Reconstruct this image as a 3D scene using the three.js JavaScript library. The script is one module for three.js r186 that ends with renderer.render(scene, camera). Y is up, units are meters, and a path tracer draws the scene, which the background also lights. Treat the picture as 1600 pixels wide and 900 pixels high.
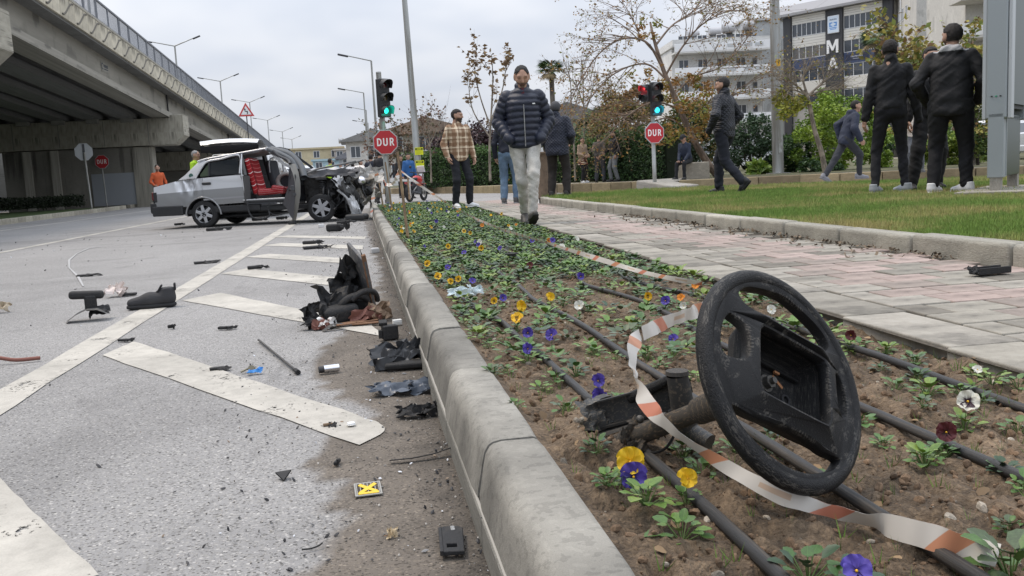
import * as THREE from 'three';
import { mergeGeometries, mergeVertices, toCreasedNormals } from 'three/addons/utils/BufferGeometryUtils.js';
import { RoundedBoxGeometry } from 'three/addons/geometries/RoundedBoxGeometry.js';

// ---------- camera, sky, sun, exposure ----------
const scene = new THREE.Scene();
const CAM_Y = 0.76, FOV = 2 * Math.atan(450 / 1400) * 180 / Math.PI;
const camera = new THREE.PerspectiveCamera(FOV, 1600 / 900, 0.05, 3000);
camera.rotation.order = 'YXZ';
camera.position.set(0, CAM_Y, 0);
camera.rotation.set(-7.25 * Math.PI / 180, -9.2 * Math.PI / 180, -3.0 * Math.PI / 180);
camera.updateMatrixWorld(true);

const renderer = new THREE.WebGLRenderer({ antialias: true });
renderer.toneMapping = THREE.LinearToneMapping;
renderer.toneMappingExposure = 1.33;
renderer.shadowMap.enabled = true;

// ---------- random numbers and noise ----------
function rng(seed) { let s = seed >>> 0; return () => { s = (s + 0x6D2B79F5) >>> 0; let t = s; t = Math.imul(t ^ (t >>> 15), t | 1); t ^= t + Math.imul(t ^ (t >>> 7), t | 61); return ((t ^ (t >>> 14)) >>> 0) / 4294967296; }; }
const hash2 = (x, y) => { let h = Math.imul(x | 0, 374761393) + Math.imul(y | 0, 668265263) | 0; h = Math.imul(h ^ (h >>> 13), 1274126177); return ((h ^ (h >>> 16)) >>> 0) / 4294967296; };
const sm = t => t * t * (3 - 2 * t), lerp = (a, b, t) => a + (b - a) * t, clamp = (v, a = 0, b = 1) => Math.min(b, Math.max(a, v));
const sstep = (a, b, v) => sm(clamp((v - a) / (b - a)));
function vn(x, y, per = 0) { const xi = Math.floor(x), yi = Math.floor(y), fx = sm(x - xi), fy = sm(y - yi); const w = per ? (n => ((n % per) + per) % per) : (n => n);
  return lerp(lerp(hash2(w(xi), w(yi)), hash2(w(xi + 1), w(yi)), fx), lerp(hash2(w(xi), w(yi + 1)), hash2(w(xi + 1), w(yi + 1)), fx), fy); }
function fbm(x, y, o = 4, per = 0) { let s = 0, a = .5, n = 0; for (let i = 0; i < o; i++) { s += a * vn(x, y, per); n += a; a *= .5; x = x * 2 + 17 * (per ? 0 : 1); y *= 2; per *= 2; } return s / n; }
const vn3 = (x, y, z) => lerp(vn(x + Math.floor(z) * 37.3, y + Math.floor(z) * 11.7), vn(x + Math.floor(z + 1) * 37.3, y + Math.floor(z + 1) * 11.7), sm(z - Math.floor(z)));

// ---------- sky: a computed overcast (the luminance of an overcast sky rises towards the zenith) ----------
{
  const w = 1024, h = 512, d = new Float32Array(w * h * 4), K = 1.31;
  for (let j = 0; j < h; j++) for (let i = 0; i < w; i++) {
    const el = ((j + .5) / h - .5) * Math.PI, az = (i + .5) / w * 2 * Math.PI, se = Math.max(0, Math.sin(el));
    let r, g, b;
    const base = K * (1 + 2.35 * se) / 2.6;
    // cloud layer in perspective on a plane
    const q = 1 / (se + .12), cx = Math.cos(az) * q * 2.2, cy = Math.sin(az) * q * 2.2;
    const f = fbm(cx + 40, cy + 40, 6), f2 = fbm(cx * .45 + 9, cy * .45 + 3, 4);
    const t = sstep(.3, .72, f * .6 + f2 * .4);
    const k = base * lerp(.84, 1.02, t);
    r = k * lerp(.86, .95, t); g = k * lerp(.94, .98, t); b = k * lerp(1.09, 1.045, t);
    const hz = Math.exp(-se * 14); // bright milky band towards the horizon
    r = lerp(r, base * 1.1, hz * .5); g = lerp(g, base * 1.14, hz * .48); b = lerp(b, base * 1.19, hz * .45);
    if (el < 0) { r = g = b = .25; }
    const o = (j * w + i) * 4; d[o] = r; d[o + 1] = g; d[o + 2] = b; d[o + 3] = 1;
  }
  const t = new THREE.DataTexture(d, w, h, THREE.RGBAFormat, THREE.FloatType);
  t.mapping = THREE.EquirectangularReflectionMapping; t.magFilter = t.minFilter = THREE.LinearFilter; t.wrapS = THREE.RepeatWrapping; t.needsUpdate = true;
  scene.background = t; scene.environment = t; scene.backgroundIntensity = 1; scene.environmentIntensity = 1;
}
const sun = new THREE.DirectionalLight(0xffedd6, 1.4);
sun.position.set(-30, 70, -18); sun.castShadow = true; sun.shadow.radius = 28;
sun.shadow.mapSize.set(2048, 2048);
Object.assign(sun.shadow.camera, { left: -60, right: 60, top: 60, bottom: -60, near: 1, far: 220 });
scene.add(sun, sun.target);

// ---------- helpers ----------
const V = (x, y, z) => new THREE.Vector3(x, y, z);
// a pixel of the 1600 x 900 photograph -> a point of the place, on a level y or at a distance
const ray = (px, py) => V((px - 800) / 1400, -(py - 450) / 1400, -1).applyQuaternion(camera.quaternion);
const G = (px, py, y = 0) => { const d = ray(px, py), t = (y - CAM_Y) / d.y; return V(d.x * t, y, d.z * t); };
const AT = (px, py, dist) => ray(px, py).multiplyScalar(dist).add(camera.position);
const taken = {};
function numbered(n) { const k = taken[n] = (taken[n] ?? -1) + 1; return k ? n + '_' + String(k).padStart(3, '0') : n; }
function shadows(o) { o.traverse(m => { if (m.isMesh) { m.castShadow = m.receiveShadow = true; } }); return o; }
function tag(o, label, category, group, kind) { o.userData = {}; if (label) o.userData.label = label; if (category) o.userData.category = category; if (group) o.userData.group = group; if (kind) o.userData.kind = kind; return o; }
function thing(name, label, category, pos = [0, 0, 0], turn = 0, group) { const o = new THREE.Group(); o.name = numbered(name); scene.add(o); if (pos.isVector3) o.position.copy(pos); else o.position.set(...pos); o.rotation.y = turn; return tag(o, label, category, group); }
function part(parent, name, geo, mat, label) { const m = new THREE.Mesh(Array.isArray(geo) ? merge(geo) : geo, mat); m.name = name; m.castShadow = m.receiveShadow = true; parent.add(m); if (label) m.userData.label = label; return m; }
function solo(name, label, category, geo, mat, group) { const m = part(scene, numbered(name), geo, mat); return tag(m, label, category, group); }
function struct(name, geo, mat, parent) { const m = part(parent || scene, parent ? name : numbered(name), geo, mat); if (!parent) m.userData = { kind: 'structure' }; return m; }
function structGroup(name) { const o = new THREE.Group(); o.name = numbered(name); o.userData = { kind: 'structure' }; scene.add(o); return o; }
function copy(o, label, pos, turn) { const c = o.clone(); c.name = numbered(o.name.replace(/_\d{3}$/, '')); c.userData = { ...o.userData }; if (label) c.userData.label = label; if (pos) { if (pos.isVector3) c.position.copy(pos); else c.position.set(...pos); } if (turn !== undefined) c.rotation.y = turn; scene.add(c); return c; }
const clean = g => { if (g.index) g = g.toNonIndexed(); const o = new THREE.BufferGeometry(); if (!g.attributes.normal) g.computeVertexNormals(); o.setAttribute('position', g.attributes.position); o.setAttribute('normal', g.attributes.normal); o.setAttribute('uv', g.attributes.uv || new THREE.BufferAttribute(new Float32Array(g.attributes.position.count * 2), 2)); if (g.attributes.color) o.setAttribute('color', g.attributes.color); return o; };
function merge(list) { list = list.map(clean); if (list.some(g => g.attributes.color)) for (const g of list) if (!g.attributes.color) tint(g, [1, 1, 1]); return list.length === 1 ? list[0] : mergeGeometries(list); }
function tint(g, c) { const n = g.attributes.position.count, a = new Float32Array(n * 3); for (let i = 0; i < n; i++) { const k = typeof c === 'function' ? c(g.attributes.position.getX(i), g.attributes.position.getY(i), g.attributes.position.getZ(i), i) : c; a[3 * i] = k[0]; a[3 * i + 1] = k[1]; a[3 * i + 2] = k[2]; } g.setAttribute('color', new THREE.BufferAttribute(a, 3)); return g; }
const mv = (g, x = 0, y = 0, z = 0, rx = 0, ry = 0, rz = 0, s) => { if (s) Array.isArray(s) ? g.scale(...s) : g.scale(s, s, s); if (rz) g.rotateZ(rz); if (rx) g.rotateX(rx); if (ry) g.rotateY(ry); return g.translate(x, y, z); };
const box = (w, h, d, x = 0, y = 0, z = 0, rx = 0, ry = 0, rz = 0) => mv(new THREE.BoxGeometry(w, h, d), x, y, z, rx, ry, rz);
const rbox = (w, h, d, r, x = 0, y = 0, z = 0, rx = 0, ry = 0, rz = 0) => mv(new RoundedBoxGeometry(w, h, d, 2, Math.min(r, w / 2.01, h / 2.01, d / 2.01)), x, y, z, rx, ry, rz);
const cyl = (r0, r1, h, x = 0, y = 0, z = 0, n = 12, rx = 0, ry = 0, rz = 0) => mv(new THREE.CylinderGeometry(r1, r0, h, n), x, y, z, rx, ry, rz);
const ball = (r, x, y, z, n = 10, s) => mv(new THREE.SphereGeometry(r, n, Math.max(6, n * .7 | 0)), x, y, z, 0, 0, 0, s);
// a straight bar between two points
function bar(a, b, r0, r1 = r0, n = 8) { a = a.isVector3 ? a : V(...a); b = b.isVector3 ? b : V(...b); const d = b.clone().sub(a), L = d.length(), g = new THREE.CylinderGeometry(r1, r0, L, n); g.applyQuaternion(new THREE.Quaternion().setFromUnitVectors(V(0, 1, 0), d.normalize())); const m = a.clone().add(b).multiplyScalar(.5); return g.translate(m.x, m.y, m.z); }
function beam(a, b, w, h) { a = a.isVector3 ? a : V(...a); b = b.isVector3 ? b : V(...b); const d = b.clone().sub(a), L = d.length(), g = new THREE.BoxGeometry(w, h, L); const m = new THREE.Matrix4().lookAt(b, a, V(0, 1, 0)); g.applyMatrix4(m); const c = a.clone().add(b).multiplyScalar(.5); return g.translate(c.x, c.y, c.z); }
function tube(pts, r, seg = 0, n = 8, closed = false) { const c = new THREE.CatmullRomCurve3(pts.map(p => p.isVector3 ? p : V(...p)), closed); return new THREE.TubeGeometry(c, seg || pts.length * 5, r, n, closed); }
function extr(pts, depth, bevel = 0, holes = [], curve = 6) { const s = new THREE.Shape(pts.map(p => new THREE.Vector2(...p))); for (const h of holes) s.holes.push(new THREE.Path(h.map(p => new THREE.Vector2(...p)))); return new THREE.ExtrudeGeometry(s, { depth: depth, bevelEnabled: bevel > 0, bevelSize: bevel, bevelThickness: bevel, bevelSegments: 2, curveSegments: curve }); }
// a ribbon / bent sheet along points with a width vector, given thickness by two faces
function ribbon(pts, widths, thick = .0006, vAcross) {
  const P = [], I = [], U = [], n = pts.length; let L = 0;
  for (let i = 0; i < n; i++) { if (i) L += pts[i].distanceTo(pts[i - 1]); const w = widths[i], t = pts[Math.min(n - 1, i + 1)].clone().sub(pts[Math.max(0, i - 1)]).normalize(), nn = t.clone().cross(w).normalize().multiplyScalar(thick / 2);
    for (const s of [1, -1]) for (const k of [-.5, .5]) { const p = pts[i].clone().addScaledVector(w, k).addScaledVector(nn, s); P.push(p.x, p.y, p.z); U.push(L, k + .5); } }
  for (let i = 0; i < n - 1; i++) { const a = i * 4, b = a + 4; I.push(a, a + 1, b + 1, a, b + 1, b, a + 2, b + 3, a + 3, a + 2, b + 2, b + 3, a, b, b + 2, a, b + 2, a + 2, a + 1, a + 3, b + 3, a + 1, b + 3, b + 1); }
  const g = new THREE.BufferGeometry(); g.setAttribute('position', new THREE.Float32BufferAttribute(P, 3)); g.setAttribute('uv', new THREE.Float32BufferAttribute(U, 2)); g.setIndex(I); g.computeVertexNormals(); return g;
}
// a grid sheet over lists of x and z; fn gives [y, r, g, b]
function sheet(xs, zs, fn, uvs = 1) {
  const nx = xs.length, nz = zs.length, P = new Float32Array(nx * nz * 3), Cc = new Float32Array(nx * nz * 3), U = new Float32Array(nx * nz * 2), I = [];
  for (let j = 0; j < nz; j++) for (let i = 0; i < nx; i++) { const k = j * nx + i, x = typeof xs[i] === 'function' ? xs[i](zs[j]) : xs[i], z = zs[j], f = fn(x, z, i, j); P[3 * k] = x; P[3 * k + 1] = f[0]; P[3 * k + 2] = z; Cc.set([f[1], f[2], f[3]], 3 * k); U[2 * k] = x * uvs; U[2 * k + 1] = -z * uvs; }
  for (let j = 0; j < nz - 1; j++) for (let i = 0; i < nx - 1; i++) { const a = j * nx + i, b = a + 1, c = a + nx, d = c + 1; zs[1] < zs[0] ? I.push(a, b, d, a, d, c) : I.push(a, d, b, a, c, d); }
  const g = new THREE.BufferGeometry(); g.setAttribute('position', new THREE.BufferAttribute(P, 3)); g.setAttribute('color', new THREE.BufferAttribute(Cc, 3)); g.setAttribute('uv', new THREE.BufferAttribute(U, 2)); g.setIndex(I); g.computeVertexNormals(); return g;
}
const range = (a, b, step) => { const n = Math.max(1, Math.round(Math.abs((b - a) / step))); return Array.from({ length: n + 1 }, (_, i) => a + (b - a) * i / n); };
// distances whose step grows with distance
const steps = (a, b, s0, grow) => { const r = [a]; let z = a; while (z > b) { z -= s0 + Math.abs(z) * grow; r.push(Math.max(z, b)); } return r; };
function polySheet(pts, y, uvs = 1) { const s = new THREE.Shape(pts.map(p => new THREE.Vector2(p[0], -p[1]))); const g = new THREE.ShapeGeometry(s); g.rotateX(-Math.PI / 2); g.translate(0, y, 0); const p = g.attributes.position, u = g.attributes.uv; for (let i = 0; i < p.count; i++) u.setXY(i, p.getX(i) * uvs, -p.getZ(i) * uvs); return g; }

// ---------- materials ----------
const std = (c, rough = .8, metal = 0, o = {}) => new THREE.MeshStandardMaterial({ color: Array.isArray(c) ? new THREE.Color().setRGB(...c) : c, roughness: rough, metalness: metal, ...o });
const phys = (c, o) => new THREE.MeshPhysicalMaterial({ color: Array.isArray(c) ? new THREE.Color().setRGB(...c) : c, ...o });
function dataTex(n, fn, srgb = false, m = n) { const d = new Uint8Array(n * m * 4); for (let j = 0; j < m; j++) for (let i = 0; i < n; i++) { const k = fn(i / n, j / m, i, j), o = (j * n + i) * 4; const f = v => srgb ? 255 * Math.pow(clamp(v), 1 / 2.2) : 255 * clamp(v); if (Array.isArray(k)) { d[o] = f(k[0]); d[o + 1] = f(k[1]); d[o + 2] = f(k[2]); d[o + 3] = k.length > 3 ? 255 * k[3] : 255; } else { d[o] = d[o + 1] = d[o + 2] = f(k); d[o + 3] = 255; } } return texSet(new THREE.DataTexture(d, n, m, THREE.RGBAFormat), srgb); }
function texSet(t, srgb) { t.wrapS = t.wrapT = THREE.RepeatWrapping; t.magFilter = THREE.LinearFilter; t.minFilter = THREE.LinearMipmapLinearFilter; t.generateMipmaps = true; t.anisotropy = 8; if (srgb) t.colorSpace = THREE.SRGBColorSpace; t.needsUpdate = true; return t; }
function canvasTex(w, h, draw, srgb = true) { const c = document.createElement('canvas'); c.width = w; c.height = h; const x = c.getContext('2d'); draw(x, w, h); return texSet(new THREE.CanvasTexture(c), srgb); }
const rep = (t, x, y = x) => { const c = t.clone(); c.repeat.set(x, y); c.needsUpdate = true; return c; };

// asphalt: aggregate of pale and dark chips in a grey binder (a tile of 1.6 m)
function stonesTex(n, seed, count, r0, r1, base, shade, soft) {
  return canvasTex(n, n, (c) => {
    const R = rng(seed); c.fillStyle = base; c.fillRect(0, 0, n, n);
    for (let i = 0; i < count; i++) {
      const x = R() * n, y = R() * n, r = r0 + (r1 - r0) * Math.pow(R(), 2.0), v = shade(R, R()), k = 5 + (R() * 3 | 0), a0 = R() * 6.3, e = .55 + R() * .45;
      c.fillStyle = v;
      for (const [ox, oy] of [[0, 0], [x < r ? n : x > n - r ? -n : 0, y < r ? n : y > n - r ? -n : 0]]) { if (ox === 0 && oy === 0 && soft === 'x') continue; c.beginPath(); for (let q = 0; q < k; q++) { const a = a0 + q / k * 6.283, rr = r * (.75 + .25 * hash2(i, q)); c.lineTo(x + ox + Math.cos(a) * rr, y + oy + Math.sin(a) * rr * e); } c.fill(); if (!ox && !oy && x > r && y > r && x < n - r && y < n - r) break; }
    }
  });
}
const gr = v => `rgb(${v | 0},${v | 0},${(v * 1.01) | 0})`;
const asphaltMap = stonesTex(2048, 11, 90000, 1.6, 6.5, "rgb(176,176,177)", (R, u) => { const v = u < .28 ? 92 + R() * 56 : u < .76 ? 166 + R() * 32 : 196 + R() * 38; return `rgb(${v | 0},${(v * .995) | 0},${(v * .985) | 0})`; });
const asphaltBump = stonesTex(1024, 12, 26000, .8, 3.6, 'rgb(70,70,70)', R => gr(90 + R() * 160)); asphaltBump.colorSpace = THREE.NoColorSpace;
const concreteMap = dataTex(1024, (u, v, i, j) => { const f = fbm(u * 8, v * 8, 5, 8), s = hash2(i, j), p = fbm(u * 64, v * 64, 3, 64); const k = .78 + (f - .5) * .34 + (s - .5) * .16 + (p > .66 ? -.14 : 0) + (p < .33 ? .08 : 0); return [k, k * .985, k * .95]; }, true);
const concreteBump = dataTex(512, (u, v, i, j) => { const p = fbm(u * 32, v * 32, 4, 32); return .5 + (p - .5) * .8 + (hash2(i, j) - .5) * .35; });
const soilMap = dataTex(1024, (u, v, i, j) => { const f = fbm(u * 10, v * 10, 5, 10), g = fbm(u * 60 + 3, v * 60, 3, 60), s = hash2(i * 3, j); const k = .62 + (f - .5) * .55 + (g - .5) * .5 + (s - .5) * .2; const pale = g > .63 ? .12 : 0; return [k + pale, k * .97 + pale, k * .93 + pale * .9]; }, true);
const grainBump = dataTex(512, (u, v, i, j) => .5 + (fbm(u * 40, v * 40, 4, 40) - .5) * 1.2);
const barkMap = dataTex(256, (u, v) => { const f = fbm(u * 12, v * 6, 4, 6) ; const k = .6 + (f - .5) * .9; return [k, k * .97, k * .92]; }, true);
const rustMap = dataTex(512, (u, v, i, j) => { const f = fbm(u * 9, v * 9, 5, 9), g = fbm(u * 40, v * 40, 3, 40); const k = clamp(.5 + (f - .5) * 2.4 + (g - .5) * .8); return [lerp(.55, 1, k), lerp(.5, .98, k), lerp(.44, .95, k)]; }, true);
const dirtMap = dataTex(512, (u, v, i, j) => { const f = fbm(u * 7, v * 7, 6, 7), g = fbm(u * 34, v * 34, 3, 34); const k = sstep(.48, .7, f * .75 + g * .25); return [lerp(.36, 1, k), lerp(.36, .86, k), lerp(.36, .68, k)]; }, true);
const concrete = (c, sx = 1, o = {}) => std(c, .93, 0, { map: rep(concreteMap, sx), bumpMap: rep(concreteBump, sx * 2), bumpScale: .004, ...o });
const M = {
  steel: std([.42, .44, .46], .5, .55, { map: rep(rustMap, 1.5) }), galv: std([.46, .49, .5], .55, .35, { map: rep(rustMap, .6) }),
  black: std([.02, .02, .022], .55), blackMatt: std([.018, .018, .02], .9), darkGrey: std([.06, .062, .068], .7), rubber: std([.022, .022, .023], .85),
  white: std([.75, .76, .76], .5), whiteMatt: std([.72, .71, .69], .9), red: std([.55, .03, .035], .45), yellow: std([.8, .5, .02], .6), wood: std([.42, .24, .12], .85, 0, { map: rep(barkMap, 2) }),
  glassDark: phys([.03, .035, .04], { roughness: .08, metalness: 0, clearcoat: 1 }), plastic: std([.028, .029, .031], .5), orange: std([.8, .22, .03], .7), chrome: std([.7, .7, .72], .2, 1),
};
const dusty = (c, r = .85, o = {}) => std(c, r, 0, { map: rep(dirtMap, 3), bumpMap: rep(grainBump, 4), bumpScale: .0008, ...o });
// ---------- the setting: levels (m): road 0, bed and walkway .2, lawn .29, far pavement .3 ----------
const BED_L = .335, WALK_L = z => 1.62 + clamp((-z - 2) / 15.5) * .5, WALK_R = z => 2.99 + clamp((-z - 4) / 13) * .2;
const BED_END = -22, LAWN_Y = .29;
struct('ground', mv(new THREE.CircleGeometry(1500, 64), 0, -.35, 0, -Math.PI / 2), std([.16, .16, .14], 1));
// road: one sheet with wear and tyre-dark lanes; a dust-brown strip along the kerb
const DUST = [[1, -.2], [1.73, -.18], [2.05, -.1], [2.3, -.16], [2.6, -.2], [2.83, -.06], [2.98, -.03], [3.2, -.14], [3.45, -.23], [3.84, -.28], [4.43, -.19], [4.69, -.11], [5.75, .04], [7.3, .1], [11.2, .07], [20, .0]];
const dustEdge = z => { const d = -z; for (let i = 1; i < DUST.length; i++) if (d <= DUST[i][0]) { const [a, b] = DUST[i - 1], [c, e] = DUST[i]; return lerp(b, e, clamp((d - a) / (c - a))); } return .0; };
function roadTone(x, z) {
  const n = fbm(x * .9, z * .35, 4), m = fbm(x * 3.1 + 7, z * 3.1, 3), s = fbm(x * .35, z * 1.6, 3);
  let k = 1 + (n - .5) * .34 + (m - .5) * .16 - (s > .6 ? (s - .6) * .7 : 0);
  const cr = Math.abs(fbm(x * 1.1 + 11, z * .7, 4) - .5); k *= 1 - (cr < .006 ? .16 : 0) - sstep(.6, .75, fbm(x * 2.2, z * 1.3 + 7, 4)) * .1; let c = [k, k, k * 1.005];
  if (x > -1.4) { const e = dustEdge(z) + (fbm(x * 11 + 3, z * 11, 5) - .5) * .16, t = sstep(e - .02, e + .035, x) * (1 - .35 * sstep(9, 20, -z)); const q = .475 + (fbm(x * 14, z * 14, 3) - .5) * .26 + (fbm(x * 3, z * 2, 2) - .5) * .22 - sstep(.04, .2, x + (fbm(x * 9, z * 7, 3) - .5) * .14) * .17; c = [lerp(c[0], q * 1.06, t), lerp(c[1], q * .93, t), lerp(c[2], q * .79, t)]; }
  return c;
}
const roadMat = std([.6, .588, .57], .94, 0, { map: rep(asphaltMap, 1 / 1.7), bumpMap: rep(asphaltBump, 1 / 1.2), bumpScale: .004, vertexColors: true });
{
  const g1 = sheet([...range(-14.5, -3, .5), ...range(-2.8, -1.45, .15), ...range(-1.4, .22, .018)], steps(3, -26, .012, .012), (x, z) => [0, ...roadTone(x, z)]);
  const g2 = sheet([...range(-14.5, -3, .5), ...range(-2.8, .22, .3), 2, 8, 30, 60].map(v => v), steps(-26, -420, .6, .03), (x, z) => [0, ...roadTone(Math.min(x, -1.5), z)]);
  const g3 = sheet([.22, 1.5, 3, 5, 7, 9, 12, 16, 22, 30, 60], range(-11, -26, 1.2), (x, z) => [-.002, 1.25, 1.24, 1.22]);
  const g4 = sheet(range(-40, -14.5, 2), steps(6, -420, 4, .1), (x, z) => [-.02, .8, .8, .8]);
  struct('road', [g1, g2, g3, g4], roadMat);
}
// painted markings, worn: thin sheets 4 mm above the road, holes worn through by a mask
const wearMap = dataTex(1024, (u, v, i, j) => { const f = fbm(u * 14, v * 14, 5, 14), g = fbm(u * 150, v * 150, 2, 150), s = hash2(i, j); return f * .55 + g * .45 > .272 + (s - .5) * .13 ? 1 : 0; });
const paintMap = dataTex(512, (u, v, i, j) => { const f = fbm(u * 6, v * 6, 5, 6), g = fbm(u * 50, v * 50, 3, 50), k = .86 + (f - .5) * .42 + (g - .5) * .22 + (hash2(i, j) - .5) * .1; return [k, k * .975, k * .93]; }, true);
const paint = std([.515, .503, .472], .88, 0, { map: rep(paintMap, .7), alphaMap: rep(wearMap, .6), alphaTest: .5, bumpMap: rep(grainBump, 3), bumpScale: .001 });
const paintThin = std([.5, .49, .46], .9, 0, { map: rep(paintMap, .7), alphaMap: rep(wearMap, .45), alphaTest: .5 });
function lineGeo(x0, x1, z0, z1, w, y = .004) { const zs = range(z0, z1, .4); return sheet([0, .33, .66, 1].map(t => (z => lerp(x0, x1, (z - z0) / (z1 - z0)) + (t - .5) * w + (t === 0 || t === 1 ? (fbm(z * 6, t * 9, 3) - .5) * .02 : 0))), zs, () => [y, 1, 1, 1]); }
struct('road_marking', [lineGeo(-1.42, -1.35, .5, -26, .17)], paint);
struct('road_marking', [lineGeo(-5.4, -4.95, 2, -60, .14), lineGeo(-9.1, -8.9, -8, -110, .14)], paintThin);
{ // hatching bars between the long line and the kerb; their ends are rounded and buried under dust near the kerb
  const hatch = [];
  const bars = [[[160, 556], [210, 534], [572, 655], [560, 697]], [[-160, 690], [0, 748], [152, 900], [-160, 1000]], [[285, 470], [345, 458], [580, 507], [600, 527]], [[345, 428], [385, 420], [555, 437], [548, 450]], [[385, 402], [420, 397], [560, 405], [556, 413]], [[410, 384], [440, 380], [568, 384], [566, 390]], [[425, 371], [450, 368], [572, 370], [570, 374]]];
  bars.forEach((b, k) => {
    const q = b.map(([x, y]) => G(x, y, 0)), rim = [];
    for (let e = 0; e < 4; e++) { const a = q[e], c = q[(e + 1) % 4]; for (let i = 0; i < 14; i++) { const t = i / 14, p = a.clone().lerp(c, t); const bulge = e === 2 && k === 0 ? Math.sin(t * Math.PI) * .07 : 0; rim.push([p.x + bulge + (fbm(p.x * 11 + k, p.z * 11, 3) - .5) * .022, p.z + (fbm(p.x * 12, p.z * 12 + 5, 3) - .5) * .022]); } }
    hatch.push(tint(polySheet(rim, .004), [.93, .93, .9]));
  });
  struct('hatch_marking', hatch, paint);
  struct('chalk_mark', ribbon([[130, 447], [122, 432], [108, 418], [108, 406], [120, 396], [138, 388], [160, 385]].map(p => G(...p, .006)), Array.from({ length: 7 }, (_, i) => V(.02 + .012 * (i % 2), 0, .02)), .001), std([.4, .4, .4], 1, 0, { alphaMap: rep(wearMap, 2), alphaTest: .5 }));
}
// ---------- kerb of the flower bed: cast concrete blocks on a low course ----------
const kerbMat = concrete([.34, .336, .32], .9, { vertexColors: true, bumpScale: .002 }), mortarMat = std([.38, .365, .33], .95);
function kerbBlock(len, seed, dark) {
  const R = rng(seed), pr = [[.199, .075], [.2, .085], [.213, .15], [.219, .172], [.228, .187], [.242, .196], [.26, .2], [.33, .2], [.338, .196], [.341, .188], [.341, .075]], n = 10, P = [], I = [], m = pr.length;
  for (let i = 0; i <= n; i++) { const t = i / n, e = Math.min(t, 1 - t) < .001 ? .004 : 0; for (const [x, y] of pr) { const jit = (fbm(x * 60 + seed * 3.7, t * 9 + y * 40, 3) - .5) * .004; P.push(x + (x < .23 ? e + jit : -e * .3), y - (y > .19 ? e : 0) + (y > .12 ? jit * .8 : 0), -t * len * .99 - .005); } }
  for (let i = 0; i < n; i++) for (let k = 0; k < m - 1; k++) { const a = i * m + k; I.push(a, a + 1, a + m + 1, a, a + m + 1, a + m); }
  for (let k = 1; k < m - 1; k++) { I.push(0, k + 1, k); const b = n * m; I.push(b, b + k, b + k + 1); }
  const g = new THREE.BufferGeometry(); g.setAttribute('position', new THREE.Float32BufferAttribute(P, 3)); g.setIndex(I);
  const o = toCreasedNormals(g, .9), p = o.attributes.position, u = new Float32Array(p.count * 2); for (let i = 0; i < p.count; i++) { u[2 * i] = p.getZ(i) * 1.1 + seed * .37; u[2 * i + 1] = p.getX(i) + p.getY(i); } o.setAttribute('uv', new THREE.BufferAttribute(u, 2));
  return tint(o, (x, y, z) => { const f = fbm(z * 5 + seed * 9, y * 14 + x * 8, 4), s = fbm(z * 16 + seed, y * 3, 3), k = dark * (.93 + (f - .5) * .62 + (y < .17 ? (s - .55) * .6 - .1 : .08 - sstep(.55, .7, fbm(z * 3.3 + seed * 5, x * 9, 3)) * .22)); return [k, k * .985, k * .95]; });  // streaky stains, plus front face darkened and top lightened as painted shade
}
{
  const kb = structGroup('kerb'), low = [], R = rng(5), L = .747;
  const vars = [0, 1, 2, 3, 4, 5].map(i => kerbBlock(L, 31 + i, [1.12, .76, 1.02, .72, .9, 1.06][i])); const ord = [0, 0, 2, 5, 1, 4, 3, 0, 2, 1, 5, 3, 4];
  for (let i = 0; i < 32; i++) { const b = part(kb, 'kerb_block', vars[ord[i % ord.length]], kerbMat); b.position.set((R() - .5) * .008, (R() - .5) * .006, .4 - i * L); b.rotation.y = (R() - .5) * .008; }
  for (let i = 0; i < 32; i++) low.push(tint(box(.15, .07, L * .99, .268, .035, .4 - (i + .5) * L + .1), (x, y, z) => { const k = .86 + (fbm(z * 4 + i, y * 20, 3) - .5) * .4; return [k, k, k * .97]; }));
  part(kb, 'kerb_footing', low, kerbMat);
  part(kb, 'mortar_joint', box(.006, .005, 24.5, .1985, .0725, -11.8), mortarMat);
}
// left kerb of the road and the verge under the bridge
{
  const kb = structGroup('verge_kerb'), R = rng(8), path = []; const far = concrete([.42, .4, .35], 1, { vertexColors: true });
  for (const z of range(-8, -49.5, .8)) path.push([-10.1 - clamp((-z - 8) / 52) * 2.6, z, 1]);
  for (const z of range(-51.5, -130, 1)) path.push([-12.4 - clamp((-z - 50) / 60) * 1.5, z, 2]);
  for (let i = 0; i < path.length - 1; i++) { const [x, z, k] = path[i], [x2, z2] = path[i + 1]; if (path[i + 1][2] !== k) continue; const t = .8 + R() * .45; const b = part(kb, 'kerb_block', tint(rbox(.2, .3, Math.abs(z - z2) - .015, .02), [t, t, t * .96]), far); b.position.set((x + x2) / 2, .03, (z + z2) / 2); b.rotation.y = Math.atan2(x2 - x, z2 - z); }
  struct('verge', sheet([...range(-40, -16, 3), -14, -13, z => -10.15 - clamp((-z - 8) / 52) * 2.6], range(-6, -49.3, 1.2), (x, z) => { const f = fbm(x, z, 3); return [.14, .7 + f * .5, .9 + f * .4, .6]; }), std([.07, .12, .03], 1, 0, { vertexColors: true, map: rep(soilMap, .7) }));
}
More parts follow.
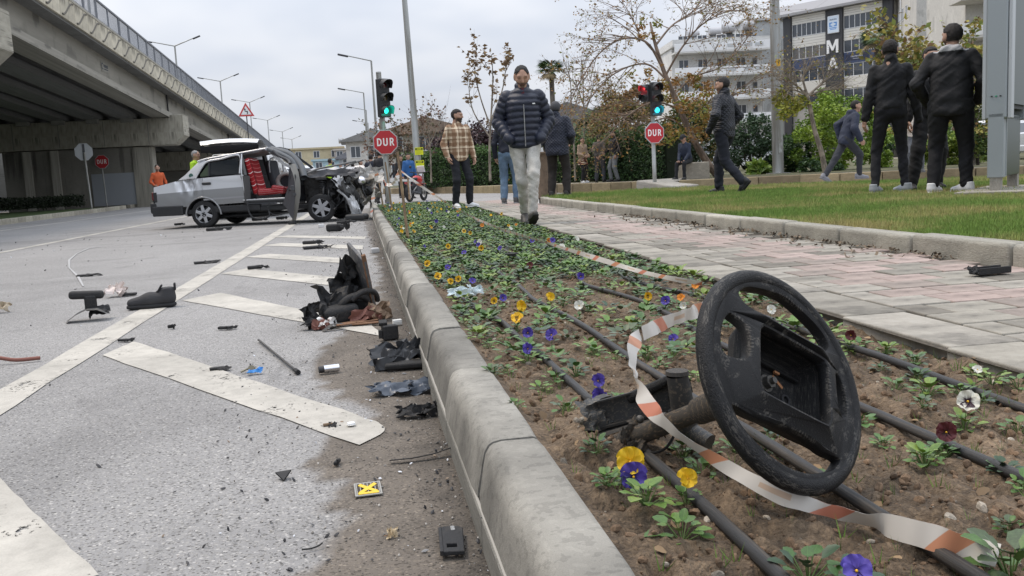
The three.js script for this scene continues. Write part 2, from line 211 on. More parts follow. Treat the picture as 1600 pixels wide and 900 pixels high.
// ---------- soil of the flower bed ----------
const PIPES = [[.53, 1], [.79, 2], [1.12, 3], [1.43, 4]];
const pipeX = (x, k, z) => { const far = sstep(2.4, 4.5, -z); return x + (fbm(z * .9 + k * 13, k * 3.3, 3) - .5) * (.05 + .26 * far) + (z < -4 && k === 1 ? .0 : 0); };
function soilY(x, z) {
  const near = clamp((8 + z) / 8), a = fbm(x * 5 + 3, z * 5, 4), b = fbm(x * 26, z * 26, 4), c = fbm(x * 70 + 9, z * 70, 2);
  let y = .168 + (a - .5) * .045 + (b - .5) * .06 * (0.35 + .65 * near) + (c - .5) * .012 * near;
  for (const [px, k] of PIPES) { const d = Math.abs(x - pipeX(px, k, z)); if (d < .06) y = lerp(y, Math.min(y, .172), 1 - sstep(.015, .06, d)); }
  const h = Math.hypot((x - .5) * 1.3, z + 1.86); if (h < .2) y += Math.sin(clamp(h / .2) * Math.PI) * .035 - (1 - sstep(0, .1, h)) * .05;
  const e = sstep(.335, .38, x); return lerp(.185, y, e);
}
{
  const t = range(0, 1, 1 / 118).map(u => z => lerp(BED_L - .006, WALK_L(z) + .004, u));
  const g = sheet(t, steps(.3, BED_END, .0062, .0065), (x, z) => { const f = fbm(x * 2.5, z * 2.5, 3), h = fbm(x * 26, z * 26, 4), k = .78 + (f - .5) * .5 + (h - .5) * .8; return [soilY(x, z), k * 1.04, k, k * .95]; });
  struct('soil', g, std([.235, .18, .127], 1, 0, { map: rep(soilMap, 2.6), bumpMap: rep(grainBump, 5), bumpScale: .006, vertexColors: true }));
}
// ---------- walkway: pavers in running bond, pink and grey bands, long edging stones ----------
{
  const gritMap = dataTex(1024, (u, v, i, j) => { const f = fbm(u * 9, v * 9, 5, 9), g = fbm(u * 40, v * 40, 3, 40), st = fbm(u * 5 + 2, v * 5, 5, 5); const k = .84 + (f - .5) * .5 + (g - .5) * .3 + (hash2(i, j) - .5) * .14 - sstep(.54, .66, st) * .28; return [k, k * .985, k * .95]; }, true);
  const wk = structGroup('walkway'), R = rng(21); const joint = std([.1, .085, .065], 1, 0, { map: rep(soilMap, 2) });
  struct('bedding', sheet([z => WALK_L(z) - .01, 2.4, z => WALK_R(z) + .02], range(2, -19, .6), () => [.193, 1, 1, 1]), joint, wk);
  const pv = c => std(c, .9, 0, { map: rep(gritMap, .9), bumpMap: rep(concreteBump, 2), bumpScale: .0035 });
  const grey = [pv([.33, .312, .275]), pv([.27, .255, .225]), pv([.36, .34, .305]), pv([.205, .19, .165])], pink = [pv([.4, .32, .295]), pv([.44, .355, .33]), pv([.36, .295, .27]), pv([.31, .265, .24])];
  const slab = (w, d) => { const g = rbox(w, .05, d, .006); const p = g.attributes.position, u = g.attributes.uv; for (let i = 0; i < p.count; i++) u.setXY(i, p.getX(i), p.getZ(i)); return clean(g); };
  const gW = [slab(.238, .187), slab(.238, .187)], edge = slab(.24, .588), half = slab(.113, .187), more = { g: [], p: [] };
  let n = 0;
  const put = (geo, mat, x, z, kind) => { if (n < 292 && z < -1.9 && z > -14) { n++; const m = part(wk, 'paver', geo, mat); m.position.set(x, .176 + (R() - .5) * .005, z); m.rotation.set((R() - .5) * .01, (R() - .5) * .012, (R() - .5) * .01); } else more[kind].push(geo.clone().translate(x, .176 + (R() - .5) * .004, z)); };
  for (let i = 0; i < 36; i++) { const z = 1 - i * .6; put(edge, grey[(R() * 3) | 0], WALK_L(z) + .125, z, 'g'); }
  for (let j = 0; j < 104; j++) { const z = 1 - j * .2 - .1; const x0 = WALK_L(z) + .25 + (j % 2 ? .125 : 0), xr = WALK_R(z);
    if (j % 2) put(half, grey[(R() * 4) | 0], WALK_L(z) + .312, z, 'g');
    for (let x = x0 + .125; x < xr + .05; x += .25) { if (x + .125 > xr + .1) continue; const b = (x - WALK_L(z) - .25 + (R() - .5) * .12 + .1 * Math.sin(z * 1.3)); const isP = (b > .28 && b < .72) || (b > .92 && z > -5.4 && R() < .75) || (R() < .08); put(gW[j % 2], isP ? pink[(R() * 4) | 0] : grey[(R() * 4) | 0], x, z, isP ? 'p' : 'g'); } }
  for (const [k, mat] of [['g', grey[0]], ['p', pink[0]]]) if (more[k].length) { const m = part(wk, 'paver', more[k], mat); m.userData.kind = 'stuff'; }
}
// ---------- lawn and its kerb ----------
const LAWN_FAR = [[3.3, -16.6], [4.2, -17.6], [5.6, -17.4], [7.7, -15.4], [9.8, -13.2], [13, -10], [19, -4]];
const lawnFarZ = x => { for (let i = 0; i < LAWN_FAR.length - 1; i++) { const [a, b] = LAWN_FAR[i], [c, d] = LAWN_FAR[i + 1]; if (x <= c) return lerp(b, d, clamp((x - a) / (c - a))); } return -4; };
{
  const kb = structGroup('lawn_kerb'), R = rng(77), km = concrete([.47, .455, .42], 1, { vertexColors: true }); const path = [];
  for (let z = 1; z > -16.4; z -= .8) path.push([WALK_R(z) + .1, z]);
  path.push([3.42, -16.9], [3.9, -17.5], [4.6, -17.75], [5.4, -17.6], [6.1, -17]);
  for (let z = -16.4; z < -5; z += .6) path.push([6.1 + (z + 17) * 1.08, z]);
  for (let i = 0; i < path.length - 1; i++) { const a = path[i], b = path[i + 1], L = Math.hypot(b[0] - a[0], b[1] - a[1]), t = .84 + R() * .34; const m = part(kb, 'kerb_block', tint(rbox(.14, .27, L - .012, .025), (x, y, z) => { const k = t * (.95 + (fbm(z * 6 + i * 3, y * 12 + x * 9, 3) - .5) * .45); return [k, k, k * .96]; }), km); m.position.set((a[0] + b[0]) / 2, .172 + (R() - .5) * .012, (a[1] + b[1]) / 2); m.rotation.y = Math.atan2(b[0] - a[0], b[1] - a[1]); }
  const g = sheet([z => WALK_R(z) + .12, ...range(3.5, 19, .5)], range(2, -18, .4), (x, z) => { const f = fbm(x * .8, z * .8, 4); return [z < lawnFarZ(x) + .1 ? -.2 : .283 + (f - .5) * .04, .8 + f * .6, .9 + f * .3, .7]; });
  struct('lawn_soil', g, std([.14, .125, .06], 1, 0, { map: rep(soilMap, 1.3), vertexColors: true }));
  // short clipped blades
  const blade = []; { const Q = rng(4); for (let i = 0; i < 6; i++) { const a = Q() * 6.28, h = .018 + Q() * .022, x = (Q() - .5) * .03, z = (Q() - .5) * .03, l = (Q() - .5) * .03, l2 = (Q() - .5) * .03, w = .0028; const t = new THREE.BufferGeometry(); t.setAttribute('position', new THREE.Float32BufferAttribute([x - w * Math.cos(a), 0, z - w * Math.sin(a), x + w * Math.cos(a), 0, z + w * Math.sin(a), x + l, h, z + l2], 3)); blade.push(t); } }
  const bg = merge(blade); const N = 130000, im = new THREE.InstancedMesh(bg, std([1, 1, 1], .8, 0, { side: THREE.DoubleSide }), N), m4 = new THREE.Matrix4(), col = new THREE.Color(), q = new THREE.Quaternion(), up = V(0, 1, 0); let k = 0;
  while (k < N) { const u = R(), z = -1.5 - 16.3 * Math.pow(u, 1.25), x = WALK_R(z) + .16 + Math.pow(R(), .9) * Math.min(16, 1.2 + (-z) * .85); if (z < lawnFarZ(x) + .12) continue; const dry = fbm(x * 1.1 + 5, z * 1.1, 4), edgeDry = x - WALK_R(z) < .5 && z > -6 ? .16 : 0; if (R() < (dry > .62 ? .35 : .05)) continue; const s = (1 + Math.min(1.6, -z * .1)) * (.7 + R() * .6); q.setFromAxisAngle(up, R() * 6.28); m4.compose(V(x, .281, z), q, V(s, s * (.42 + R() * .38), s)); im.setMatrixAt(k, m4); const d = clamp((dry + edgeDry - .42) * 2.6 + (R() - .5) * .5), v = .8 + R() * .5; col.setRGB(lerp(.15, .37, d) * v, lerp(.24, .32, d) * v, lerp(.045, .13, d) * v); im.setColorAt(k, col); k++; }
  im.name = 'grass'; im.userData = { kind: 'stuff', label: 'short mown grass of the lawn beside the paved walkway', category: 'grass' }; im.castShadow = im.receiveShadow = true; scene.add(im);
  // dry leaves and dust swept against the lawn kerb
  const lf = new THREE.PlaneGeometry(.026, .014, 2, 1); { const p = lf.attributes.position; for (let i = 0; i < p.count; i++) p.setZ(i, Math.abs(p.getX(i)) * .5); } lf.rotateX(-Math.PI / 2);
  const L = 420, li = new THREE.InstancedMesh(lf, std([1, 1, 1], .95, 0, { side: THREE.DoubleSide }), L); for (let i = 0; i < L; i++) { const z = -4.2 - Math.pow(R(), 1.1) * 6, d = Math.pow(R(), 2.6) * (.3 + .25 * fbm(z, 2, 2)) * (z < -4.5 ? 1 : .5), x = WALK_R(z) + .02 - d; q.setFromEuler(new THREE.Euler((R() - .5) * 1.2, R() * 6.28, (R() - .5) * 1.2)); const s = .5 + R() * .9; m4.compose(V(x, .205 + R() * .012, z), q, V(s, s, s)); li.setMatrixAt(i, m4); const v = .5 + R() * .9; col.setRGB(.15 * v, .115 * v, .08 * v); li.setColorAt(i, col); } li.name = 'dry_leaves'; li.userData = { kind: 'stuff', label: 'dry brown leaf litter swept along the foot of the lawn kerb', category: 'leaves' }; li.receiveShadow = true; scene.add(li);
}
// ---------- far pavement across the side road ----------
const FARK = [[-.5, -58], [2.9, -47], [7.4, -30.6], [9.5, -26], [12.4, -24], [15.4, -20.6], [19, -16.5], [30, -6]];
{
  const kb = structGroup('far_kerb'), R = rng(15), km = concrete([.36, .31, .24], 1, { vertexColors: true });
  for (let i = 0; i < FARK.length - 1; i++) { const [a, b] = FARK[i], [c, d] = FARK[i + 1], L = Math.hypot(c - a, d - b), n = Math.round(L / 1.1); for (let j = 0; j < n; j++) { const t = (j + .5) / n, s = .7 + R() * .5, o = fbm(i * 3 + j * .4, 2, 2); if (i === 2 && j === n - 1) continue; const m = part(kb, 'kerb_stone', tint(rbox(.3, .42, L / n - .02, .03), (x, y, z) => { const k = s * (.9 + (fbm(z * 3 + i * 7 + j, y * 6, 3) - .5) * .6); return [k * 1.05, k * (.93 + o * .12), k * .8]; }), km); m.position.set(lerp(a, c, t), .1, lerp(b, d, t)); m.rotation.y = Math.atan2(c - a, d - b); } }
  const ramp = FARK[3]; struct('kerb_ramp', mv(rbox(1.9, .3, 1.5, .05), ramp[0] - .1, .12, ramp[1] - .1, .14, .5), concrete([.42, .4, .37], 1), kb);
  const pts = [...FARK.map(p => [...p]), [90, -6], [90, -140], [-.5, -140]];
  struct('far_pavement', polySheet(pts, .295), concrete([.3, .28, .23], .3));
  struct('planting_strip', polySheet([[1.5, -57], [4.6, -46.5], [9.1, -30.3], [11.2, -26.2], [14.2, -24.2], [17, -21], [21, -17], [60, -14], [60, -70], [4, -110]], .302), std([.13, .13, .06], 1, 0, { map: rep(soilMap, .5) }));
}
// ---------- the flyover, descending away from the camera at 4 % ----------
const onZ = (px, py, z) => { const d = ray(px, py); return camera.position.clone().addScaledVector(d, z / d.z); };
{
  const br = thing('flyover_bridge', 'long concrete flyover with wavy relief edge panels and grey railing, sloping down behind the car', 'bridge');
  const streak = dataTex(512, (u, v, i, j) => { const a = fbm(u * 34, v * 1.2, 4), b = fbm(u * 9 + 3, v * 3, 4), c = fbm(u * 70, v * 70, 2); const k = .86 + (b - .5) * .45 + (c - .5) * .12 - sstep(.52, .72, a) * .42 * (.3 + .7 * v); return [k, k * .99, k * .965]; }, true);
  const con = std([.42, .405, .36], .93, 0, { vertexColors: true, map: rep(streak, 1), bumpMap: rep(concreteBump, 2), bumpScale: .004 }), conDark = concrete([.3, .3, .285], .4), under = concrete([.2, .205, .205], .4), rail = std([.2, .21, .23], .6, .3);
  const yB = z => 6.9 - .04 * -z; // underside of the girders
  const slope = (x, y0, y1, w, z0, z1, name, mat, t = 1) => { const a = V(x, yB(z0) + (y0 + y1) / 2, z0), b = V(x, yB(z1) + (y0 + y1) / 2, z1); return part(br, name, tint(beam(a, b, w, y1 - y0), [t, t, t]), mat); };
  const spans = [[12, -5], [-5.02, -27], [-27.02, -53], [-53.02, -76], [-76.02, -99], [-99.02, -122]];
  for (const [z0, z1] of spans) {
    for (let k = 0; k < 8; k++) { const x = -10.45 - k * 1.75; slope(x, 0, .28, .9, z0, z1, 'girder', k ? under : con, k ? 1 : .8); slope(x, .28, 1.38, .34, z0, z1, 'girder', k ? under : con, k ? .9 : .72); if (!k) part(br, 'drip_joint', box(.06, 1.4, .12, -10.2, yB(z1) + .7, z1), M.blackMatt); }  // inner girders use a darkened copy of the concrete, painting in under-deck shade
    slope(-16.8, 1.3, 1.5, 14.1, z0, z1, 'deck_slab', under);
  }
  // edge panels with a relief wave each
  const wave = pts => taper(pts, .035, .035, 5, 16);
  const L = 1.62, panelG = tint(rbox(.22, .78, L - .02, .02), (x, y, z) => { const f = fbm(z * 3, y * 5, 3); return [.98 + (f - .5) * .2, .96 + (f - .5) * .2, .9 + (f - .5) * .2]; });
  const reliefG = wave(range(-.5, .5, .125).map(t => V(.115, Math.cos((t + .5) * Math.PI) * .3, t * (L - .3))));
  const shade = [.86, 1, .94, 1.06, .9].map(k => std([.64 * k, .61 * k, .535 * k], .93, 0, { vertexColors: true, map: rep(streak, .35, 1) })), line = std([.16, .15, .13], 1);
  for (let i = 0; i < 82; i++) { const z = 6 - i * L; const p = part(br, 'edge_panel', panelG, shade[(i * 7) % 5]); p.position.set(-9.78, yB(z) + 1.78, z); p.rotation.x = -.04; const w = part(p, 'relief_wave', reliefG, line); void w; }
  slope(-9.86, 2.15, 2.24, .42, 6, -126, 'coping', con, 1.05);
  // railing
  for (let i = 0; i < 74; i++) { const z = 2 - i * 1.7; part(br, 'railing_post', box(.07, .95, .09, -9.82, yB(z) + 2.66, z), rail); }
  slope(-9.82, 3.1, 3.17, .08, 4, -124, 'top_rail', rail); slope(-9.82, 2.34, 2.39, .05, 4, -124, 'bottom_rail', rail);
  const bars = []; for (let z = 0; z > -124; z -= .15) bars.push(box(.02, .74, .022, -9.82, yB(z) + 2.74, z)); const b = part(br, 'railing_bars', bars, rail); b.userData.kind = 'stuff';
  slope(-24, 2.2, 3.1, .3, 6, -126, 'far_parapet', conDark);
  // hammerhead piers
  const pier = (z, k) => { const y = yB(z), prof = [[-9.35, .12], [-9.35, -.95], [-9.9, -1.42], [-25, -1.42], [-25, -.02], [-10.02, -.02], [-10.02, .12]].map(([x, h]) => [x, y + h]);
    part(br, 'pier_cap', tint(mv(extr(prof, 1.5, .03), 0, 0, z - .75), (X, Y) => { const f = fbm(X * 2, Y * 3, 4), q = (X > -10.3 ? 1.12 : .62) * (.9 + (f - .5) * .4); return [q, q * .99, q * .95]; }), con);  // cap and walls below the deck toned darker: shade put into the colour
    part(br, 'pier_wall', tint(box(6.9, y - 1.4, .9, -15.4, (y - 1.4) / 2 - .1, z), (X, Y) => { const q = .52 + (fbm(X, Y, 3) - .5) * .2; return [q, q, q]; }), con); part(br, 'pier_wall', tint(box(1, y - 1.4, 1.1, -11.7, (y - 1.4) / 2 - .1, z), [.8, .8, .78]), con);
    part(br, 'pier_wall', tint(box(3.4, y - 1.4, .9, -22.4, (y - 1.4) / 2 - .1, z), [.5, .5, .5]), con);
    for (let q = 0; q < 6; q++) part(br, 'form_joint', box(.03, 1.36, .012, -11.2 - q * 2.3, y - .72, z + .784), under);
    if (k) { part(br, 'painted_patch', box(2.3, 1.75, .03, -13.3, 1.05, z + .47), std([.27, .29, .31], .9)); part(br, 'painted_patch', box(2.8, 1.5, .03, -21.8, 1.1, z + .47), std([.2, .215, .23], .9)); for (const x of [-16.2, -17.6]) part(br, 'pilaster', box(.4, y - 1.5, .2, x, (y - 1.5) / 2, z + .55), con); }
  };
  pier(-27, 0); pier(-53, 1); pier(-76, 0); pier(-99, 0);
  for (const z of [-27, -53]) for (let k = 1; k < 8; k++) part(br, 'bearing', box(.6, .3, .7, -10.45 - k * 1.75, yB(z) - .02, z + .8), conDark);
  part(br, 'abutment', box(14, 3, 2, -17, 1.2, -122), conDark);
  part(br, 'back_wall', box(.6, 6, 130, -27, 2.6, -70), conDark);
  const badge = canvasTex(256, 96, (c) => { c.clearRect(0, 0, 256, 96); c.fillStyle = '#8c8a82'; c.fillRect(0, 0, 256, 96); c.fillStyle = '#2b3440'; for (let i = 0; i < 5; i++) c.fillRect(86 + i * 31, 22 + (i % 2) * 3, 23, 30); c.fillRect(86, 64, 150, 8); c.lineWidth = 14; c.strokeStyle = '#2b3440'; c.beginPath(); c.arc(44, 46, 26, .8, 5.4); c.stroke(); });
  part(br, 'painted_badge', mv(new THREE.PlaneGeometry(1.1, .42), -10.26, yB(-41) + .85, -41, 0, Math.PI / 2), std([1, 1, 1], .9, 0, { map: badge }));
}
function taper(pts, r0, r1, n = 6, seg) {
  const c = new THREE.CatmullRomCurve3(pts), S = seg || Math.max(3, pts.length * 3), P = [], I = [], U = []; let nrm = null;
  for (let i = 0; i <= S; i++) { const t = i / S, p = c.getPoint(t), d = c.getTangent(t); if (!nrm) nrm = Math.abs(d.y) < .9 ? V(0, 1, 0) : V(1, 0, 0); nrm = nrm.clone().addScaledVector(d, -nrm.dot(d)).normalize(); const bn = d.clone().cross(nrm), r = lerp(r0, r1, t); for (let k = 0; k <= n; k++) { const a = k / n * 6.2832, q = nrm.clone().multiplyScalar(Math.cos(a) * r).addScaledVector(bn, Math.sin(a) * r).add(p); P.push(q.x, q.y, q.z); U.push(k / n, t * S * .12); } }
  for (let i = 0; i < S; i++) for (let k = 0; k < n; k++) { const a = i * (n + 1) + k, b = a + n + 1; I.push(a, b, b + 1, a, b + 1, a + 1); }
  const g = new THREE.BufferGeometry(); g.setAttribute('position', new THREE.Float32BufferAttribute(P, 3)); g.setAttribute('uv', new THREE.Float32BufferAttribute(U, 2)); g.setIndex(I); g.computeVertexNormals();
  // round the normals outwards
  return g;
}
// ---------- buildings ----------
const wallMat = (c, s = .25) => std(c, .92, 0, { map: rep(concreteMap, s) });
const glassM = phys([.05, .06, .075], { roughness: .1, metalness: .0, clearcoat: .6 }), frameW = std([.72, .73, .74], .6), curtain = std([.4, .4, .4], .9);
// a window as a part with frame and panes, on the local face z = zf
function windowOn(b, x, y, w, h, zf, n = 1, fm = frameW, ry = 0, glass = glassM) {
  const g = new THREE.Group(); g.name = 'window'; b.add(g); g.position.set(x, y, zf); g.rotation.y = ry; const t = .07, fr = [box(w, t, .1, 0, h / 2, 0), box(w, t, .1, 0, -h / 2, 0)];
  for (let i = 0; i <= n; i++) fr.push(box(t, h - t, .1, -w / 2 + w * i / n, 0, 0)); part(g, 'frame', fr, fm); part(g, 'pane', box(w - .02, h - .02, .03, 0, 0, -.02), glass); return g;
}
{ // block with the letters on its grey stair panel
  const a = onZ(1229, 290, -126).setY(0), c = onZ(1396, 270, -112).setY(0), W = a.distanceTo(c), turn = Math.atan2(-(c.z - a.z), c.x - a.x);
  const b = thing('office_building', 'dark grey and cream office block with white letters M and A on its stair panel', 'building', a, turn);
  const top = 21.2, dark = wallMat([.075, .078, .088]), cream = std([.68, .66, .61], .9), navy = std([.05, .07, .14], .7);
  part(b, 'wall', box(W, top, 11, W / 2, top / 2, -5.6), wallMat([.5, .49, .47])); 
  for (const [u0, u1] of [[0, .075], [.41, .565], [.915, 1]]) part(b, 'pilaster', box((u1 - u0) * W, top - .1, .5, (u0 + u1) / 2 * W, top / 2 - .05, .12), dark);
  for (const [u0, u1, n] of [[.08, .405, 7], [.57, .91, 7]]) { const w = (u1 - u0) * W, x = (u0 + u1) / 2 * W;
    for (const [v0, v1] of [[0, -1.2], [-3, -4.5]]) for (let q = 0; q < 4; q++) { const h = (v0 - v1) / 4; part(b, 'siding_board', box(w, h - .035, .14, x, top - .05 + v0 - (q + .5) * h, .05), cream); }
    part(b, 'fascia', box(w, 1.5, .16, x, top - 6.95, .05), navy); windowOn(b, x, top - 2.1, w, 1.75, .02, n); windowOn(b, x, top - 5.35, w, 1.6, .02, 5, frameW, 0, u0 > .5 ? glassM : std([.13, .125, .12], .5)); windowOn(b, x, top - 8.6, w, 1.7, .02, 4); part(b, 'siding_board', box(w, 1.6, .14, x, top - 10.3, .05), cream); windowOn(b, x, top - 12, w, 1.6, .02, 4); }
  part(b, 'sign_lettering', mv(new THREE.PlaneGeometry(3.4, .9), .69 * W, top - 6.95, .14), std([1, 1, 1], .7, 0, { map: canvasTex(256, 64, (c2) => { c2.fillStyle = '#2a3147'; c2.fillRect(0, 0, 256, 64); c2.fillStyle = '#d8dbe2'; c2.globalAlpha = .75; for (let i = 0; i < 9; i++) c2.fillRect(58 + i * 15, 14 + (i % 3) * 2, 9, 15); c2.fillRect(80, 44, 90, 5); }) }));
  const Mx = (x, y, s) => extr([[0, 0], [0, 1], [.24, 1], [.5, .45], [.76, 1], [1, 1], [1, 0], [.8, 0], [.8, .66], [.57, .2], [.43, .2], [.2, .66], [.2, 0]].map(p => [x + p[0] * s, y + p[1] * s * 1.05]), .12), Ax = (x, y, s) => extr([[0, 0], [.38, 1], [.62, 1], [1, 0], [.77, 0], [.69, .22], [.31, .22], [.23, 0]].map(p => [x + p[0] * s, y + p[1] * s * 1.05]), .12, 0, [[[.38, .4], [.62, .4], [.5, .75]].map(p => [x + p[0] * s, y + p[1] * s * 1.05])]);
  const wl = std([.8, .8, .8], .6); part(b, 'letter', mv(Mx(.425 * W, top - 6.05, 1.75), 0, 0, .38), wl); part(b, 'letter', mv(Ax(.435 * W, top - 8.25, 1.5), 0, 0, .38), wl);
  const logo = canvasTex(256, 300, (c2) => { c2.fillStyle = '#cfdbe8'; c2.fillRect(0, 0, 256, 300); c2.fillStyle = '#324a78'; c2.fillStyle = '#7d8798'; for (const [x, w] of [[46, 34], [84, 18], [106, 30], [142, 14], [160, 22], [188, 26]]) c2.fillRect(x, 46 + (x % 5), w, 26); c2.fillStyle = '#4a86c8'; for (const s of [-1, 1]) { c2.beginPath(); c2.moveTo(128 + s * 92, 110); c2.lineTo(128 + s * 14, 110); c2.lineTo(128 + s * 14, 128); c2.lineTo(128 + s * 60, 132); c2.lineTo(128 + s * 60, 168); c2.lineTo(128 + s * 14, 172); c2.lineTo(128 + s * 14, 190); c2.lineTo(128 + s * 92, 190); c2.fill(); } c2.fillRect(40, 205, 176, 16); c2.fillRect(52, 232, 152, 14); });
  const lg = part(b, 'logo_plate', rbox(1.75, 2.4, .16, .15, .487 * W, top - 2.15, .44), frameW); part(lg, 'logo_print', mv(new THREE.PlaneGeometry(1.6, 2.2), .487 * W, top - 2.15, .53), std([1, 1, 1], .6, 0, { map: logo }));
  const rf = part(b, 'roof', mv(extr([[-1.1, 0], [-1.1, .35], [1.5, 1.9], [10.5, 1.9], [12.4, .35], [12.4, 0]], W + 2.2, 0), 0, 0, 0, 0, Math.PI / 2), std([.3, .3, .31], .9)); rf.position.set(-1.1, top, 0);
  for (let i = 0; i < 5; i++) part(rf, 'roof_seam', beam([.2 + i * .1, .36, 0], [W + 2, .36, 0], .03, .02).translate(0, .3 * i, -(.0 + i * .5)), M.darkGrey);
  // pale wing to the right, set at an angle, taller than the frame
  const w2 = thing('white_apartment_wing', 'tall white apartment block with small windows right of the grey office block', 'building', c.clone().add(V(.9, 0, -.6)), turn - .95);
  part(w2, 'wall', box(20, 27, 10, 10, 13.5, -5), wallMat([.66, .65, .62])); for (let f = 0; f < 7; f++) for (const x of [1.6, 4.1, 6.6, 9.4, 12.2, 15.2]) windowOn(w2, x, 3 + f * 3.1 + (x > 9 ? .8 : 0), 1, 1.5, .02, 2);
  part(w2, 'drain_pipe', cyl(.08, .08, 26, 3, 13, .1, 8), frameW); part(w2, 'step_wall', box(4, 27.6, 10, 18.4, 13.8, -3.6), wallMat([.6, .59, .57]));
}
{ // white block with wrap-round balconies and solar tanks
  const a = onZ(1058, 290, -118).setY(0), b = thing('balcony_apartments', 'white apartment block with stacked long balconies and four water tanks on its roof', 'building', a, -.12), W = 12.3, wm = wallMat([.76, .77, .78]), dkw = std([.3, .3, .31], .7);
  part(b, 'wall', box(W, 16.4, 9, W / 2 - .2, 8.2, -4.7), wm);
  for (let f = 0; f < 5; f++) { const y = 2.9 + f * 3.15; part(b, 'balcony_slab', box(W + .5, .22, 2, W / 2, y, .9), wm); const pr = part(b, 'balcony_parapet', rbox(W + .5, 1.05, .14, .02, W / 2, y + .62, 1.85), std([.8, .81, .83], .85)); part(b, 'balcony_parapet', box(.14, 1.05, 2, W + .18, y + .62, .9), wm); for (const x of [W * .6, W * .78, W * .9]) part(pr, 'grille', box(1.1, .4, .05, x, y + .66, 1.95), std([.5, .52, .54], .7)); for (const x of [1.4, 4, 6.6, 9.2]) windowOn(b, x, y + 1.45, 1.3, 1.9, -.18, 2); windowOn(b, 11.1, y + 1.8, .6, .8, -.18, 1, dkw); }
  part(b, 'roof_parapet', box(W + .8, .9, 10, W / 2, 16.8, -3.6), wm);
  for (const [x, y] of [[3.2, 0], [6.2, .2], [8.1, .6], [10.8, .9]]) { const t = part(b, 'water_tank', cyl(.62, .62, 1.6, x, 18.3 + y, -2, 14, 0, 0, Math.PI / 2), std([.42, .42, .43], .45, .3)); part(t, 'tank_stand', [box(1.2, .9, .08, x, 17.6 + y * .7, -2.4), box(.08, 1 + y, .8, x - .5, 17.5 + y * .5, -2), box(.08, 1 + y, .8, x + .5, 17.5 + y * .5, -2)], M.galv); part(t, 'solar_panel', box(1.6, .05, 1.4, x, 17.6, -1, .7), M.glassDark); }
  const g = onZ(1168, 290, -135).setY(0), h = thing('grey_apartments', 'pale grey apartment block with plain wall behind the right lamp post', 'building', g, -.1);
  part(h, 'wall', box(11, 22.3, 9, 5.5, 11.1, -4.5), wallMat([.52, .55, .58])); part(h, 'roof', box(11.6, .35, 9.8, 5.5, 22.5, -4.5), wallMat([.6, .6, .6])); part(h, 'chimney', box(.6, 1.6, .6, 4.3, 23.3, -3), M.whiteMatt); for (const f of [0, 1, 2, 3, 4, 5]) for (const x of [2.2, 5.1]) windowOn(h, x, 3 + f * 3.1, 1.1, 1.7, .02, 2);
}
{ // corner of a white block at the upper right
  const a = onZ(1487, 280, -72).setY(0), b = thing('balcony_corner_building', 'white building with a deep balcony at the upper right behind the advertising pillar', 'building', a, -.25), wm = wallMat([.64, .63, .61]);
  part(b, 'wall', box(14, 20, 9, 8.2, 10, -5), wm); for (let f = 0; f < 5; f++) { part(b, 'balcony_slab', box(8, .25, 2.6, 3.8, 4 + f * 3.1, .8), wm); part(b, 'balcony_parapet', box(8, 1.0, .15, 3.8, 4.6 + f * 3.1, 2.05), std([.7, .69, .67], .9)); windowOn(b, 4, 5.7 + f * 3.1, 2.2, 2, -.48, 3); }
}
// far town beyond the junction
function house(name, label, px, py, z, w, h, col, o = {}) {
  const a = onZ(px, py, z).setY(0), b = thing(name, label, 'building', a, o.turn || 0), wm = wallMat(col, .3), fl = Math.max(1, Math.round(h / 3.1));
  part(b, 'wall', box(w, h, o.d || 9, 0, h / 2, -4.5), wm);
  if (o.roof) part(b, 'roof', mv(extr([[-w / 2 - .7, 0], [w / 2 + .7, 0], [w / 2 + .7, .2], [o.peak ?? 0, o.roofH || 2], [-w / 2 - .7, .2]], 10.4), 0, h, -9.6), wallMat(o.roof, .4)); else part(b, 'roof', box(w + .6, .4, 9.8, 0, h + .2, -4.5), wallMat(o.flat || col, .4));
  for (let f = 0; f < fl; f++) for (let i = 0; i < (o.n || 4); i++) windowOn(b, -w / 2 + w * (i + .5) / (o.n || 4), 1.7 + f * h / fl, o.ww || 1.3, 1.5, .03, 2);
  if (o.balc) for (let f = 1; f < fl; f++) part(b, 'balcony', box(w * .6, 1, 1.4, o.balc * w, f * h / fl + .4, .7), M.whiteMatt);
  if (o.tanks) for (let i = 0; i < o.tanks; i++) part(b, 'water_tank', cyl(.6, .6, 1.5, -w * .3 + i * w * .2, h + 2.2, -2.5, 10, 0, 0, Math.PI / 2), M.steel);
  return b;
}
house('yellow_house', 'pale yellow house with roof terraces far behind the wreck', 498, 285, -210, 12, 8.6, [.62, .55, .38], { flat: [.58, .5, .34], n: 3 });
house('yellow_house', 'low yellow annexe beside the taller pale yellow house', 478, 285, -222, 9, 7, [.6, .53, .36], { n: 3 });
house('blue_house', 'light blue flat house in front of the yellow house', 520, 285, -190, 7.5, 5.4, [.42, .58, .66], { n: 3 });
house('red_house', 'red brown painted house between the blue house and the grey roofed house', 541, 284, -215, 6, 7.9, [.4, .13, .08], { n: 2, flat: [.5, .3, .24] });
house('grey_roofed_house', 'pale house with a row of roof tanks left of the street lamps', 558, 283, -205, 9, 7.9, [.55, .5, .46], { n: 4, tanks: 5 });
house('gabled_house', 'small pale blue house with a grey gable roof', 556, 284, -165, 5.4, 5.0, [.5, .56, .62], { n: 2, roof: [.22, .23, .26], roofH: 1.8 });
house('white_house', 'white house with a grey pitched roof behind the near stop sign', 588, 284, -125, 7.5, 6.2, [.68, .67, .65], { n: 3, roof: [.28, .28, .28], roofH: 1.6 });
house('tan_house', 'tan two storey house with red eaves at the far left end of the town', 458, 286, -240, 12, 7, [.5, .43, .36], { n: 4, roof: [.4, .2, .13] });
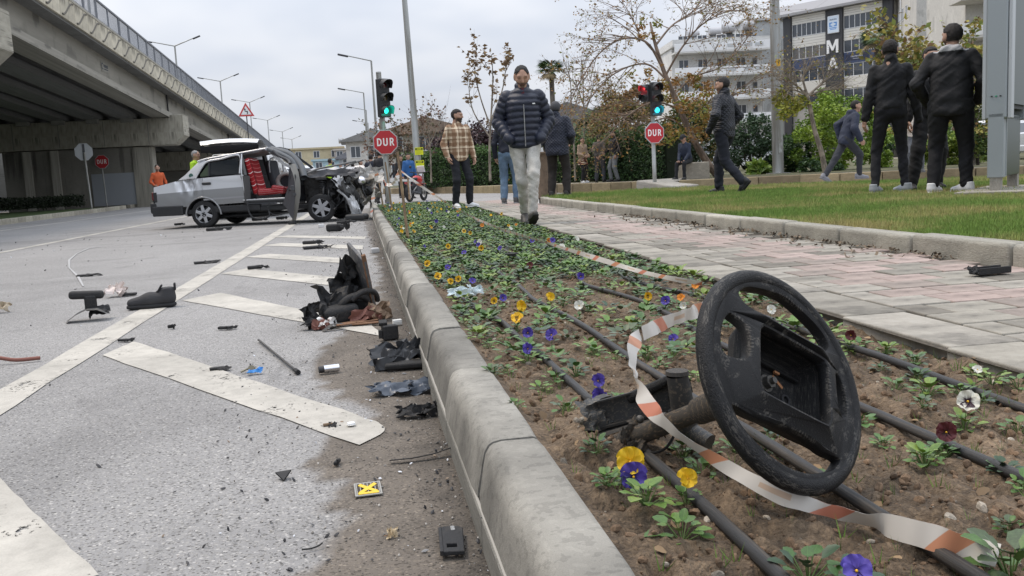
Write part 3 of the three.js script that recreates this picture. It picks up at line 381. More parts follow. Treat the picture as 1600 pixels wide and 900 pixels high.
house('low_house', 'low grey villa behind the dark red trees', 668, 280, -95, 9, 5.4, [.5, .48, .44], { n: 3, roof: [.33, .25, .2], roofH: 1.7 });
house('villa', 'villa with grey pitched roof behind the palm', 888, 275, -92, 8, 6.0, [.5, .48, .45], { n: 3, roof: [.25, .25, .27], roofH: 1.8, balc: .1 });
solo('garden_wall', 'brown brick garden wall across the end of the road behind the wreck', 'wall', box(9, 2.1, .4, ...onZ(508, 278, -150).toArray()), wallMat([.2, .12, .08], .5));
struct('hills', (() => { const xs = range(-300, 420, 12), g = sheet(xs, [-700, -780, -900], (x, z, i, j) => [j === 1 ? sstep(-40, 60, x) * (6 + fbm(x * .012, 3, 4) * 22 + sstep(20, 60, x) * sstep(170, 110, x) * 22) : -1, .8, .9, 1]); return g; })(), std([.16, .2, .24], 1, 0, { vertexColors: true }));
// ---------- trees and shrubs ----------
const leafGeo = (() => { const g = new THREE.BufferGeometry(); g.setAttribute('position', new THREE.Float32BufferAttribute([0, 0, 0, .3, .1, .42, 0, .02, 1, -.3, .1, .42], 3)); g.setAttribute('uv', new THREE.Float32BufferAttribute([.5, 0, 1, .4, .5, 1, 0, .4], 2)); g.setIndex([0, 1, 2, 0, 2, 3]); g.computeVertexNormals(); return g; })();
const leafMat = phys([1, 1, 1], { roughness: .75, side: THREE.DoubleSide, transmission: .25, thickness: 0 });
// leaf cards of real size spread by a generator; pal gives linear colours
function leaves(parent, name, n, gen, size, pal, R, geo = leafGeo, flat = 1) {
  const im = new THREE.InstancedMesh(geo, leafMat, n), m = new THREE.Matrix4(), q = new THREE.Quaternion(), c = new THREE.Color();
  for (let i = 0; i < n; i++) { const p = gen(i), s = size * (.6 + R() * .8); q.setFromEuler(new THREE.Euler((R() - .5) * 2.6 * flat, R() * 6.283, (R() - .5) * 2.6 * flat)); m.compose(p, q, V(s, s, s)); im.setMatrixAt(i, m); const k = p.pal ?? R(), a = pal[Math.min(pal.length - 1, Math.floor(k * pal.length))], v = .7 + R() * .6; c.setRGB(a[0] * v, a[1] * v, a[2] * v); im.setColorAt(i, c); }
  im.name = name; im.userData.kind = 'stuff'; im.castShadow = im.receiveShadow = true; parent.add(im); return im;
}
const barkPink = std([.33, .25, .2], .9, 0, { map: rep(barkMap, 1, 2) });
const barkPale = std([.4, .35, .29], .9, 0, { map: rep(barkMap, 1, 2) }), barkGrey = std([.24, .21, .18], .9, 0, { map: rep(barkMap, 1, 2) }), barkDark = std([.11, .09, .075], .95, 0, { map: rep(barkMap, 1, 2) });
// twigs branching from limbs; returns tips
function twigs(out, tips, p, d, len, r, depth, R, droop = .1, spread = .7) {
  const k = 3, pts = [p]; let q = p.clone(), dd = d.clone(); for (let i = 0; i < k; i++) { dd = dd.clone().add(V((R() - .5) * .5, (R() - .5) * .4 - droop, (R() - .5) * .5)).normalize(); q = q.clone().addScaledVector(dd, len / k); pts.push(q); if (depth < 2) tips.push(q); }
  out.push(taper(pts, r, r * .45, depth > 1 ? 5 : 3, 4));
  if (depth > 0) { const n = 2 + (R() * 2 | 0); for (let i = 0; i < n; i++) { const s = pts[1 + (R() * 3 | 0)]; twigs(out, tips, s, dd.clone().add(V((R() - .5) * 2 * spread, (R() - .4) * 1.3 * spread, (R() - .5) * 2 * spread)).normalize(), len * (.55 + R() * .3), r * .5, depth - 1, R, droop, spread); } }
}
// clumpy crown points inside ellipsoids
function clumpGen(blobs, R, shell = .55) { const tot = blobs.reduce((s, b) => s + b[3] * b[4] * b[5], 0), sub = []; for (const b of blobs) { const n = Math.max(5, Math.round(60 * b[3] * b[4] * b[5] / tot)); for (let i = 0; i < n; i++) { const u = R() * 2 - 1, a = R() * 6.283, r = Math.cbrt(lerp(shell ** 3, 1, R())), s = Math.sqrt(1 - u * u); sub.push({ p: V(b[0] + Math.cos(a) * s * r * b[3], b[1] + u * r * b[4], b[2] + Math.sin(a) * s * r * b[5]), r: (.22 + R() * .2) * Math.min(b[3], b[4], b[5]), t: R() }); } }
  return () => { const c = sub[(R() * sub.length) | 0], v = V(R() - .5, R() - .5, R() - .5).normalize().multiplyScalar(c.r * Math.cbrt(R())); const p = c.p.clone().add(v); p.pal = clamp(c.t * .6 + R() * .4, 0, .999); return p; }; }
function trunkPts(list, z) { return list.map(([px, py, dz]) => onZ(px, py, z + (dz || 0))); }
// a tree drawn by its main limbs (pixels on a plane at distance z with own depth offsets), then grown
function limbTree(name, label, category, z, limbs, o) {
  const R = rng(o.seed), t = thing(name, label, category), wood = [], tips = [];
  limbs.forEach(([list, r0, r1], li) => { const pts = trunkPts(list, z); wood.push(taper(pts, r0, r1, 8, pts.length * 4)); if (li >= (o.from ?? 1)) { const c = new THREE.CatmullRomCurve3(pts), n = o.twigs || 10; for (let i = 0; i < n; i++) { const u = lerp(o.start ?? .25, 1, (i + R()) / n), p = c.getPoint(u), d = c.getTangent(u); twigs(wood, tips, p, d.add(V((R() - .5) * 2, (R() - .25) * 1.2, (R() - .5) * 2.4)).normalize(), (o.len || 1) * (.6 + R() * .7), lerp(r0, r1, u) * .45 + .004, o.depth ?? 2, R, o.droop ?? .05, o.spread ?? .7); } } });
  part(t, 'trunk', wood, o.bark || barkGrey);
  if (o.leaves) leaves(t, 'crown', o.leaves, () => { const p = tips[(R() * tips.length) | 0].clone(); return p.add(V((R() - .5), (R() - .5), (R() - .5)).multiplyScalar(o.jit ?? .15)); }, o.leafSize || .1, o.pal, R);
  if (o.blobs) leaves(t, 'foliage', o.blobLeaves, clumpGen(o.blobs.map(b => { const c = onZ(b[0], b[1], z), s = -z / 1400; return [c.x, c.y, c.z + (b[4] || 0), b[2] * s, b[3] * s, (b[2] + b[3]) / 2 * s]; }), R), o.blobSize || .1, o.blobPal || o.pal, R);
  return t;
}
const gold = [[.3, .16, .03], [.26, .13, .04], [.2, .12, .05], [.22, .2, .05], [.16, .17, .04]], greenD = [[.018, .05, .012], [.03, .075, .016], [.05, .11, .02], [.07, .14, .03]], greenY = [[.08, .16, .02], [.13, .22, .025], [.19, .28, .035], [.24, .32, .05]], olive = [[.2, .18, .03], [.3, .26, .04], [.16, .2, .04], [.34, .26, .06], [.2, .12, .05]];
// big leaning plane tree, almost bare
limbTree('plane_tree', 'large leaning pale trunked tree with nearly bare drooping branches behind the right traffic light', 'tree', -29, [
  [[[1130, 284], [1108, 258, .1], [1082, 215, .2], [1058, 160], [1035, 105], [1022, 62], [1016, 35, -.3]], .15, .035],
  [[[1035, 105], [1010, 66, .3], [975, 60, .6], [940, 80, 1], [905, 130, 1.4], [880, 190, 1.7]], .045, .01],
  [[[1045, 128], [1010, 100, -.6], [965, 112, -1], [925, 150, -1.4], [900, 200, -1.6]], .038, .008],
  [[[1040, 118], [1065, 75, .6], [1095, 40, 1], [1130, 20, 1.3], [1165, 15, 1.6]], .038, .008], [[[1050, 150], [1085, 120, -.5], [1125, 105, -1], [1160, 70, -1.4], [1175, 45, -1.6]], .038, .008],
  [[[1062, 170], [1020, 160, .8], [975, 185, 1.3], [945, 220, 1.6]], .038, .008], [[[1030, 90], [1000, 55, -1], [985, 25, -1.4], [965, 15, -1.8]], .032, .007], [[[1070, 190], [1100, 165, 1], [1140, 150, 1.4], [1170, 140, 1.8]], .032, .007],
  [[[1025, 70], [1050, 40, -.5], [1085, 15, -1], [1100, -10, -1.3]], .04, .01], [[[1075, 200], [1040, 185, -1], [1000, 195, -1.6], [960, 170, -2]], .032, .007],
], { seed: 41, twigs: 20, len: 1.25, depth: 2, droop: .1, bark: barkPink, leaves: 6500, leafSize: .075, jit: .12, pal: [...gold, [.3, .17, .03], [.2, .13, .05]], blobs: [[1012, 45, 22, 20], [1080, 140, 42, 30, -.6], [1080, 185, 45, 45, .6], [1040, 215, 30, 30, .8], [1100, 165, 40, 30, .9], [1000, 130, 40, 22, .9], [1110, 120, 34, 20, -.5]], blobLeaves: 3000, blobSize: .1, blobPal: [[.2, .24, .03], [.26, .2, .03], [.3, .15, .03], [.22, .12, .04]] });
// autumn tree behind it
limbTree('autumn_tree', 'golden brown autumn tree left of the right traffic light', 'tree', -36, [[[[985, 282], [988, 240], [980, 190], [975, 150]], .12, .04], [[[985, 215], [955, 180], [945, 150]], .06, .02], [[[985, 205], [1010, 175], [1025, 150]], .06, .02]], { seed: 43, twigs: 9, len: .9, leaves: 500, leafSize: .13, pal: gold, blobs: [[958, 195, 42, 46], [1005, 195, 40, 44], [980, 162, 46, 26], [985, 235, 50, 26]], blobLeaves: 8500, blobSize: .13, blobPal: [...gold, [.1, .1, .04], [.08, .12, .03]] });
// thin young trees with a few hanging leaves
const sap = { twigs: 7, len: .7, depth: 1, bark: barkPale, start: .35, from: 0, spread: .35, droop: -.12 };
limbTree('sapling', 'young bare tree with brown clustered leaves left of the man in the quilted puffer jacket', 'tree', -33, [[[[766, 283], [765, 230], [768, 170], [770, 120], [768, 85]], .05, .012], [[[767, 200], [750, 150], [742, 112], [744, 90]], .03, .008], [[[767, 190], [785, 140], [790, 112], [798, 98]], .03, .008], [[[766, 215], [740, 175], [733, 140], [738, 110]], .03, .008]], { ...sap, len: .5, seed: 51, leaves: 380, leafSize: .16, pal: [[.2, .12, .05], [.28, .19, .08], [.16, .1, .05]], jit: .1 });
limbTree('sapling', 'young bare tree with white trunk right of the palm', 'tree', -34, [[[[899, 283], [897, 230], [893, 170], [890, 120], [880, 95]], .045, .01], [[[895, 180], [905, 140], [910, 105]], .03, .008]], { ...sap, seed: 52, leaves: 60, leafSize: .12, pal: gold });
limbTree('sapling', 'second young bare tree between the palm and the golden tree', 'tree', -35, [[[[916, 282], [913, 230], [912, 170], [910, 110], [908, 95]], .04, .01], [[[912, 180], [925, 145], [930, 110]], .03, .008], [[[912, 165], [898, 130], [880, 112]], .03, .008]], { ...sap, seed: 53, leaves: 60, leafSize: .12, pal: gold });
limbTree('sapling', 'thin pale trunked tree at the left end of the hedge', 'tree', -42, [[[[674, 286], [673, 250], [671, 215], [668, 190]], .05, .01], [[[672, 230], [660, 205], [655, 190]], .03, .008], [[[672, 225], [684, 200], [690, 185]], .03, .008]], { ...sap, seed: 54, twigs: 9, leaves: 160, leafSize: .14, pal: [[.2, .12, .07], [.13, .07, .05]] });
// reddish bare shrubs behind the left traffic light
limbTree('bare_shrub', 'brown twiggy shrub behind the near stop sign', 'tree', -55, [[[[604, 290], [602, 262], [598, 240]], .08, .02], [[[605, 285], [618, 260], [622, 235]], .06, .02], [[[604, 285], [590, 262], [585, 245]], .06, .02]], { seed: 55, from: 0, twigs: 9, len: 1.1, leaves: 700, leafSize: .16, pal: [[.2, .1, .06], [.14, .07, .05], [.24, .14, .08]], bark: barkDark });
limbTree('bare_shrub', 'brown leaved small tree right of the near stop sign', 'tree', -52, [[[[640, 290], [640, 260], [636, 225]], .08, .02], [[[640, 270], [625, 240], [618, 220]], .05, .02], [[[640, 265], [655, 240], [660, 215]], .05, .02]], { seed: 56, from: 0, twigs: 9, len: 1.1, leaves: 900, leafSize: .17, pal: [[.13, .1, .05], [.1, .09, .04], [.19, .11, .06]], bark: barkDark });
// dark purple-leaved trees
const purple = [[.04, .018, .024], [.06, .025, .03], [.03, .014, .02], [.085, .04, .04]];
[[715, 230, 'dark purple leaved tree behind the man in the checked shirt', 34, 45, 61, -44], [752, 235, 'dark purple leaved tree between the checked shirt man and the young bare tree', 30, 40, 62, -46], [688, 245, 'smaller dull purple tree at the left end of the purple row', 20, 36, 63, -48], [790, 238, 'low purple leaved tree behind the central walking man', 26, 36, 64, -47]].forEach(([x, y, label, w, h, seed, z]) => limbTree('purple_tree', label, 'tree', z, [[[[x, 285], [x, 250], [x - 2, y - 10]], .12, .05], [[[x, 255], [x - w * .5, y - 10]], .06, .02], [[[x, 255], [x + w * .5, y - 15]], .06, .02]], { seed, twigs: 8, len: 1, bark: barkDark, blobs: [[x, y, w, h], [x - w * .4, y + 6, w * .6, h * .6], [x + w * .4, y, w * .6, h * .7]], blobLeaves: 2200, blobSize: .17, blobPal: purple }));
// palms
function palm(label, px, pyTop, pyBase, z, crown, seed, trunkR = .17) {
  const R = rng(seed), t = thing('palm_tree', label, 'palm'), top = onZ(px, pyTop, z), base = onZ(px + 6, pyBase, z); part(t, 'trunk', taper([base, base.clone().lerp(top, .5).add(V(.05, 0, 0)), top], trunkR * 1.2, trunkR, 9, 14), barkGrey); const fr = [], dead = [];
  for (let i = 0; i < 34; i++) { const a = R() * 6.283, up = 1.1 - R() * 1.9, len = crown * (.75 + R() * .3), d = V(Math.cos(a), up, Math.sin(a)).normalize(), old = up < -.45, st = top.clone(), en = top.clone().addScaledVector(d, len * .45), list = old ? dead : fr; list.push(taper([st, en], .02, .012, 3, 2)); const side = d.clone().cross(V(0, 1, 0)).normalize(), nn = side.clone().cross(d);
    for (let k = 0; k < 15; k++) { const b = (k / 14 - .5) * 2.6, dir = d.clone().multiplyScalar(Math.cos(b)).addScaledVector(side, Math.sin(b)).add(V(0, -.12 - .25 * Math.abs(b), 0)).normalize(), L = len * .6 * (1 - .18 * Math.abs(b)), w = .03 * crown, e = en.clone().addScaledVector(dir, L).add(V(0, -L * .22, 0)), m2 = en.clone().addScaledVector(dir, L * .55); const p = dir.clone().cross(nn).normalize().multiplyScalar(w); const g = new THREE.BufferGeometry(); const A = en, B = m2.clone().add(p), C2 = m2.clone().sub(p); g.setAttribute('position', new THREE.Float32BufferAttribute([...A, ...B, ...C2, ...C2, ...B, ...e], 3)); list.push(g); } }
  part(t, 'frond', fr, std([.055, .1, .03], .7, 0, { side: THREE.DoubleSide })); if (dead.length) part(t, 'dry_frond', dead, std([.2, .15, .08], .9, 0, { side: THREE.DoubleSide })); return t;
}
palm('tall fan palm standing clear against the sky right of the walking man', 861, 108, 282, -62, 1.25, 71);
palm('lower fan palm half hidden behind the hedge and young trees', 918, 205, 282, -55, 1.5, 72, .22);
palm('fan palm behind the golden autumn tree', 945, 190, 282, -58, 1.9, 73, .22);
palm('fan palm with drooping fronds left of the lower palm', 890, 222, 282, -50, 1.3, 74, .2);
// hedges: leafy walls
function hedge(name, label, a, b, h, w, seed, pal, n, size = .1) { const R = rng(seed), t = thing(name, label, 'hedge'); const d = b.clone().sub(a), L = d.length(), s = V(-d.z, 0, d.x).normalize(); part(t, 'stem', beam(a.clone().setY(.3 + h * .42), b.clone().setY(.3 + h * .42), w * .5, h * .84), std([.012, .02, .008], 1)); leaves(t, 'foliage', n, () => { const u = R(), bump = .75 + .5 * fbm(u * L * 1.1 + seed, 3, 3), v = Math.pow(R(), .8), q = R(), p = a.clone().addScaledVector(d, u).addScaledVector(s, (R() < .7 ? (R() < .5 ? -1 : 1) * (.38 + R() * .14) : R() - .5) * w * bump * (1 - .35 * v * v)); p.y = .3 + v * h * (.86 + .28 * fbm(u * L * 1.4, seed, 3)); p.pal = clamp(.15 + q * .5 + (v > .8 ? .3 : 0) - .2 * fbm(u * L * 2.2, v * 4, 2) + .1, 0, .99); return p; }, size, pal, R); return t; }  // stem is an added near-black core; inner hedge shade put into its colour
const hp = (x, y, z) => onZ(x, y, z).setY(.3);
hedge('hedge', 'long clipped green hedge behind the man in the checked shirt', hp(640, 285, -46), hp(845, 282, -38), 1.75, 1.1, 81, greenD.concat(greenY.slice(0, 1)), 15000, .11);
hedge('hedge', 'darker clipped hedge behind the group on the far pavement', hp(850, 282, -36.5), hp(985, 280, -33), 1.7, 1.1, 82, greenD.concat(greenY.slice(0, 1)), 11000, .1);
hedge('conifer_hedge', 'dense dark green conifer hedge behind the right stop sign', hp(968, 282, -31.5), hp(1052, 280, -29.5), 1.75, 1.3, 83, greenD, 11000, .085);
// shrubs
function shrub(label, z, blobs, seed, pal, n, size, stems = []) { const px = blobs[0]; return limbTree('shrub', label, 'shrub', z, [[[[px[0], 285], [px[0] + 3, 262], [px[0], px[1]]], .07, .03], ...stems.map(s => [s, .05, .015])], { seed, twigs: 5, len: .8, bark: barkDark, blobs, blobLeaves: n, blobSize: size, blobPal: pal }); }
shrub('green leafy tree top behind the plane tree trunk', -34, [[1075, 195, 34, 40], [1100, 230, 26, 26]], 120, [[.03, .06, .02], [.06, .1, .03], [.2, .15, .04], [.1, .12, .03]], 4200, .13);
shrub('dark feathery green shrub left of the right lamp post', -31, [[1170, 215, 40, 36], [1150, 235, 28, 26], [1190, 240, 26, 30]], 91, [[.02, .05, .02], [.035, .075, .03], [.05, .1, .035]], 5200, .11, [[[1178, 285], [1160, 240]], [[1176, 285], [1190, 245]]]);
shrub('bright yellow green shrub right of the white stemmed small tree', -29, [[1305, 190, 54, 50], [1265, 225, 38, 40], [1345, 200, 40, 52], [1330, 245, 40, 30], [1380, 225, 30, 40]], 92, [[.12, .2, .02], [.18, .29, .025], [.26, .37, .035], [.32, .42, .06]], 13000, .11);
shrub('yellow green bush low behind the two men in black', -27, [[1480, 232, 40, 30], [1520, 225, 36, 36]], 121, [[.12, .2, .02], [.2, .28, .03], [.27, .33, .04]], 7000, .12);
shrub('dark green bush beyond the man in the cream jacket', -40, [[1420, 225, 60, 34], [1500, 215, 60, 40], [1350, 235, 50, 26], [1580, 215, 40, 40]], 122, greenD.concat(greenY), 9000, .15);
shrub('dark green shrub between the lamp post and the white stemmed small tree', -30, [[1240, 235, 32, 30], [1225, 255, 22, 20]], 93, greenD, 3600, .11);
shrub('green shrub low beside the foot of the lunging man', -28, [[1265, 262, 20, 16], [1300, 265, 26, 14]], 94, greenD, 2200, .1);
shrub('clump of long leaved green plants left of the right lamp post', -29.5, [[1185, 265, 12, 10]], 95, greenY, 500, .25);
shrub('dark green bush behind the seated man', -32, [[1070, 235, 26, 30], [1050, 250, 20, 20]], 96, [[.02, .04, .015], [.04, .07, .025], [.07, .08, .03]], 2600, .12);
shrub('green bush right of the standing pair near the advertising pillar', -24, [[1525, 220, 22, 30], [1520, 180, 16, 20]], 97, [[.05, .1, .02], [.1, .16, .03], [.16, .2, .04]], 2200, .1);
// small tree with white-washed leaning stem
limbTree('white_stemmed_tree', 'small tree with leaning white stem, grey twiggy top and yellow green leaves', 'tree', -25, [[[[1290, 272], [1284, 240], [1272, 200], [1264, 160], [1258, 140]], .09, .05], [[[1262, 150], [1240, 130], [1222, 120]], .04, .012], [[[1262, 150], [1285, 130], [1305, 115]], .04, .012], [[[1260, 145], [1255, 120], [1265, 105]], .04, .012], [[[1262, 148], [1235, 140], [1218, 145]], .03, .01], [[[1262, 150], [1290, 140], [1312, 140]], .03, .01]], { seed: 98, twigs: 20, len: .55, depth: 2, spread: .9, bark: barkPale, leaves: 350, leafSize: .07, pal: olive, blobs: [[1230, 165, 20, 20], [1220, 150, 10, 14], [1250, 160, 16, 10]], blobLeaves: 700, blobSize: .12, blobPal: [[.28, .3, .03], [.34, .32, .04], [.18, .24, .03]] });
// big-leaved yellowing tree behind the standing men
limbTree('fig_tree', 'big leaved yellowing tree behind the two men in black on the lawn', 'tree', -22, [[[[1428, 272], [1425, 225], [1418, 170], [1412, 110]], .1, .04], [[[1420, 180], [1445, 130], [1455, 80]], .05, .015], [[[1422, 195], [1395, 140], [1400, 70]], .05, .015], [[[1422, 205], [1470, 180], [1510, 120]], .05, .015], [[[1420, 170], [1405, 120], [1385, 65]], .04, .015], [[[1424, 215], [1455, 190], [1470, 150]], .04, .015]], { seed: 99, twigs: 10, len: .8, depth: 1, leaves: 1500, leafSize: .17, pal: olive, jit: .3, bark: barkGrey, blobs: [[1430, 190, 26, 50], [1400, 90, 22, 25], [1520, 90, 24, 40], [1440, 110, 20, 34]], blobLeaves: 900, blobSize: .16, blobPal: olive });
limbTree('autumn_tree', 'yellow leaved tree right of the men and behind the advertising pillar', 'tree', -24, [[[[1520, 268], [1522, 220], [1525, 160], [1528, 90]], .07, .03], [[[1524, 150], [1545, 110], [1580, 70]], .04, .012], [[[1524, 160], [1505, 120], [1512, 60]], .04, .012]], { seed: 100, from: 0, twigs: 10, len: .7, depth: 1, leaves: 900, leafSize: .15, pal: olive, jit: .25 });
palm('green feathery palm in front of the grey office block', 1370, 60, 275, -60, 1.6, 75, .2);
// dark low bushes in the bridge's shade
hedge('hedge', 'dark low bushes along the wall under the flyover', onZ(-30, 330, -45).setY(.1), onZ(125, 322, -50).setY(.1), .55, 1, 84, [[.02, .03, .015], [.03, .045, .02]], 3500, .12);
// bushes far along the road
[[455, 272, -160, 14, 5], [590, 276, -110, 10, 7], [570, 281, -150, 8, 4]].forEach(([x, y, z, w, h], i) => shrub(['far green bushes behind the wreck at the end of the bridge ramp', 'far bushes beyond the junction in front of the white house', 'far low bushes at the end of the road'][i], z, [[x, y, w, h]], 110 + i, greenD, 700, .5));
// ---------- poles, signs, signals, billboard pillar ----------
function lampPost(label, base, h, arms, group, lean = 0, r = .1) { const t = thing('street_lamp', label, 'street lamp', base, 0, group); part(t, 'pole', [taper([V(0, 0, 0), V(0, h * .5, 0), V(0, h, 0)], r, r * .55, 10, 6)], M.galv); for (const [dx, dy, dz] of arms) { part(t, 'arm', bar([0, h, 0], [dx, h + dy, dz], r * .45, r * .35, 6), M.galv); part(t, 'lamp_head', rbox(.75, .12, .3, .05, dx * 1.12, h + dy * 1.1 - .03, dz, 0, 0, Math.atan2(dy, dx)), M.darkGrey); } t.rotation.z = lean; return t; }
[[273, 72, 90], [344, 127, 120], [418, 188, 178], [441, 206, 206], [456, 218, 232]].forEach(([x, y, d], i) => { const p = onZ(x, y, -d); lampPost(['nearest double armed lamp post above the flyover railing', 'second double armed lamp post behind the flyover railing', 'third double armed lamp post, right of the warning triangle', 'fourth double armed lamp post toward the low end of the flyover', 'farthest double armed lamp post at the end of the flyover'][i], [p.x, 0, p.z], p.y, [[-2.1, .45, 0], [1.8, .7, 0]], 'double armed lamp posts along the flyover', 0, .13); });
{ const p = onZ(390, 160, -147); lampPost('double armed lamp post half hidden behind the warning triangle', [p.x, 0, p.z], p.y, [[-2.1, .45, 0], [1.8, .7, 0]], 'double armed lamp posts along the flyover', 0, .13); const q = onZ(134, -40, -62); lampPost('lamp post rising out of the picture behind the flyover railing at the upper left', [q.x, 0, q.z], q.y + 2, [[-2, .4, 0], [1.8, .5, 0]], null, 0, .12); }
[[580, 95, 66, 'tallest single armed street lamp left of the near traffic light', -1.75], [568, 145, 92, 'second single armed street lamp, its arm just below the tallest one', -1.9], [572, 172, 120, 'third single armed street lamp in the row toward the town', -1.9], [575, 192, 150, 'fourth single armed street lamp in the row toward the town', -1.9], [577, 212, 182, 'fifth single armed street lamp far down the road', -1.9], [579, 228, 215, 'sixth and farthest single armed street lamp down the road', -1.9], [593, 188, 100, 'grey armless lamp post close behind the near traffic light', 0]].forEach(([x, y, d, label, arm]) => { const p = onZ(x, y, -d); lampPost(label, [p.x, 0, p.z], p.y, arm ? [[arm, .42, 0]] : [], arm ? 'single armed street lamps along the road' : null, 0, .11); });
{ // tall poles leaving the frame
  const b = onZ(656, 292, -37).setY(.25), t = thing('lamp_pole', 'tall grey lamp pole with two small yellow plates right of the near stop sign', 'lamp post', b); part(t, 'pole', taper([V(0, 0, 0), V(-.1, 6, 0), V(-.22, 12.5, 0)], .15, .08, 10, 8), M.galv); part(t, 'base_plate', box(.4, .05, .4, 0, .03, 0), M.galv); part(t, 'arm', bar([-.22, 12.4, 0], [-2.2, 12.9, 0], .05, .04), M.galv);
  const yp = canvasTex(128, 128, c => { c.fillStyle = '#d8dc20'; c.fillRect(0, 0, 128, 128); c.fillStyle = '#1c1c18'; c.fillRect(8, 12, 112, 34); c.fillStyle = '#d8dc20'; c.fillRect(30, 20, 70, 16); c.fillStyle = '#1c1c18'; c.globalAlpha = .3; for (let i = 0; i < 4; i++) c.fillRect(18, 60 + i * 16, 92 - (i % 2) * 20, 6); });
  const ym = std([1, 1, 1], .6, 0, { map: yp }); for (const y of [1.62, 1.1]) part(t, 'yellow_plate', box(.34, .3, .02, .05, y, .16), ym);
  const b2 = onZ(1216, 271, -28.6).setY(.29), t2 = thing('lamp_pole', 'thick octagonal galvanised lamp pole with a yellow number plate in front of the grey flats', 'lamp post', b2); part(t2, 'pole', taper([V(0, 0, 0), V(-.05, 6, 0), V(-.12, 12, 0)], .2, .12, 8, 6), std([.4, .42, .43], .6, .3, { map: rep(rustMap, 1) })); part(t2, 'base_plate', box(.6, .04, .6, 0, .02, 0), M.galv); part(t2, 'service_door', box(.13, .55, .02, .0, .95, .185), M.galv);
  part(t2, 'number_plate', box(.14, .22, .02, -.02, 3.66, .165), std([1, 1, 1], .6, 0, { map: canvasTex(64, 96, c => { c.fillStyle = '#d9a514'; c.fillRect(0, 0, 64, 96); c.fillStyle = '#222'; c.beginPath(); c.moveTo(34, 14); c.lineTo(20, 52); c.lineTo(32, 50); c.lineTo(26, 84); c.lineTo(46, 40); c.lineTo(34, 44); c.lineTo(42, 14); c.fill(); }) })); part(t2, 'sticker', box(.11, .13, .01, .03, 1.95, .2), M.white); part(t2, 'strap', cyl(.19, .19, .03, -.02, 3.52, 0, 8), M.steel); part(t2, 'arm', bar([-.12, 11.9, 0], [-2, 12.4, 0], .05, .04), M.galv);
}
const durTex = canvasTex(256, 256, c => { c.fillStyle = '#c9c7c4'; c.fillRect(0, 0, 256, 256); c.fillStyle = '#b3242c'; c.beginPath(); for (let i = 0; i < 8; i++) { const a = Math.PI / 8 + i * Math.PI / 4; c.lineTo(128 + Math.cos(a) * 129, 128 + Math.sin(a) * 129); } c.fill(); c.fillStyle = '#e9e3e0'; c.font = 'bold 108px sans-serif'; c.textAlign = 'center'; c.save(); c.translate(128, 166); c.scale(.82, 1.05); c.fillText('D', -80, 0); c.fillText('U', 0, 0); c.fillText('R', 80, 0); c.restore(); });
const durMat = std([1, 1, 1], .45, 0, { map: durTex }), signBack = std([.34, .36, .37], .55, .3);
const octa = (R) => Array.from({ length: 8 }, (_, i) => { const a = Math.PI / 8 + i * Math.PI / 4; return [Math.cos(a) * R, Math.sin(a) * R]; });
function octSign(t, y, R, turn, z = .06) { const p = part(t, 'sign_plate', mv(extr(octa(R), .02, .004), 0, y, z - .02, 0, 0, 0), signBack); p.rotation.y = turn; const s = new THREE.Shape(octa(R * .965).map(q => new THREE.Vector2(...q))), g = new THREE.ShapeGeometry(s), u = g.attributes.uv, ps = g.attributes.position; for (let i = 0; i < u.count; i++) u.setXY(i, ps.getX(i) / (R * 1.85) * .5 * 1.0 + .5, ps.getY(i) / (R * 1.85) * .5 + .5); for (let i = 0; i < u.count; i++) u.setXY(i, (ps.getX(i) / (R * .93) + 1) / 2, (ps.getY(i) / (R * .93) + 1) / 2); part(p, 'sign_face', mv(g, 0, y, z + .006), durMat); return p; }
const lampGlow = (c, e) => new THREE.MeshStandardMaterial({ color: 0x050505, emissive: new THREE.Color().setRGB(...c), emissiveIntensity: e, roughness: .3 });
const lensG = phys([.01, .04, .03], { roughness: .2, clearcoat: 1 }), lensR = phys([.06, .008, .008], { roughness: .2, clearcoat: 1 }), lensY = phys([.06, .04, .008], { roughness: .2, clearcoat: 1 });
// a signal head facing +z; lit index lights one lamp
function signalHead(t, x, y, turn, n, lit, glow, s = .3, zo = 0) {
  const h = part(t, 'signal_head', rbox(s * 1.02, s * 1.03 * n, .16, .03, 0, 0, 0), M.plastic); h.position.set(x, y, zo); h.rotation.y = turn;
  for (let i = 0; i < n; i++) { const yy = ((n - 1) / 2 - i) * s * 1.03, on = i === lit; part(h, 'lens', mv(new THREE.SphereGeometry(s * .36, 16, 8, 0, 6.2832, 0, 1.2), 0, yy, .0, Math.PI / 2, 0, 0, [1, .5, 1]).translate(0, 0, .04), on ? lampGlow(...glow) : [lensR, lensY, lensG][n === 2 ? (i ? 2 : 0) : i]);
    const v = []; const seg = 14, P = [], I = []; for (let k = 0; k <= seg; k++) { const a = -.55 + k / seg * (Math.PI + 1.1), e = .27 * (.55 + .45 * Math.max(0, Math.sin(a))); for (const rr of [s * .47, s * .44]) { P.push(Math.cos(a) * rr, yy + Math.sin(a) * rr, .07, Math.cos(a) * rr * 1.02, yy + Math.sin(a) * rr * 1.02 - e * .12, .07 + e); } } for (let k = 0; k < seg; k++) { const a = k * 4, b = a + 4; I.push(a, b, b + 1, a, b + 1, a + 1, a + 2, b + 3, b + 2, a + 2, a + 3, b + 3, a + 1, b + 1, b + 3, a + 1, b + 3, a + 3); } const g = new THREE.BufferGeometry(); g.setAttribute('position', new THREE.Float32BufferAttribute(P, 3)); g.setIndex(I); g.computeVertexNormals(); void v; part(h, 'visor', g, M.plastic);
    if (on) { const L = new THREE.PointLight(new THREE.Color().setRGB(...glow[0]), .25, 6, 2); L.position.set(0, yy, .19); L.castShadow = true; h.add(L); } }
  return h;
}
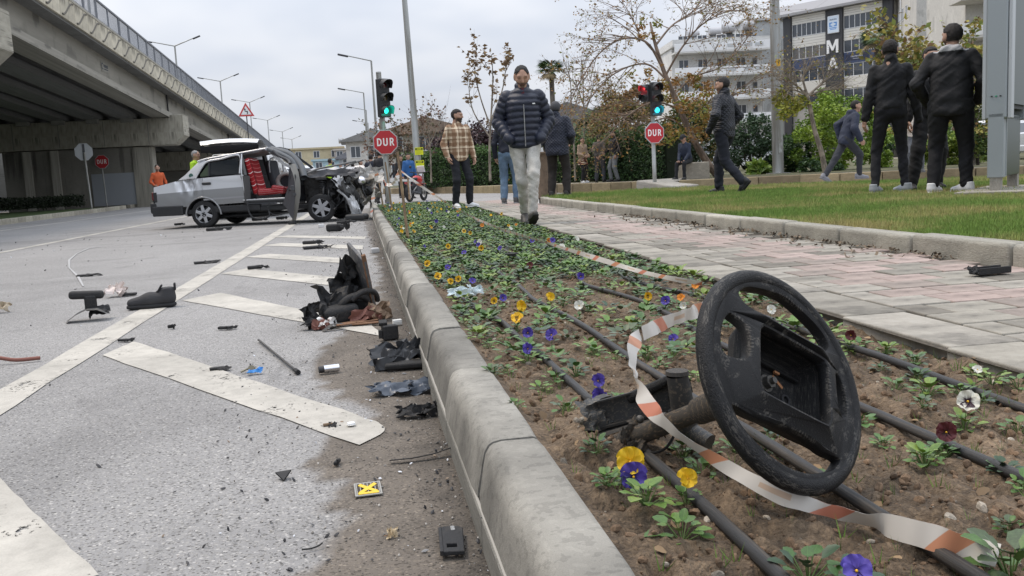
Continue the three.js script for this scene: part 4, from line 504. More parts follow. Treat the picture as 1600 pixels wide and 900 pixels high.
{ const b = onZ(608, 316, -21.8).setY(.19), t = thing('traffic_light', 'near traffic light showing green on a grey pole with a red stop sign', 'traffic light', b); part(t, 'pole', taper([V(0, 0, 0), V(-.02, 1.6, 0), V(-.04, 3.08, 0)], .062, .062, 10, 6), M.galv); part(t, 'pole_cap', cyl(.066, .06, .03, -.04, 3.1, 0), M.galv); octSign(t, 1.47, .31, .08, .09); signalHead(t, .03, 2.5, .52, 3, 2, [[.02, .9, .62], 2.2], .29, .06); }
{ const b = onZ(1023, 285, -25.3).setY(.3), t = thing('traffic_light', 'far traffic light, red and green lit, above a stop sign before the conifer hedge', 'traffic light', b); part(t, 'pole', taper([V(0, 0, 0), V(0, 1.4, 0), V(0, 2.82, 0)], .062, .062, 10, 6), M.galv); octSign(t, 1.42, .32, .12, .09); signalHead(t, .08, 2.38, .1, 3, 2, [[.03, .66, .9], 2], .31, .08); signalHead(t, -.22, 2.56, -.75, 2, 0, [[.8, .04, .05], .8], .24, .05); }
// stop signs on the left verge: one seen from behind, one red
{ const b = onZ(143, 323, -46).setY(.14), t = thing('stop_sign', 'grey back of an octagonal sign on a post on the left verge', 'sign', b); part(t, 'post', bar([0, 0, 0], [-.06, 2.7, 0], .05, .05), M.galv); const p = part(t, 'sign_plate', mv(extr(octa(.43), .02, .004), -.06, 2.72, -.1), signBack); p.rotation.y = .5; part(p, 'stiffener', box(.1, .74, .02, -.06, 2.72, -.06), M.darkGrey); }
{ const b = onZ(167, 319, -52).setY(.14), t = thing('stop_sign', 'small dull red stop sign on a thin post before the pier wall', 'sign', b); part(t, 'post', bar([0, 0, 0], [-.04, 2.4, 0], .035, .035), M.galv); octSign(t, 2.42, .39, -.1, .07); }
{ const b = onZ(390, 235, -84), q = onZ(388, 176, -84), t = thing('warning_sign', 'triangular white warning sign with red rim and black double bend arrow above the flyover railing', 'sign', [b.x, 3, -84]); const y = q.y - 3 + .1; part(t, 'post', bar([0, 0, 0], [0, y - .3, 0], .05, .05), M.darkGrey);
  const tri = r => [[0, r], [-r * .9, -r * .55], [r * .9, -r * .55]]; part(t, 'sign_rim', mv(extr(tri(.74), .03, .03), 0, y, .05), std([.5, .06, .06], .5)); part(t, 'sign_face', mv(extr(tri(.5), .02), 0, y, .1), M.white); part(t, 'arrow', [mv(extr([[.09, -.2], [.09, 0], [-.1, .02], [-.1, .18], [-.15, .18], [-.06, .32], [.02, .18], [-.03, .18], [-.03, .08], [.17, .06], [.17, -.2]], .01), -.02, y - .02, .125)], M.black); }
// advertising pillar at the right edge, seen along its narrow side
{ const b = G(1560, 303, LAWN_Y), t = thing('advertising_pillar', 'tall grey metal advertising pillar with glass sides on concrete feet at the right edge of the lawn', 'billboard', b); const sight = Math.atan2(b.x, -b.z); t.rotation.y = -sight - .17; const gm = std([.33, .36, .375], .45, .45, { bumpMap: rep(grainBump, 2), bumpScale: .0005 });
  part(t, 'foot', [box(.1, .26, .12, -.02, .1, .02), box(.1, .26, .12, -.02, .1, -.95)], concrete([.42, .4, .36])); part(t, 'ground_slab', rbox(.75, .05, 1.7, .01, .02, .015, -.5), concrete([.36, .34, .3]));
  part(t, 'lower_post', rbox(.15, .66, .14, .01, -.02, .5, .02), gm); part(t, 'side_frame', rbox(.2, 3, .1, .02, -.02, 2.27, .04), gm); part(t, 'cover_strip', [rbox(.035, 3, .16, .008, -.135, 2.27, .0), rbox(.035, 3, .16, .008, .1, 2.27, .0)], std([.48, .5, .51], .4, .5)); part(t, 'side_frame', rbox(.2, 3, .1, .02, -.02, 2.27, -1.06), gm);
  const gl = phys([.035, .055, .045], { roughness: .3, specularIntensity: .35 }); part(t, 'poster_glass', box(.012, 2.75, 1, .082, 2.3, -.5), gl); part(t, 'poster_glass', box(.012, 2.75, 1, -.118, 2.3, -.5), gl); part(t, 'cabinet', box(.17, 2.8, .98, -.02, 2.28, -.51), M.darkGrey); part(t, 'lower_panel', rbox(.1, .64, .92, .01, -.01, .5, -.52), gl); part(t, 'edge_trim', [box(.12, .03, 1.1, -.02, .79, -.5), box(.02, .64, .03, .05, .5, -.06)], gm);
  part(t, 'lock', [mv(cyl(.011, .011, .01, -.02, 1.0, .094, 10), 0, 0, 0)].map(g => g), std([.02, .3, .15], .4)); part(t, 'lock', [box(.016, .012, .008, -.06, 1.0, .094), box(.016, .012, .008, .02, 1.0, .094)], M.black); }
// stakes and the warning tape
const tapeTex = canvasTex(512, 64, (c, w, h) => { c.fillStyle = '#dcd8d2'; c.fillRect(0, 0, w, h); for (const [x, col] of [[20, 'rgba(208,128,84,.75)'], [300, 'rgba(208,100,66,.65)']]) { c.fillStyle = col; c.beginPath(); c.moveTo(x, h); c.lineTo(x + 40, 0); c.lineTo(x + 90, 0); c.lineTo(x + 50, h); c.fill(); } c.fillStyle = 'rgba(190,130,80,.35)'; c.fillRect(190, 20, 70, 20); });
const tapeMat = phys([.95, .94, .92], { map: tapeTex, roughness: .45, transmission: .22, thickness: 0, side: THREE.DoubleSide });
function tape(parent, px, w = .05, seed = 1, k2 = 1) { // [px, py, y, twist]
  const raw = px.map(p => p.length > 4 ? V(p[2], p[3], p[4]) : G(p[0], p[1], p[2])), c = new THREE.CatmullRomCurve3(raw, false, 'centripetal'), n = Math.max(30, px.length * 14), pts = [], wd = []; for (let i = 0; i <= n; i++) { const t = i / n; pts.push(c.getPoint(t)); const d = c.getTangent(t), up = V(0, 1, 0); const k = t * (px.length - 1), i0 = Math.min(px.length - 2, Math.floor(k)), tw = lerp(px[i0].tw ?? 0, 0, 0) + (fbm(t * 9 + seed, seed, 3) - .5) * 4 * k2; const side = d.clone().cross(up).normalize(), v = side.clone().cross(d).normalize(); wd.push(v.multiplyScalar(Math.cos(tw)).addScaledVector(side, Math.sin(tw)).multiplyScalar(w * lerp(.95, .35 + 1.0 * fbm(t * 11, seed + 5, 2), k2))); }
  const g = ribbon(pts, wd, .0008); const u = g.attributes.uv; for (let i = 0; i < u.count; i++) u.setX(i, u.getX(i) / .42); return g;
}
const Z = (px, py, z) => { const p = onZ(px, py, z); return [0, 0, p.x, p.y, p.z]; };
{ const stakeWood = std([.46, .33, .21], .85, 0, { map: rep(barkMap, 2) }); const stake = (label, b, top, r) => { const t = solo('wooden_stake', label, 'stake', bar(b, top, r, r * .9, 6), stakeWood, 'stakes in the flower bed'); return t; };
  const s1 = G(638, 377, .16), s2 = G(613, 332, .16), s3 = G(640, 312, .16); stake('tallest wooden stake in the flower bed with warning tape tied to it', s1, onZ(621, 237, s1.z), .016); stake('thin wooden stake just in front of the traffic light pole', s2, onZ(602, 253, s2.z), .018); stake('short wooden stake behind the tallest one', s3, onZ(637, 275, s3.z), .03); const s4 = G(599, 325, .16); stake('dark thin stake at the edge of the bed beside the wreck', s4, onZ(589, 266, s4.z), .02);
  const zz = s1.z, main = [Z(622, 264, zz), Z(660, 292, zz - .1), Z(712, 325, zz + .4), [770, 353, .36], [850, 378, .34], [930, 403, .31], [1000, 424, .27], [1060, 437, .26], [1097, 443, .24]];
  solo('warning_tape', 'long red and white warning tape stretched from the stake along the flower bed', 'tape', tape(scene, main, .024, 3, .6), tapeMat);
  solo('warning_tape', 'loop of white tape hanging from the tallest stake', 'tape', tape(scene, [Z(622, 264, zz), Z(621, 276, zz + .05), Z(612, 288, zz + .1), Z(603, 288, zz + .05), Z(601, 283, zz)], .05, 7), tapeMat);
  solo('warning_tape', 'white tape hanging limp from the crushed front of the car', 'tape', tape(scene, [Z(589, 268, -15.5), Z(587, 285, -15.5), Z(583, 310, -15.4), Z(580, 340, -15.3)], .07, 9), tapeMat);
  solo('barrier_rail', 'white horizontal barrier rail behind the near traffic light', 'barrier', [beam(onZ(592, 281, -27), onZ(644, 282, -28), .04, .07), bar(onZ(597, 302, -27), onZ(597, 280, -27), .03), bar(onZ(640, 303, -28), onZ(640, 281, -28), .03)], std([.6, .58, .55], .8)); }
// planter behind the men, bench and block where the seated man sits
{ const b = G(850, 309, LAWN_Y); solo('planter', 'tall tapering brown stone planter behind the central walking man', 'planter', tint(new THREE.LatheGeometry([[0, 0], [.3, 0], [.31, .04], [.24, .4], [.2, .82], [.23, .84], [.23, .88], [.19, .88], [.18, .8]].map(p => new THREE.Vector2(...p)), 24).translate(b.x + .05, .26, b.z - .5), [1, 1, 1]), concrete([.3, .22, .16], 1)); }
solo('stone_block', 'pale concrete block that the seated man sits on', 'block', tint(rbox(.85, .55, .6, .04, ...onZ(1084, 275, -27.3).setY(.55).toArray()), [1, 1, 1]), concrete([.36, .33, .28]));
// ---------- the wrecked saloon ----------
const lin = pts => x => { if (x <= pts[0][0]) return pts[0][1]; for (let i = 1; i < pts.length; i++) if (x <= pts[i][0]) { const [a, b] = pts[i - 1], [c, d] = pts[i]; return lerp(b, d, (x - a) / (c - a)); } return pts[pts.length - 1][1]; };
// a tessellated panel in (x, y) with z from a function
function panel(x0, x1, yB, yT, zf, nx = 14, ny = 8) { const P = [], I = [], U = []; for (let j = 0; j <= ny; j++) for (let i = 0; i <= nx; i++) { const x = lerp(x0, x1, i / nx), y = lerp(yB(x), yT(x), j / ny); P.push(x, y, zf(x, y)); U.push(x, y); } for (let j = 0; j < ny; j++) for (let i = 0; i < nx; i++) { const a = j * (nx + 1) + i, b = a + nx + 1; I.push(a, a + 1, b + 1, a, b + 1, b); } const g = new THREE.BufferGeometry(); g.setAttribute('position', new THREE.Float32BufferAttribute(P, 3)); g.setAttribute('uv', new THREE.Float32BufferAttribute(U, 2)); g.setIndex(I); g.computeVertexNormals(); return g; }
// a surface lofted between rows of points
function loft(rows) { const m = rows[0].length, P = [], I = [], U = []; rows.forEach((r, j) => r.forEach((p, i) => { P.push(...(p.isVector3 ? p.toArray() : p)); U.push(i / (m - 1), j / (rows.length - 1)); })); for (let j = 0; j < rows.length - 1; j++) for (let i = 0; i < m - 1; i++) { const a = j * m + i, b = a + m; I.push(a, a + 1, b + 1, a, b + 1, b); } const g = new THREE.BufferGeometry(); g.setAttribute('position', new THREE.Float32BufferAttribute(P, 3)); g.setAttribute('uv', new THREE.Float32BufferAttribute(U, 2)); g.setIndex(I); g.computeVertexNormals(); return g; }
// torn sheet metal: a grid folded by noise
function crumple(w, h, amp, seed, n = 10, ragged = .15) { n = Math.round(n * 1.8); const g = new THREE.PlaneGeometry(w, h, n, n), p = g.attributes.position, rd = (a, b) => { const q = vn(a, b); return 1 - Math.abs(q - .5) * 2; }; for (let i = 0; i < p.count; i++) { const x = p.getX(i), y = p.getY(i), u = x / w * 4 + seed * 7.3, v = y / h * 4 + seed * 3.1, m = Math.max(Math.abs(x) / w, Math.abs(y) / h), e = sstep(.3, .5, m) * ragged; p.setXYZ(i, x + (vn(u, v + 9) - .5) * amp * .7 + e * w * (vn(u * 2.4, v * 2.4) - .5), y + (vn(u + 5, v) - .5) * amp * .7 + e * h * (vn(u * 2.4 + 4, v * 2.4) - .5), (rd(u * .7, v * .7) - .5) * 1.5 * amp + (rd(u * 1.7 + 3, v * 1.7) - .5) * amp * .5 + (vn(u * 5, v * 5) - .5) * amp * .12); } g.computeVertexNormals(); return toCreasedNormals(g, .75); }
function wheel(parent, x, y, z, r, rimMat, turn = 0, spokes = 6) {
  const w = new THREE.Group(); w.name = 'wheel'; w.position.set(x, y, z); w.rotation.y = turn; parent.add(w); const wd = .175;
  part(w, 'tyre', new THREE.LatheGeometry([[.66, -.5], [.8, -.5], [.93, -.46], [.985, -.36], [1, -.15], [1, .15], [.985, .36], [.93, .46], [.8, .5], [.66, .5]].map(([a, b]) => new THREE.Vector2(a * r, b * wd)), 40).rotateX(Math.PI / 2), M.rubber);
  part(w, 'rim', new THREE.LatheGeometry([[.68, .5], [.64, .47], [.6, .2], [.6, -.5]].map(([a, b]) => new THREE.Vector2(a * r, b * wd)), 40).rotateX(Math.PI / 2), rimMat); part(w, 'brake_disc', cyl(r * .45, r * .45, .02, 0, 0, -.01, 20, Math.PI / 2), M.darkGrey); part(w, 'wheel_back', cyl(r * .61, r * .61, .01, 0, 0, -.03, 24, Math.PI / 2), M.blackMatt);
  for (let i = 0; i < spokes; i++) { const s = part(w, 'spoke', mv(extr([[-.11 * r, .14 * r], [-.075 * r, .62 * r], [.075 * r, .62 * r], [.11 * r, .14 * r]], .02, .008), 0, 0, wd * .36), rimMat); s.rotation.z = i / spokes * 6.2832 + .2; }
  part(w, 'hub_cap', [cyl(r * .2, r * .18, .03, 0, 0, wd * .46, 16, Math.PI / 2), ...[0, 1, 2, 3].map(i => cyl(.012, .012, .02, Math.cos(i * 1.57 + .3) * r * .13, Math.sin(i * 1.57 + .3) * r * .13, wd * .56, 6, Math.PI / 2))], rimMat); return w;
}
const CARA = onZ(320, 353, -19).setY(0), CARB = onZ(504, 347, -18.3).setY(0), WB = CARA.distanceTo(CARB), CAR_TURN = Math.atan2(-(CARB.z - CARA.z), CARB.x - CARA.x);
{
  const c = thing('wrecked_car', 'silver grey saloon with its front torn off, missing door and red striped seat', 'car', CARA, CAR_TURN);
  c.rotation.z = .0; const rim = std([.5, .51, .53], .35, .7), silver = phys([.62, .63, .65], { roughness: .32, metalness: .35, clearcoat: .6, clearcoatRoughness: .15 }), grey = phys([.27, .275, .28], { roughness: .38, metalness: .35, clearcoat: .5 }), blk = std([.025, .026, .028], .6), inner = std([.028, .03, .036], .85), bare = std([.34, .33, .31], .5, .4, { map: rep(rustMap, 2) }), lining = std([.22, .21, .2], .95), bayDark = std([.04, .04, .042], .8, 0, { map: rep(rustMap, 3) });  // last one is a near-black mottled tone for the engine bay metal
  const r = .278, W = .8, zN = 0; // local z = 0 is the near flank; the body lies towards -z
  const tumble = (x, y) => zN - .02 - Math.pow(clamp((y - .92) / .6), 1.1) * .17 - Math.pow(clamp((.6 - y) / .6), 2) * .05 + .02 * Math.sin(clamp((y - .3) / .7) * Math.PI);
  const dent = (x, y) => { const q = Math.exp(-(((x + .25) / .2) ** 2 + ((y - .86) / .16) ** 2)), q2 = Math.exp(-(((x + .38) / .1) ** 2 + ((y - 1.0) / .1) ** 2)); return -(q * .09 + q2 * .06) * (1 + .8 * Math.sin(x * 26 + y * 9)) + (vn(x * 9, y * 9) - .5) * .03 * Math.exp(-((x + .25) ** 2) * 5); };
  const belt = lin([[-1.02, .86], [-.45, .98], [.0, 1.0], [.95, 1.03]]), split = lin([[-1.02, .72], [0, .76], [.95, .785]]), sill = lin([[-1.02, .43], [-.4, .44], [.95, .47]]);
  const arch = x => Math.sqrt(Math.max(0, .36 * .36 - x * x)) + .24;
  const low = (x) => Math.abs(x) < .36 ? Math.max(.44, arch(x)) : sill(x);
  // near flank: quarter panel, rear door
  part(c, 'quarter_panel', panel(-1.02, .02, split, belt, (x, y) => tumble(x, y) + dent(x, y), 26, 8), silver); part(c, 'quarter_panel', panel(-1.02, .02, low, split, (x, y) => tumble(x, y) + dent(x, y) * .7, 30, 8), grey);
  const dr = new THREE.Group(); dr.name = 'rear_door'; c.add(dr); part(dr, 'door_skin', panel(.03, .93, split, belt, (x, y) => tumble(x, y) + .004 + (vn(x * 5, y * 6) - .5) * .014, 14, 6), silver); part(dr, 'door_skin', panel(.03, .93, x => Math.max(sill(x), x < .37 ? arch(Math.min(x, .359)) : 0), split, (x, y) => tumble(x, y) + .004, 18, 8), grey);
  part(dr, 'handle', rbox(.19, .055, .04, .02, .12, .885, .005), blk); part(dr, 'trim_strip', beam([.03, .565, -.0], [.93, .59, -.0], .012, .035).translate(0, 0, .0), std([.3, .3, .31], .5));
  const roofY = lin([[-.08, 1.3], [.05, 1.37], [.75, 1.46], [1.38, 1.53]]), pane = phys([.02, .024, .028], { roughness: .07, clearcoat: 1 });
  part(dr, 'window', panel(.18, .78, x => belt(x) + .03, x => Math.min(roofY(x) - .09, 1.03 + (x - .02) * 2.2), (x, y) => tumble(x, y) - .01, 8, 6), pane); part(dr, 'window', panel(-.03, .15, x => belt(x) + .03, x => Math.min(roofY(x) - .09, 1.08 + (x + .02) * 1.25), (x, y) => tumble(x, y) - .012, 6, 6), std([.06, .08, .05], .3)); part(dr, 'window_divider', beam([.165, 1.03, -.05], [.165, 1.3, -.11], .03, .03), blk);
  part(dr, 'window_frame', tube([[-.12, 1.0, -.03], [.0, 1.2, -.08], [.1, 1.315, -.12], [.4, 1.365, -.14], [.8, 1.41, -.15], [.83, 1.05, -.03]], .022, 40, 6), silver);
  // C pillar, roof, B pillar
  part(c, 'rear_pillar', loft([[[-.5, .98, -.05], [-.3, 1.0, -.02 - .03], [-.12, 1.0, -.03]], [[-.36, 1.08, -.09], [-.2, 1.1, -.08], [-.08, 1.1, -.06]], [[-.2, 1.23, -.14], [-.1, 1.24, -.12], [.0, 1.22, -.1]], [[-.06, 1.36, -.2], [0, 1.36, -.17], [.1, 1.34, -.14]]]), silver);
  part(c, 'emblem', mv(cyl(.045, .045, .012, 0, 0, 0, 18, Math.PI / 2), -.22, 1.06, -.06), std([.05, .12, .1], .5));
  part(c, 'roof', loft([0, .2, .5, .8, 1].map(t => range(-.1, 1.42, .12).map(x => [x, roofY(x) + .035 * Math.sin(t * Math.PI) + (vn(x * 6, t * 5) - .5) * .03, lerp(-.17, -1.4, t)]))), silver); part(c, 'drip_rail', tube([[-.1, 1.34, -.16], [.05, 1.375, -.16], [.75, 1.455, -.16], [1.4, 1.525, -.155]], .018, 30, 6), silver); part(c, 'headliner', loft([0, .5, 1].map(t => range(.0, 1.4, .1).map(x => [x, roofY(x) - .05, lerp(-.2, -1.36, t)]))), lining);
  part(c, 'centre_pillar', [beam([.9, .5, -.06], [.93, 1.0, -.04], .12, .14), beam([.93, 1.0, -.04], [.82, 1.45, -.16], .05, .08)], std([.1, .1, .1], .6, .2)); part(c, 'door_seal', tube([[.86, 1.44, -.13], [.88, 1.05, -.0], [.92, .55, .0]], .014, 24, 6), silver);
  part(c, 'front_pillar', [beam([1.38, 1.53, -.15], [1.74, 1.2, -.08], .06, .05), beam([1.74, 1.2, -.08], [1.98, 1.08, -.05], .05, .06)], silver); part(c, 'front_pillar', [beam([1.36, 1.51, -1.4], [1.85, 1.1, -1.48], .05, .05)], blk);
  // sills, floor, rear, boot
  part(c, 'sill', [rbox(1.15, .14, .1, .03, .62, .36, -.07), rbox(1.05, .05, .12, .015, 1.4, .475, -.04)], blk); part(c, 'sill_trim', rbox(.95, .03, .03, .01, 1.33, .515, .0), std([.55, .56, .57], .35, .6)); part(c, 'floor', rbox(3.0, .1, 1.5, .02, .9, .33, -.8), blk); part(c, 'underbody', [bar([.2, .2, -.35], [2.1, .24, -.3], .035), box(.5, .18, .9, .75, .25, -.85), bar([0, .27, 0], [0, .27, -1.5], .05)], blk);
  part(c, 'rear_bumper', [rbox(.16, .24, 1.62, .05, -1.06, .44, -.8), rbox(.66, .2, .06, .025, -.76, .37, -.01)], blk); part(c, 'rear_panel', loft([0, .5, 1].map(t => [[-1.04, .42, lerp(-.02, -1.58, t)], [-1.06, .6, lerp(-.0, -1.6, t)], [-1.02, .87, lerp(-.03, -1.57, t)]])), grey); part(c, 'tail_light', [rbox(.05, .17, .2, .02, -1.055, .68, -.1)], std([.12, .015, .015], .3)); part(c, 'lamp_gasket', rbox(.07, .2, .03, .012, -1.0, .66, .0), blk); part(c, 'boot_lid', loft([0, .25, .5, .75, 1].map(t => range(-1.02, -.3, .09).map(x => [x, belt(x) + .02 * Math.sin(t * Math.PI) + (vn(x * 7, t * 6) - .5) * .03, lerp(-.03, -1.57, t)]))), silver); part(c, 'rear_window', loft([0, .5, 1].map(t => [[-.42, 1.0, lerp(-.15, -1.45, t)], [-.08, 1.34, lerp(-.22, -1.38, t)]])), pane);
  part(c, 'wheel_arch', loft([0, 1].map(t => range(0, Math.PI, .2).map(a => [Math.cos(a) * .36, .24 + Math.sin(a) * .36, lerp(-.015, -.3, t)]))), blk); part(c, 'arch_trim', tube(range(.05, Math.PI - .05, .25).map(a => [Math.cos(a) * .375, .24 + Math.sin(a) * .375, .0]), .018, 30, 6), grey);
  // far flank
  part(c, 'far_flank', [panel(-1.02, .93, sill, belt, () => -1.6, 8, 3), panel(.93, 1.9, () => .4, () => .92, () => -1.6, 4, 2)], grey); part(c, 'far_pillar', [beam([.85, .9, -1.56], [.8, 1.44, -1.42], .06, .08), beam([-.35, 1, -1.55], [0, 1.36, -1.42], .06, .2)], blk);
  // seats: red with pale stripes in front, grey and black beyond
  const stripes = canvasTex(256, 256, x => { x.fillStyle = '#9a161e'; x.fillRect(0, 0, 256, 256); for (let i = 0; i < 9; i++) { x.strokeStyle = i % 3 ? '#d98a86' : '#e9d8d4'; x.lineWidth = i % 3 ? 3 : 6; x.beginPath(); x.moveTo(0, i * 30 + 8); x.quadraticCurveTo(128, i * 30 + 24, 256, i * 30 + 4); x.stroke(); } x.fillStyle = 'rgba(60,0,0,.5)'; x.fillRect(0, 0, 18, 256); x.fillRect(238, 0, 18, 256); }); const redSeat = std([1, 1, 1], .85, 0, { map: stripes, bumpMap: rep(grainBump, 2), bumpScale: .002 });
  const s1 = new THREE.Group(); s1.name = 'seat'; c.add(s1); const back = rbox(.15, .75, .46, .06); back.rotateZ(.2); part(s1, 'seat_back', mv(back, 1.02, .98, -.36), redSeat); part(s1, 'cushion', mv(rbox(.58, .14, .48, .06), 1.38, .66, -.36, 0, 0, .04), redSeat); part(s1, 'seat_base', rbox(.55, .1, .4, .02, 1.34, .56, -.36), blk); part(s1, 'bolster', mv(rbox(.3, .16, .12, .05), 1.55, .69, -.18, 0, 0, -.18), redSeat);
  const s2 = new THREE.Group(); s2.name = 'seat'; c.add(s2); part(s2, 'seat_back', mv(rbox(.12, .62, .46, .05), 1.12, 1.0, -1.1, 0, 0, .15), inner); part(s2, 'headrest_frame', tube([[1.12, 1.05, -.88], [1.12, 1.3, -.9], [1.2, 1.36, -1.05], [1.3, 1.28, -1.1], [1.34, 1.02, -1.1]], .018, 24, 6), std([.4, .41, .42], .5, .4)); part(s2, 'cushion', mv(rbox(.55, .16, .48, .06), 1.45, .72, -1.1), lining); part(s2, 'bolster', mv(new THREE.TorusGeometry(.2, .05, 8, 20), 1.5, .85, -.82, 0, 0, 0, [1, .8, 1]), std([.36, .34, .32], .9)); part(s2, 'dark_lining', mv(cyl(.18, .18, .05, 0, 0, 0, 18, Math.PI / 2), 1.5, .85, -.86), inner);
  part(c, 'rear_bench', [rbox(.5, .2, 1.3, .06, .45, .6, -.8), mv(rbox(.16, .6, 1.3, .06), .2, .92, -.8, 0, 0, .25)], inner); part(c, 'dashboard', [mv(rbox(.36, .3, 1.3, .08), 1.95, .92, -.8, 0, 0, -.2), rbox(.3, .42, .3, .04, 1.8, .64, -.8)], inner);
  // front door torn forward, hanging: seen from its inner side and its edge
  const fd = new THREE.Group(); fd.name = 'front_door'; c.add(fd); fd.position.set(2.04, .2, .04); fd.rotation.set(.02, .0, 0);
  part(fd, 'door_lining', loft([0, .25, .5, .75, 1].map(t => [[-.27, .2, .1], [-.2, .55, .02], [-.12, .9, .0], [-.05, 1.06, -.02]].map(([x, y, z], k) => [x + t * (.36 - k * .05) + (vn(t * 5, k * 3) - .5) * .06, y + t * (k === 3 ? -.34 : k === 0 ? -.32 : -.12) + (vn(t * 4 + 9, k) - .5) * .05, z + t * .5]))), std([.035, .038, .048], .8)); part(fd, 'armrest', [tube([[-.12, .42, .16], [-.02, .52, .22], [.06, .62, .24]], .03, 14, 7), mv(rbox(.2, .3, .03, .012), -.02, .62, .2, 0, -.9, .2)], inner); part(fd, 'door_edge', loft([0, .5, 1].map(t => [[-.02, -.12, .45], [.06, .1, .5], [.13, .38, .52], [.14, .62, .52], [.1, .8, .48], [.0, .98, .36]].map(([x, y, z], k) => [x + t * .09, y + (vn(k * 2, t) - .5) * .03, z - t * .02 * k]))), std([.17, .165, .15], .6, .2)); part(fd, 'window_frame', tube([[.02, .98, .36], [-.08, 1.06, .2], [-.3, 1.16, .1], [-.42, 1.26, .05]], .03, 20, 6), M.darkGrey); part(fd, 'speaker_ring', mv(new THREE.TorusGeometry(.11, .02, 6, 18), -.05, .38, .22, .2, -.9, 0), blk); part(fd, 'lock', [cyl(.03, .03, .05, .12, .4, .53, 10, Math.PI / 2), rbox(.06, .1, .05, .01, .1, .52, .55)], M.darkGrey); part(fd, 'hinge_foot', rbox(.16, .09, .1, .03, -.02, -.15, .42), blk);
  part(c, 'torn_pillar_trim', [tube([[1.42, 1.5, -.3], [1.85, 1.36, -.2], [2.1, 1.12, -.05], [2.2, .9, .1]], .075, 20, 8), tube([[1.45, 1.5, -.05], [1.75, 1.38, .03], [1.98, 1.24, .1], [2.1, 1.05, .18]], .05, 20, 7), tube([[1.5, 1.44, -.1], [1.8, 1.3, 0], [2.02, 1.1, .05]], .04, 16, 7)], std([.1, .11, .12], .6));
  // dangling hoses under the opening
  part(c, 'hose', tube([[.98, .5, .06], [1.0, .3, .1], [1.08, .17, .12], [1.25, .13, .12], [1.42, .18, .1], [1.4, .3, .06]], .016, 30, 6), blk); part(c, 'hose', tube([[1.42, .46, .04], [1.4, .3, .07], [1.5, .2, .06], [1.95, .26, .02]], .012, 24, 6), blk);
  // engine bay: firewall, inner wing, strut, engine lumps, crumpled sheets
  const R = rng(66); part(c, 'firewall', mv(crumple(1.3, .5, .1, 3, 10), 2.1, .66, -.78, 0, Math.PI / 2), bayDark); part(c, 'inner_wing', panel(2.1, 3.1, () => .3, lin([[2.1, .98], [2.5, .9], [3.1, .72]]), (x, y) => -.2 + (vn(x * 6, y * 6) - .5) * .14, 14, 8), bayDark); part(c, 'wing_top', mv(crumple(1.2, .4, .12, 5, 10), 2.65, .93, -.25, -1.25, 0, -.1), std([.08, .08, .085], .7)); part(c, 'strut_spring', (() => { const p = []; for (let i = 0; i <= 60; i++) p.push([2.5 + Math.cos(i * .6) * .055, .58 + i * .004, -.1 + Math.sin(i * .6) * .055]); return [tube(p, .011, 160, 5), bar([2.5, .3, -.1], [2.5, .85, -.1], .028), rbox(.22, .05, .16, .01, 2.5, .86, -.1)]; })(), blk);
  part(c, 'engine', [rbox(.55, .45, .5, .05, 2.7, .55, -.75), rbox(.4, .18, .4, .04, 2.75, .83, -.72), cyl(.09, .09, .3, 3.0, .6, -.6, 12, 0, 0, 1.57), ...Array.from({ length: 14 }, () => rbox(.06 + R() * .16, .05 + R() * .2, .06 + R() * .14, .015, 2.55 + R() * .7, .25 + R() * .6, -.15 - R() * .6, R(), R(), R()))], bayDark); part(c, 'hoses', Array.from({ length: 12 }, () => { const x = 2.5 + R() * .8, y = .4 + R() * .45; return tube([[x, y, -.1 - R() * .3], [x + .12 * R(), y - .15, .02], [x + .25 * R(), y - .25 - R() * .2, -.02], [x + .4 * R(), y - .2, -.25]], .008 + R() * .014, 16, 5); }), blk); part(c, 'frame_rail', [beam([2.0, .35, -.25], [3.25, .3, -.2], .07, .1), beam([2.0, .35, -1.35], [3.2, .4, -1.2], .07, .1)], bayDark);
  part(c, 'torn_wing', mv(crumple(.2, .34, .06, 8, 6, .3), 2.93, .72, .06, .1, .5, .5), std([.6, .61, .63], .45, .2)); part(c, 'torn_wing', mv(crumple(.3, .6, .1, 12, 8, .3), 3.08, .5, .0, 0, .4, .45), std([.09, .09, .09], .6, .3)); part(c, 'torn_wing', mv(crumple(.14, .4, .05, 13, 6, .3), 3.2, .3, .13, 0, .3, .3), std([.55, .56, .57], .5, .2)); part(c, 'wing_edge', tube([[2.85, .62, .05], [3.05, .45, .12], [3.15, .15, .14], [3.18, .05, .14]], .025, 20, 6), std([.33, .33, .33], .5, .3));
  part(c, 'crumpled_front', mv(crumple(.6, .55, .18, 15, 12, .3), 3.28, .6, -.3, -.4, .3, .2), std([.3, .29, .27], .7, .2, { map: rep(rustMap, 3) })); part(c, 'crumpled_front', mv(crumple(.7, .5, .16, 19, 10, .3), 3.2, .85, -.7, -1, .2, -.2), std([.42, .41, .39], .6, .2)); part(c, 'headlamp_bowl', mv(new THREE.SphereGeometry(.09, 12, 8, 0, 6.3, 0, 1.6), 3.3, .78, -.1, 1.2), M.chrome); part(c, 'radiator', mv(crumple(.1, .5, .08, 22, 6), 3.3, .45, -.6, 0, 1.2), blk);
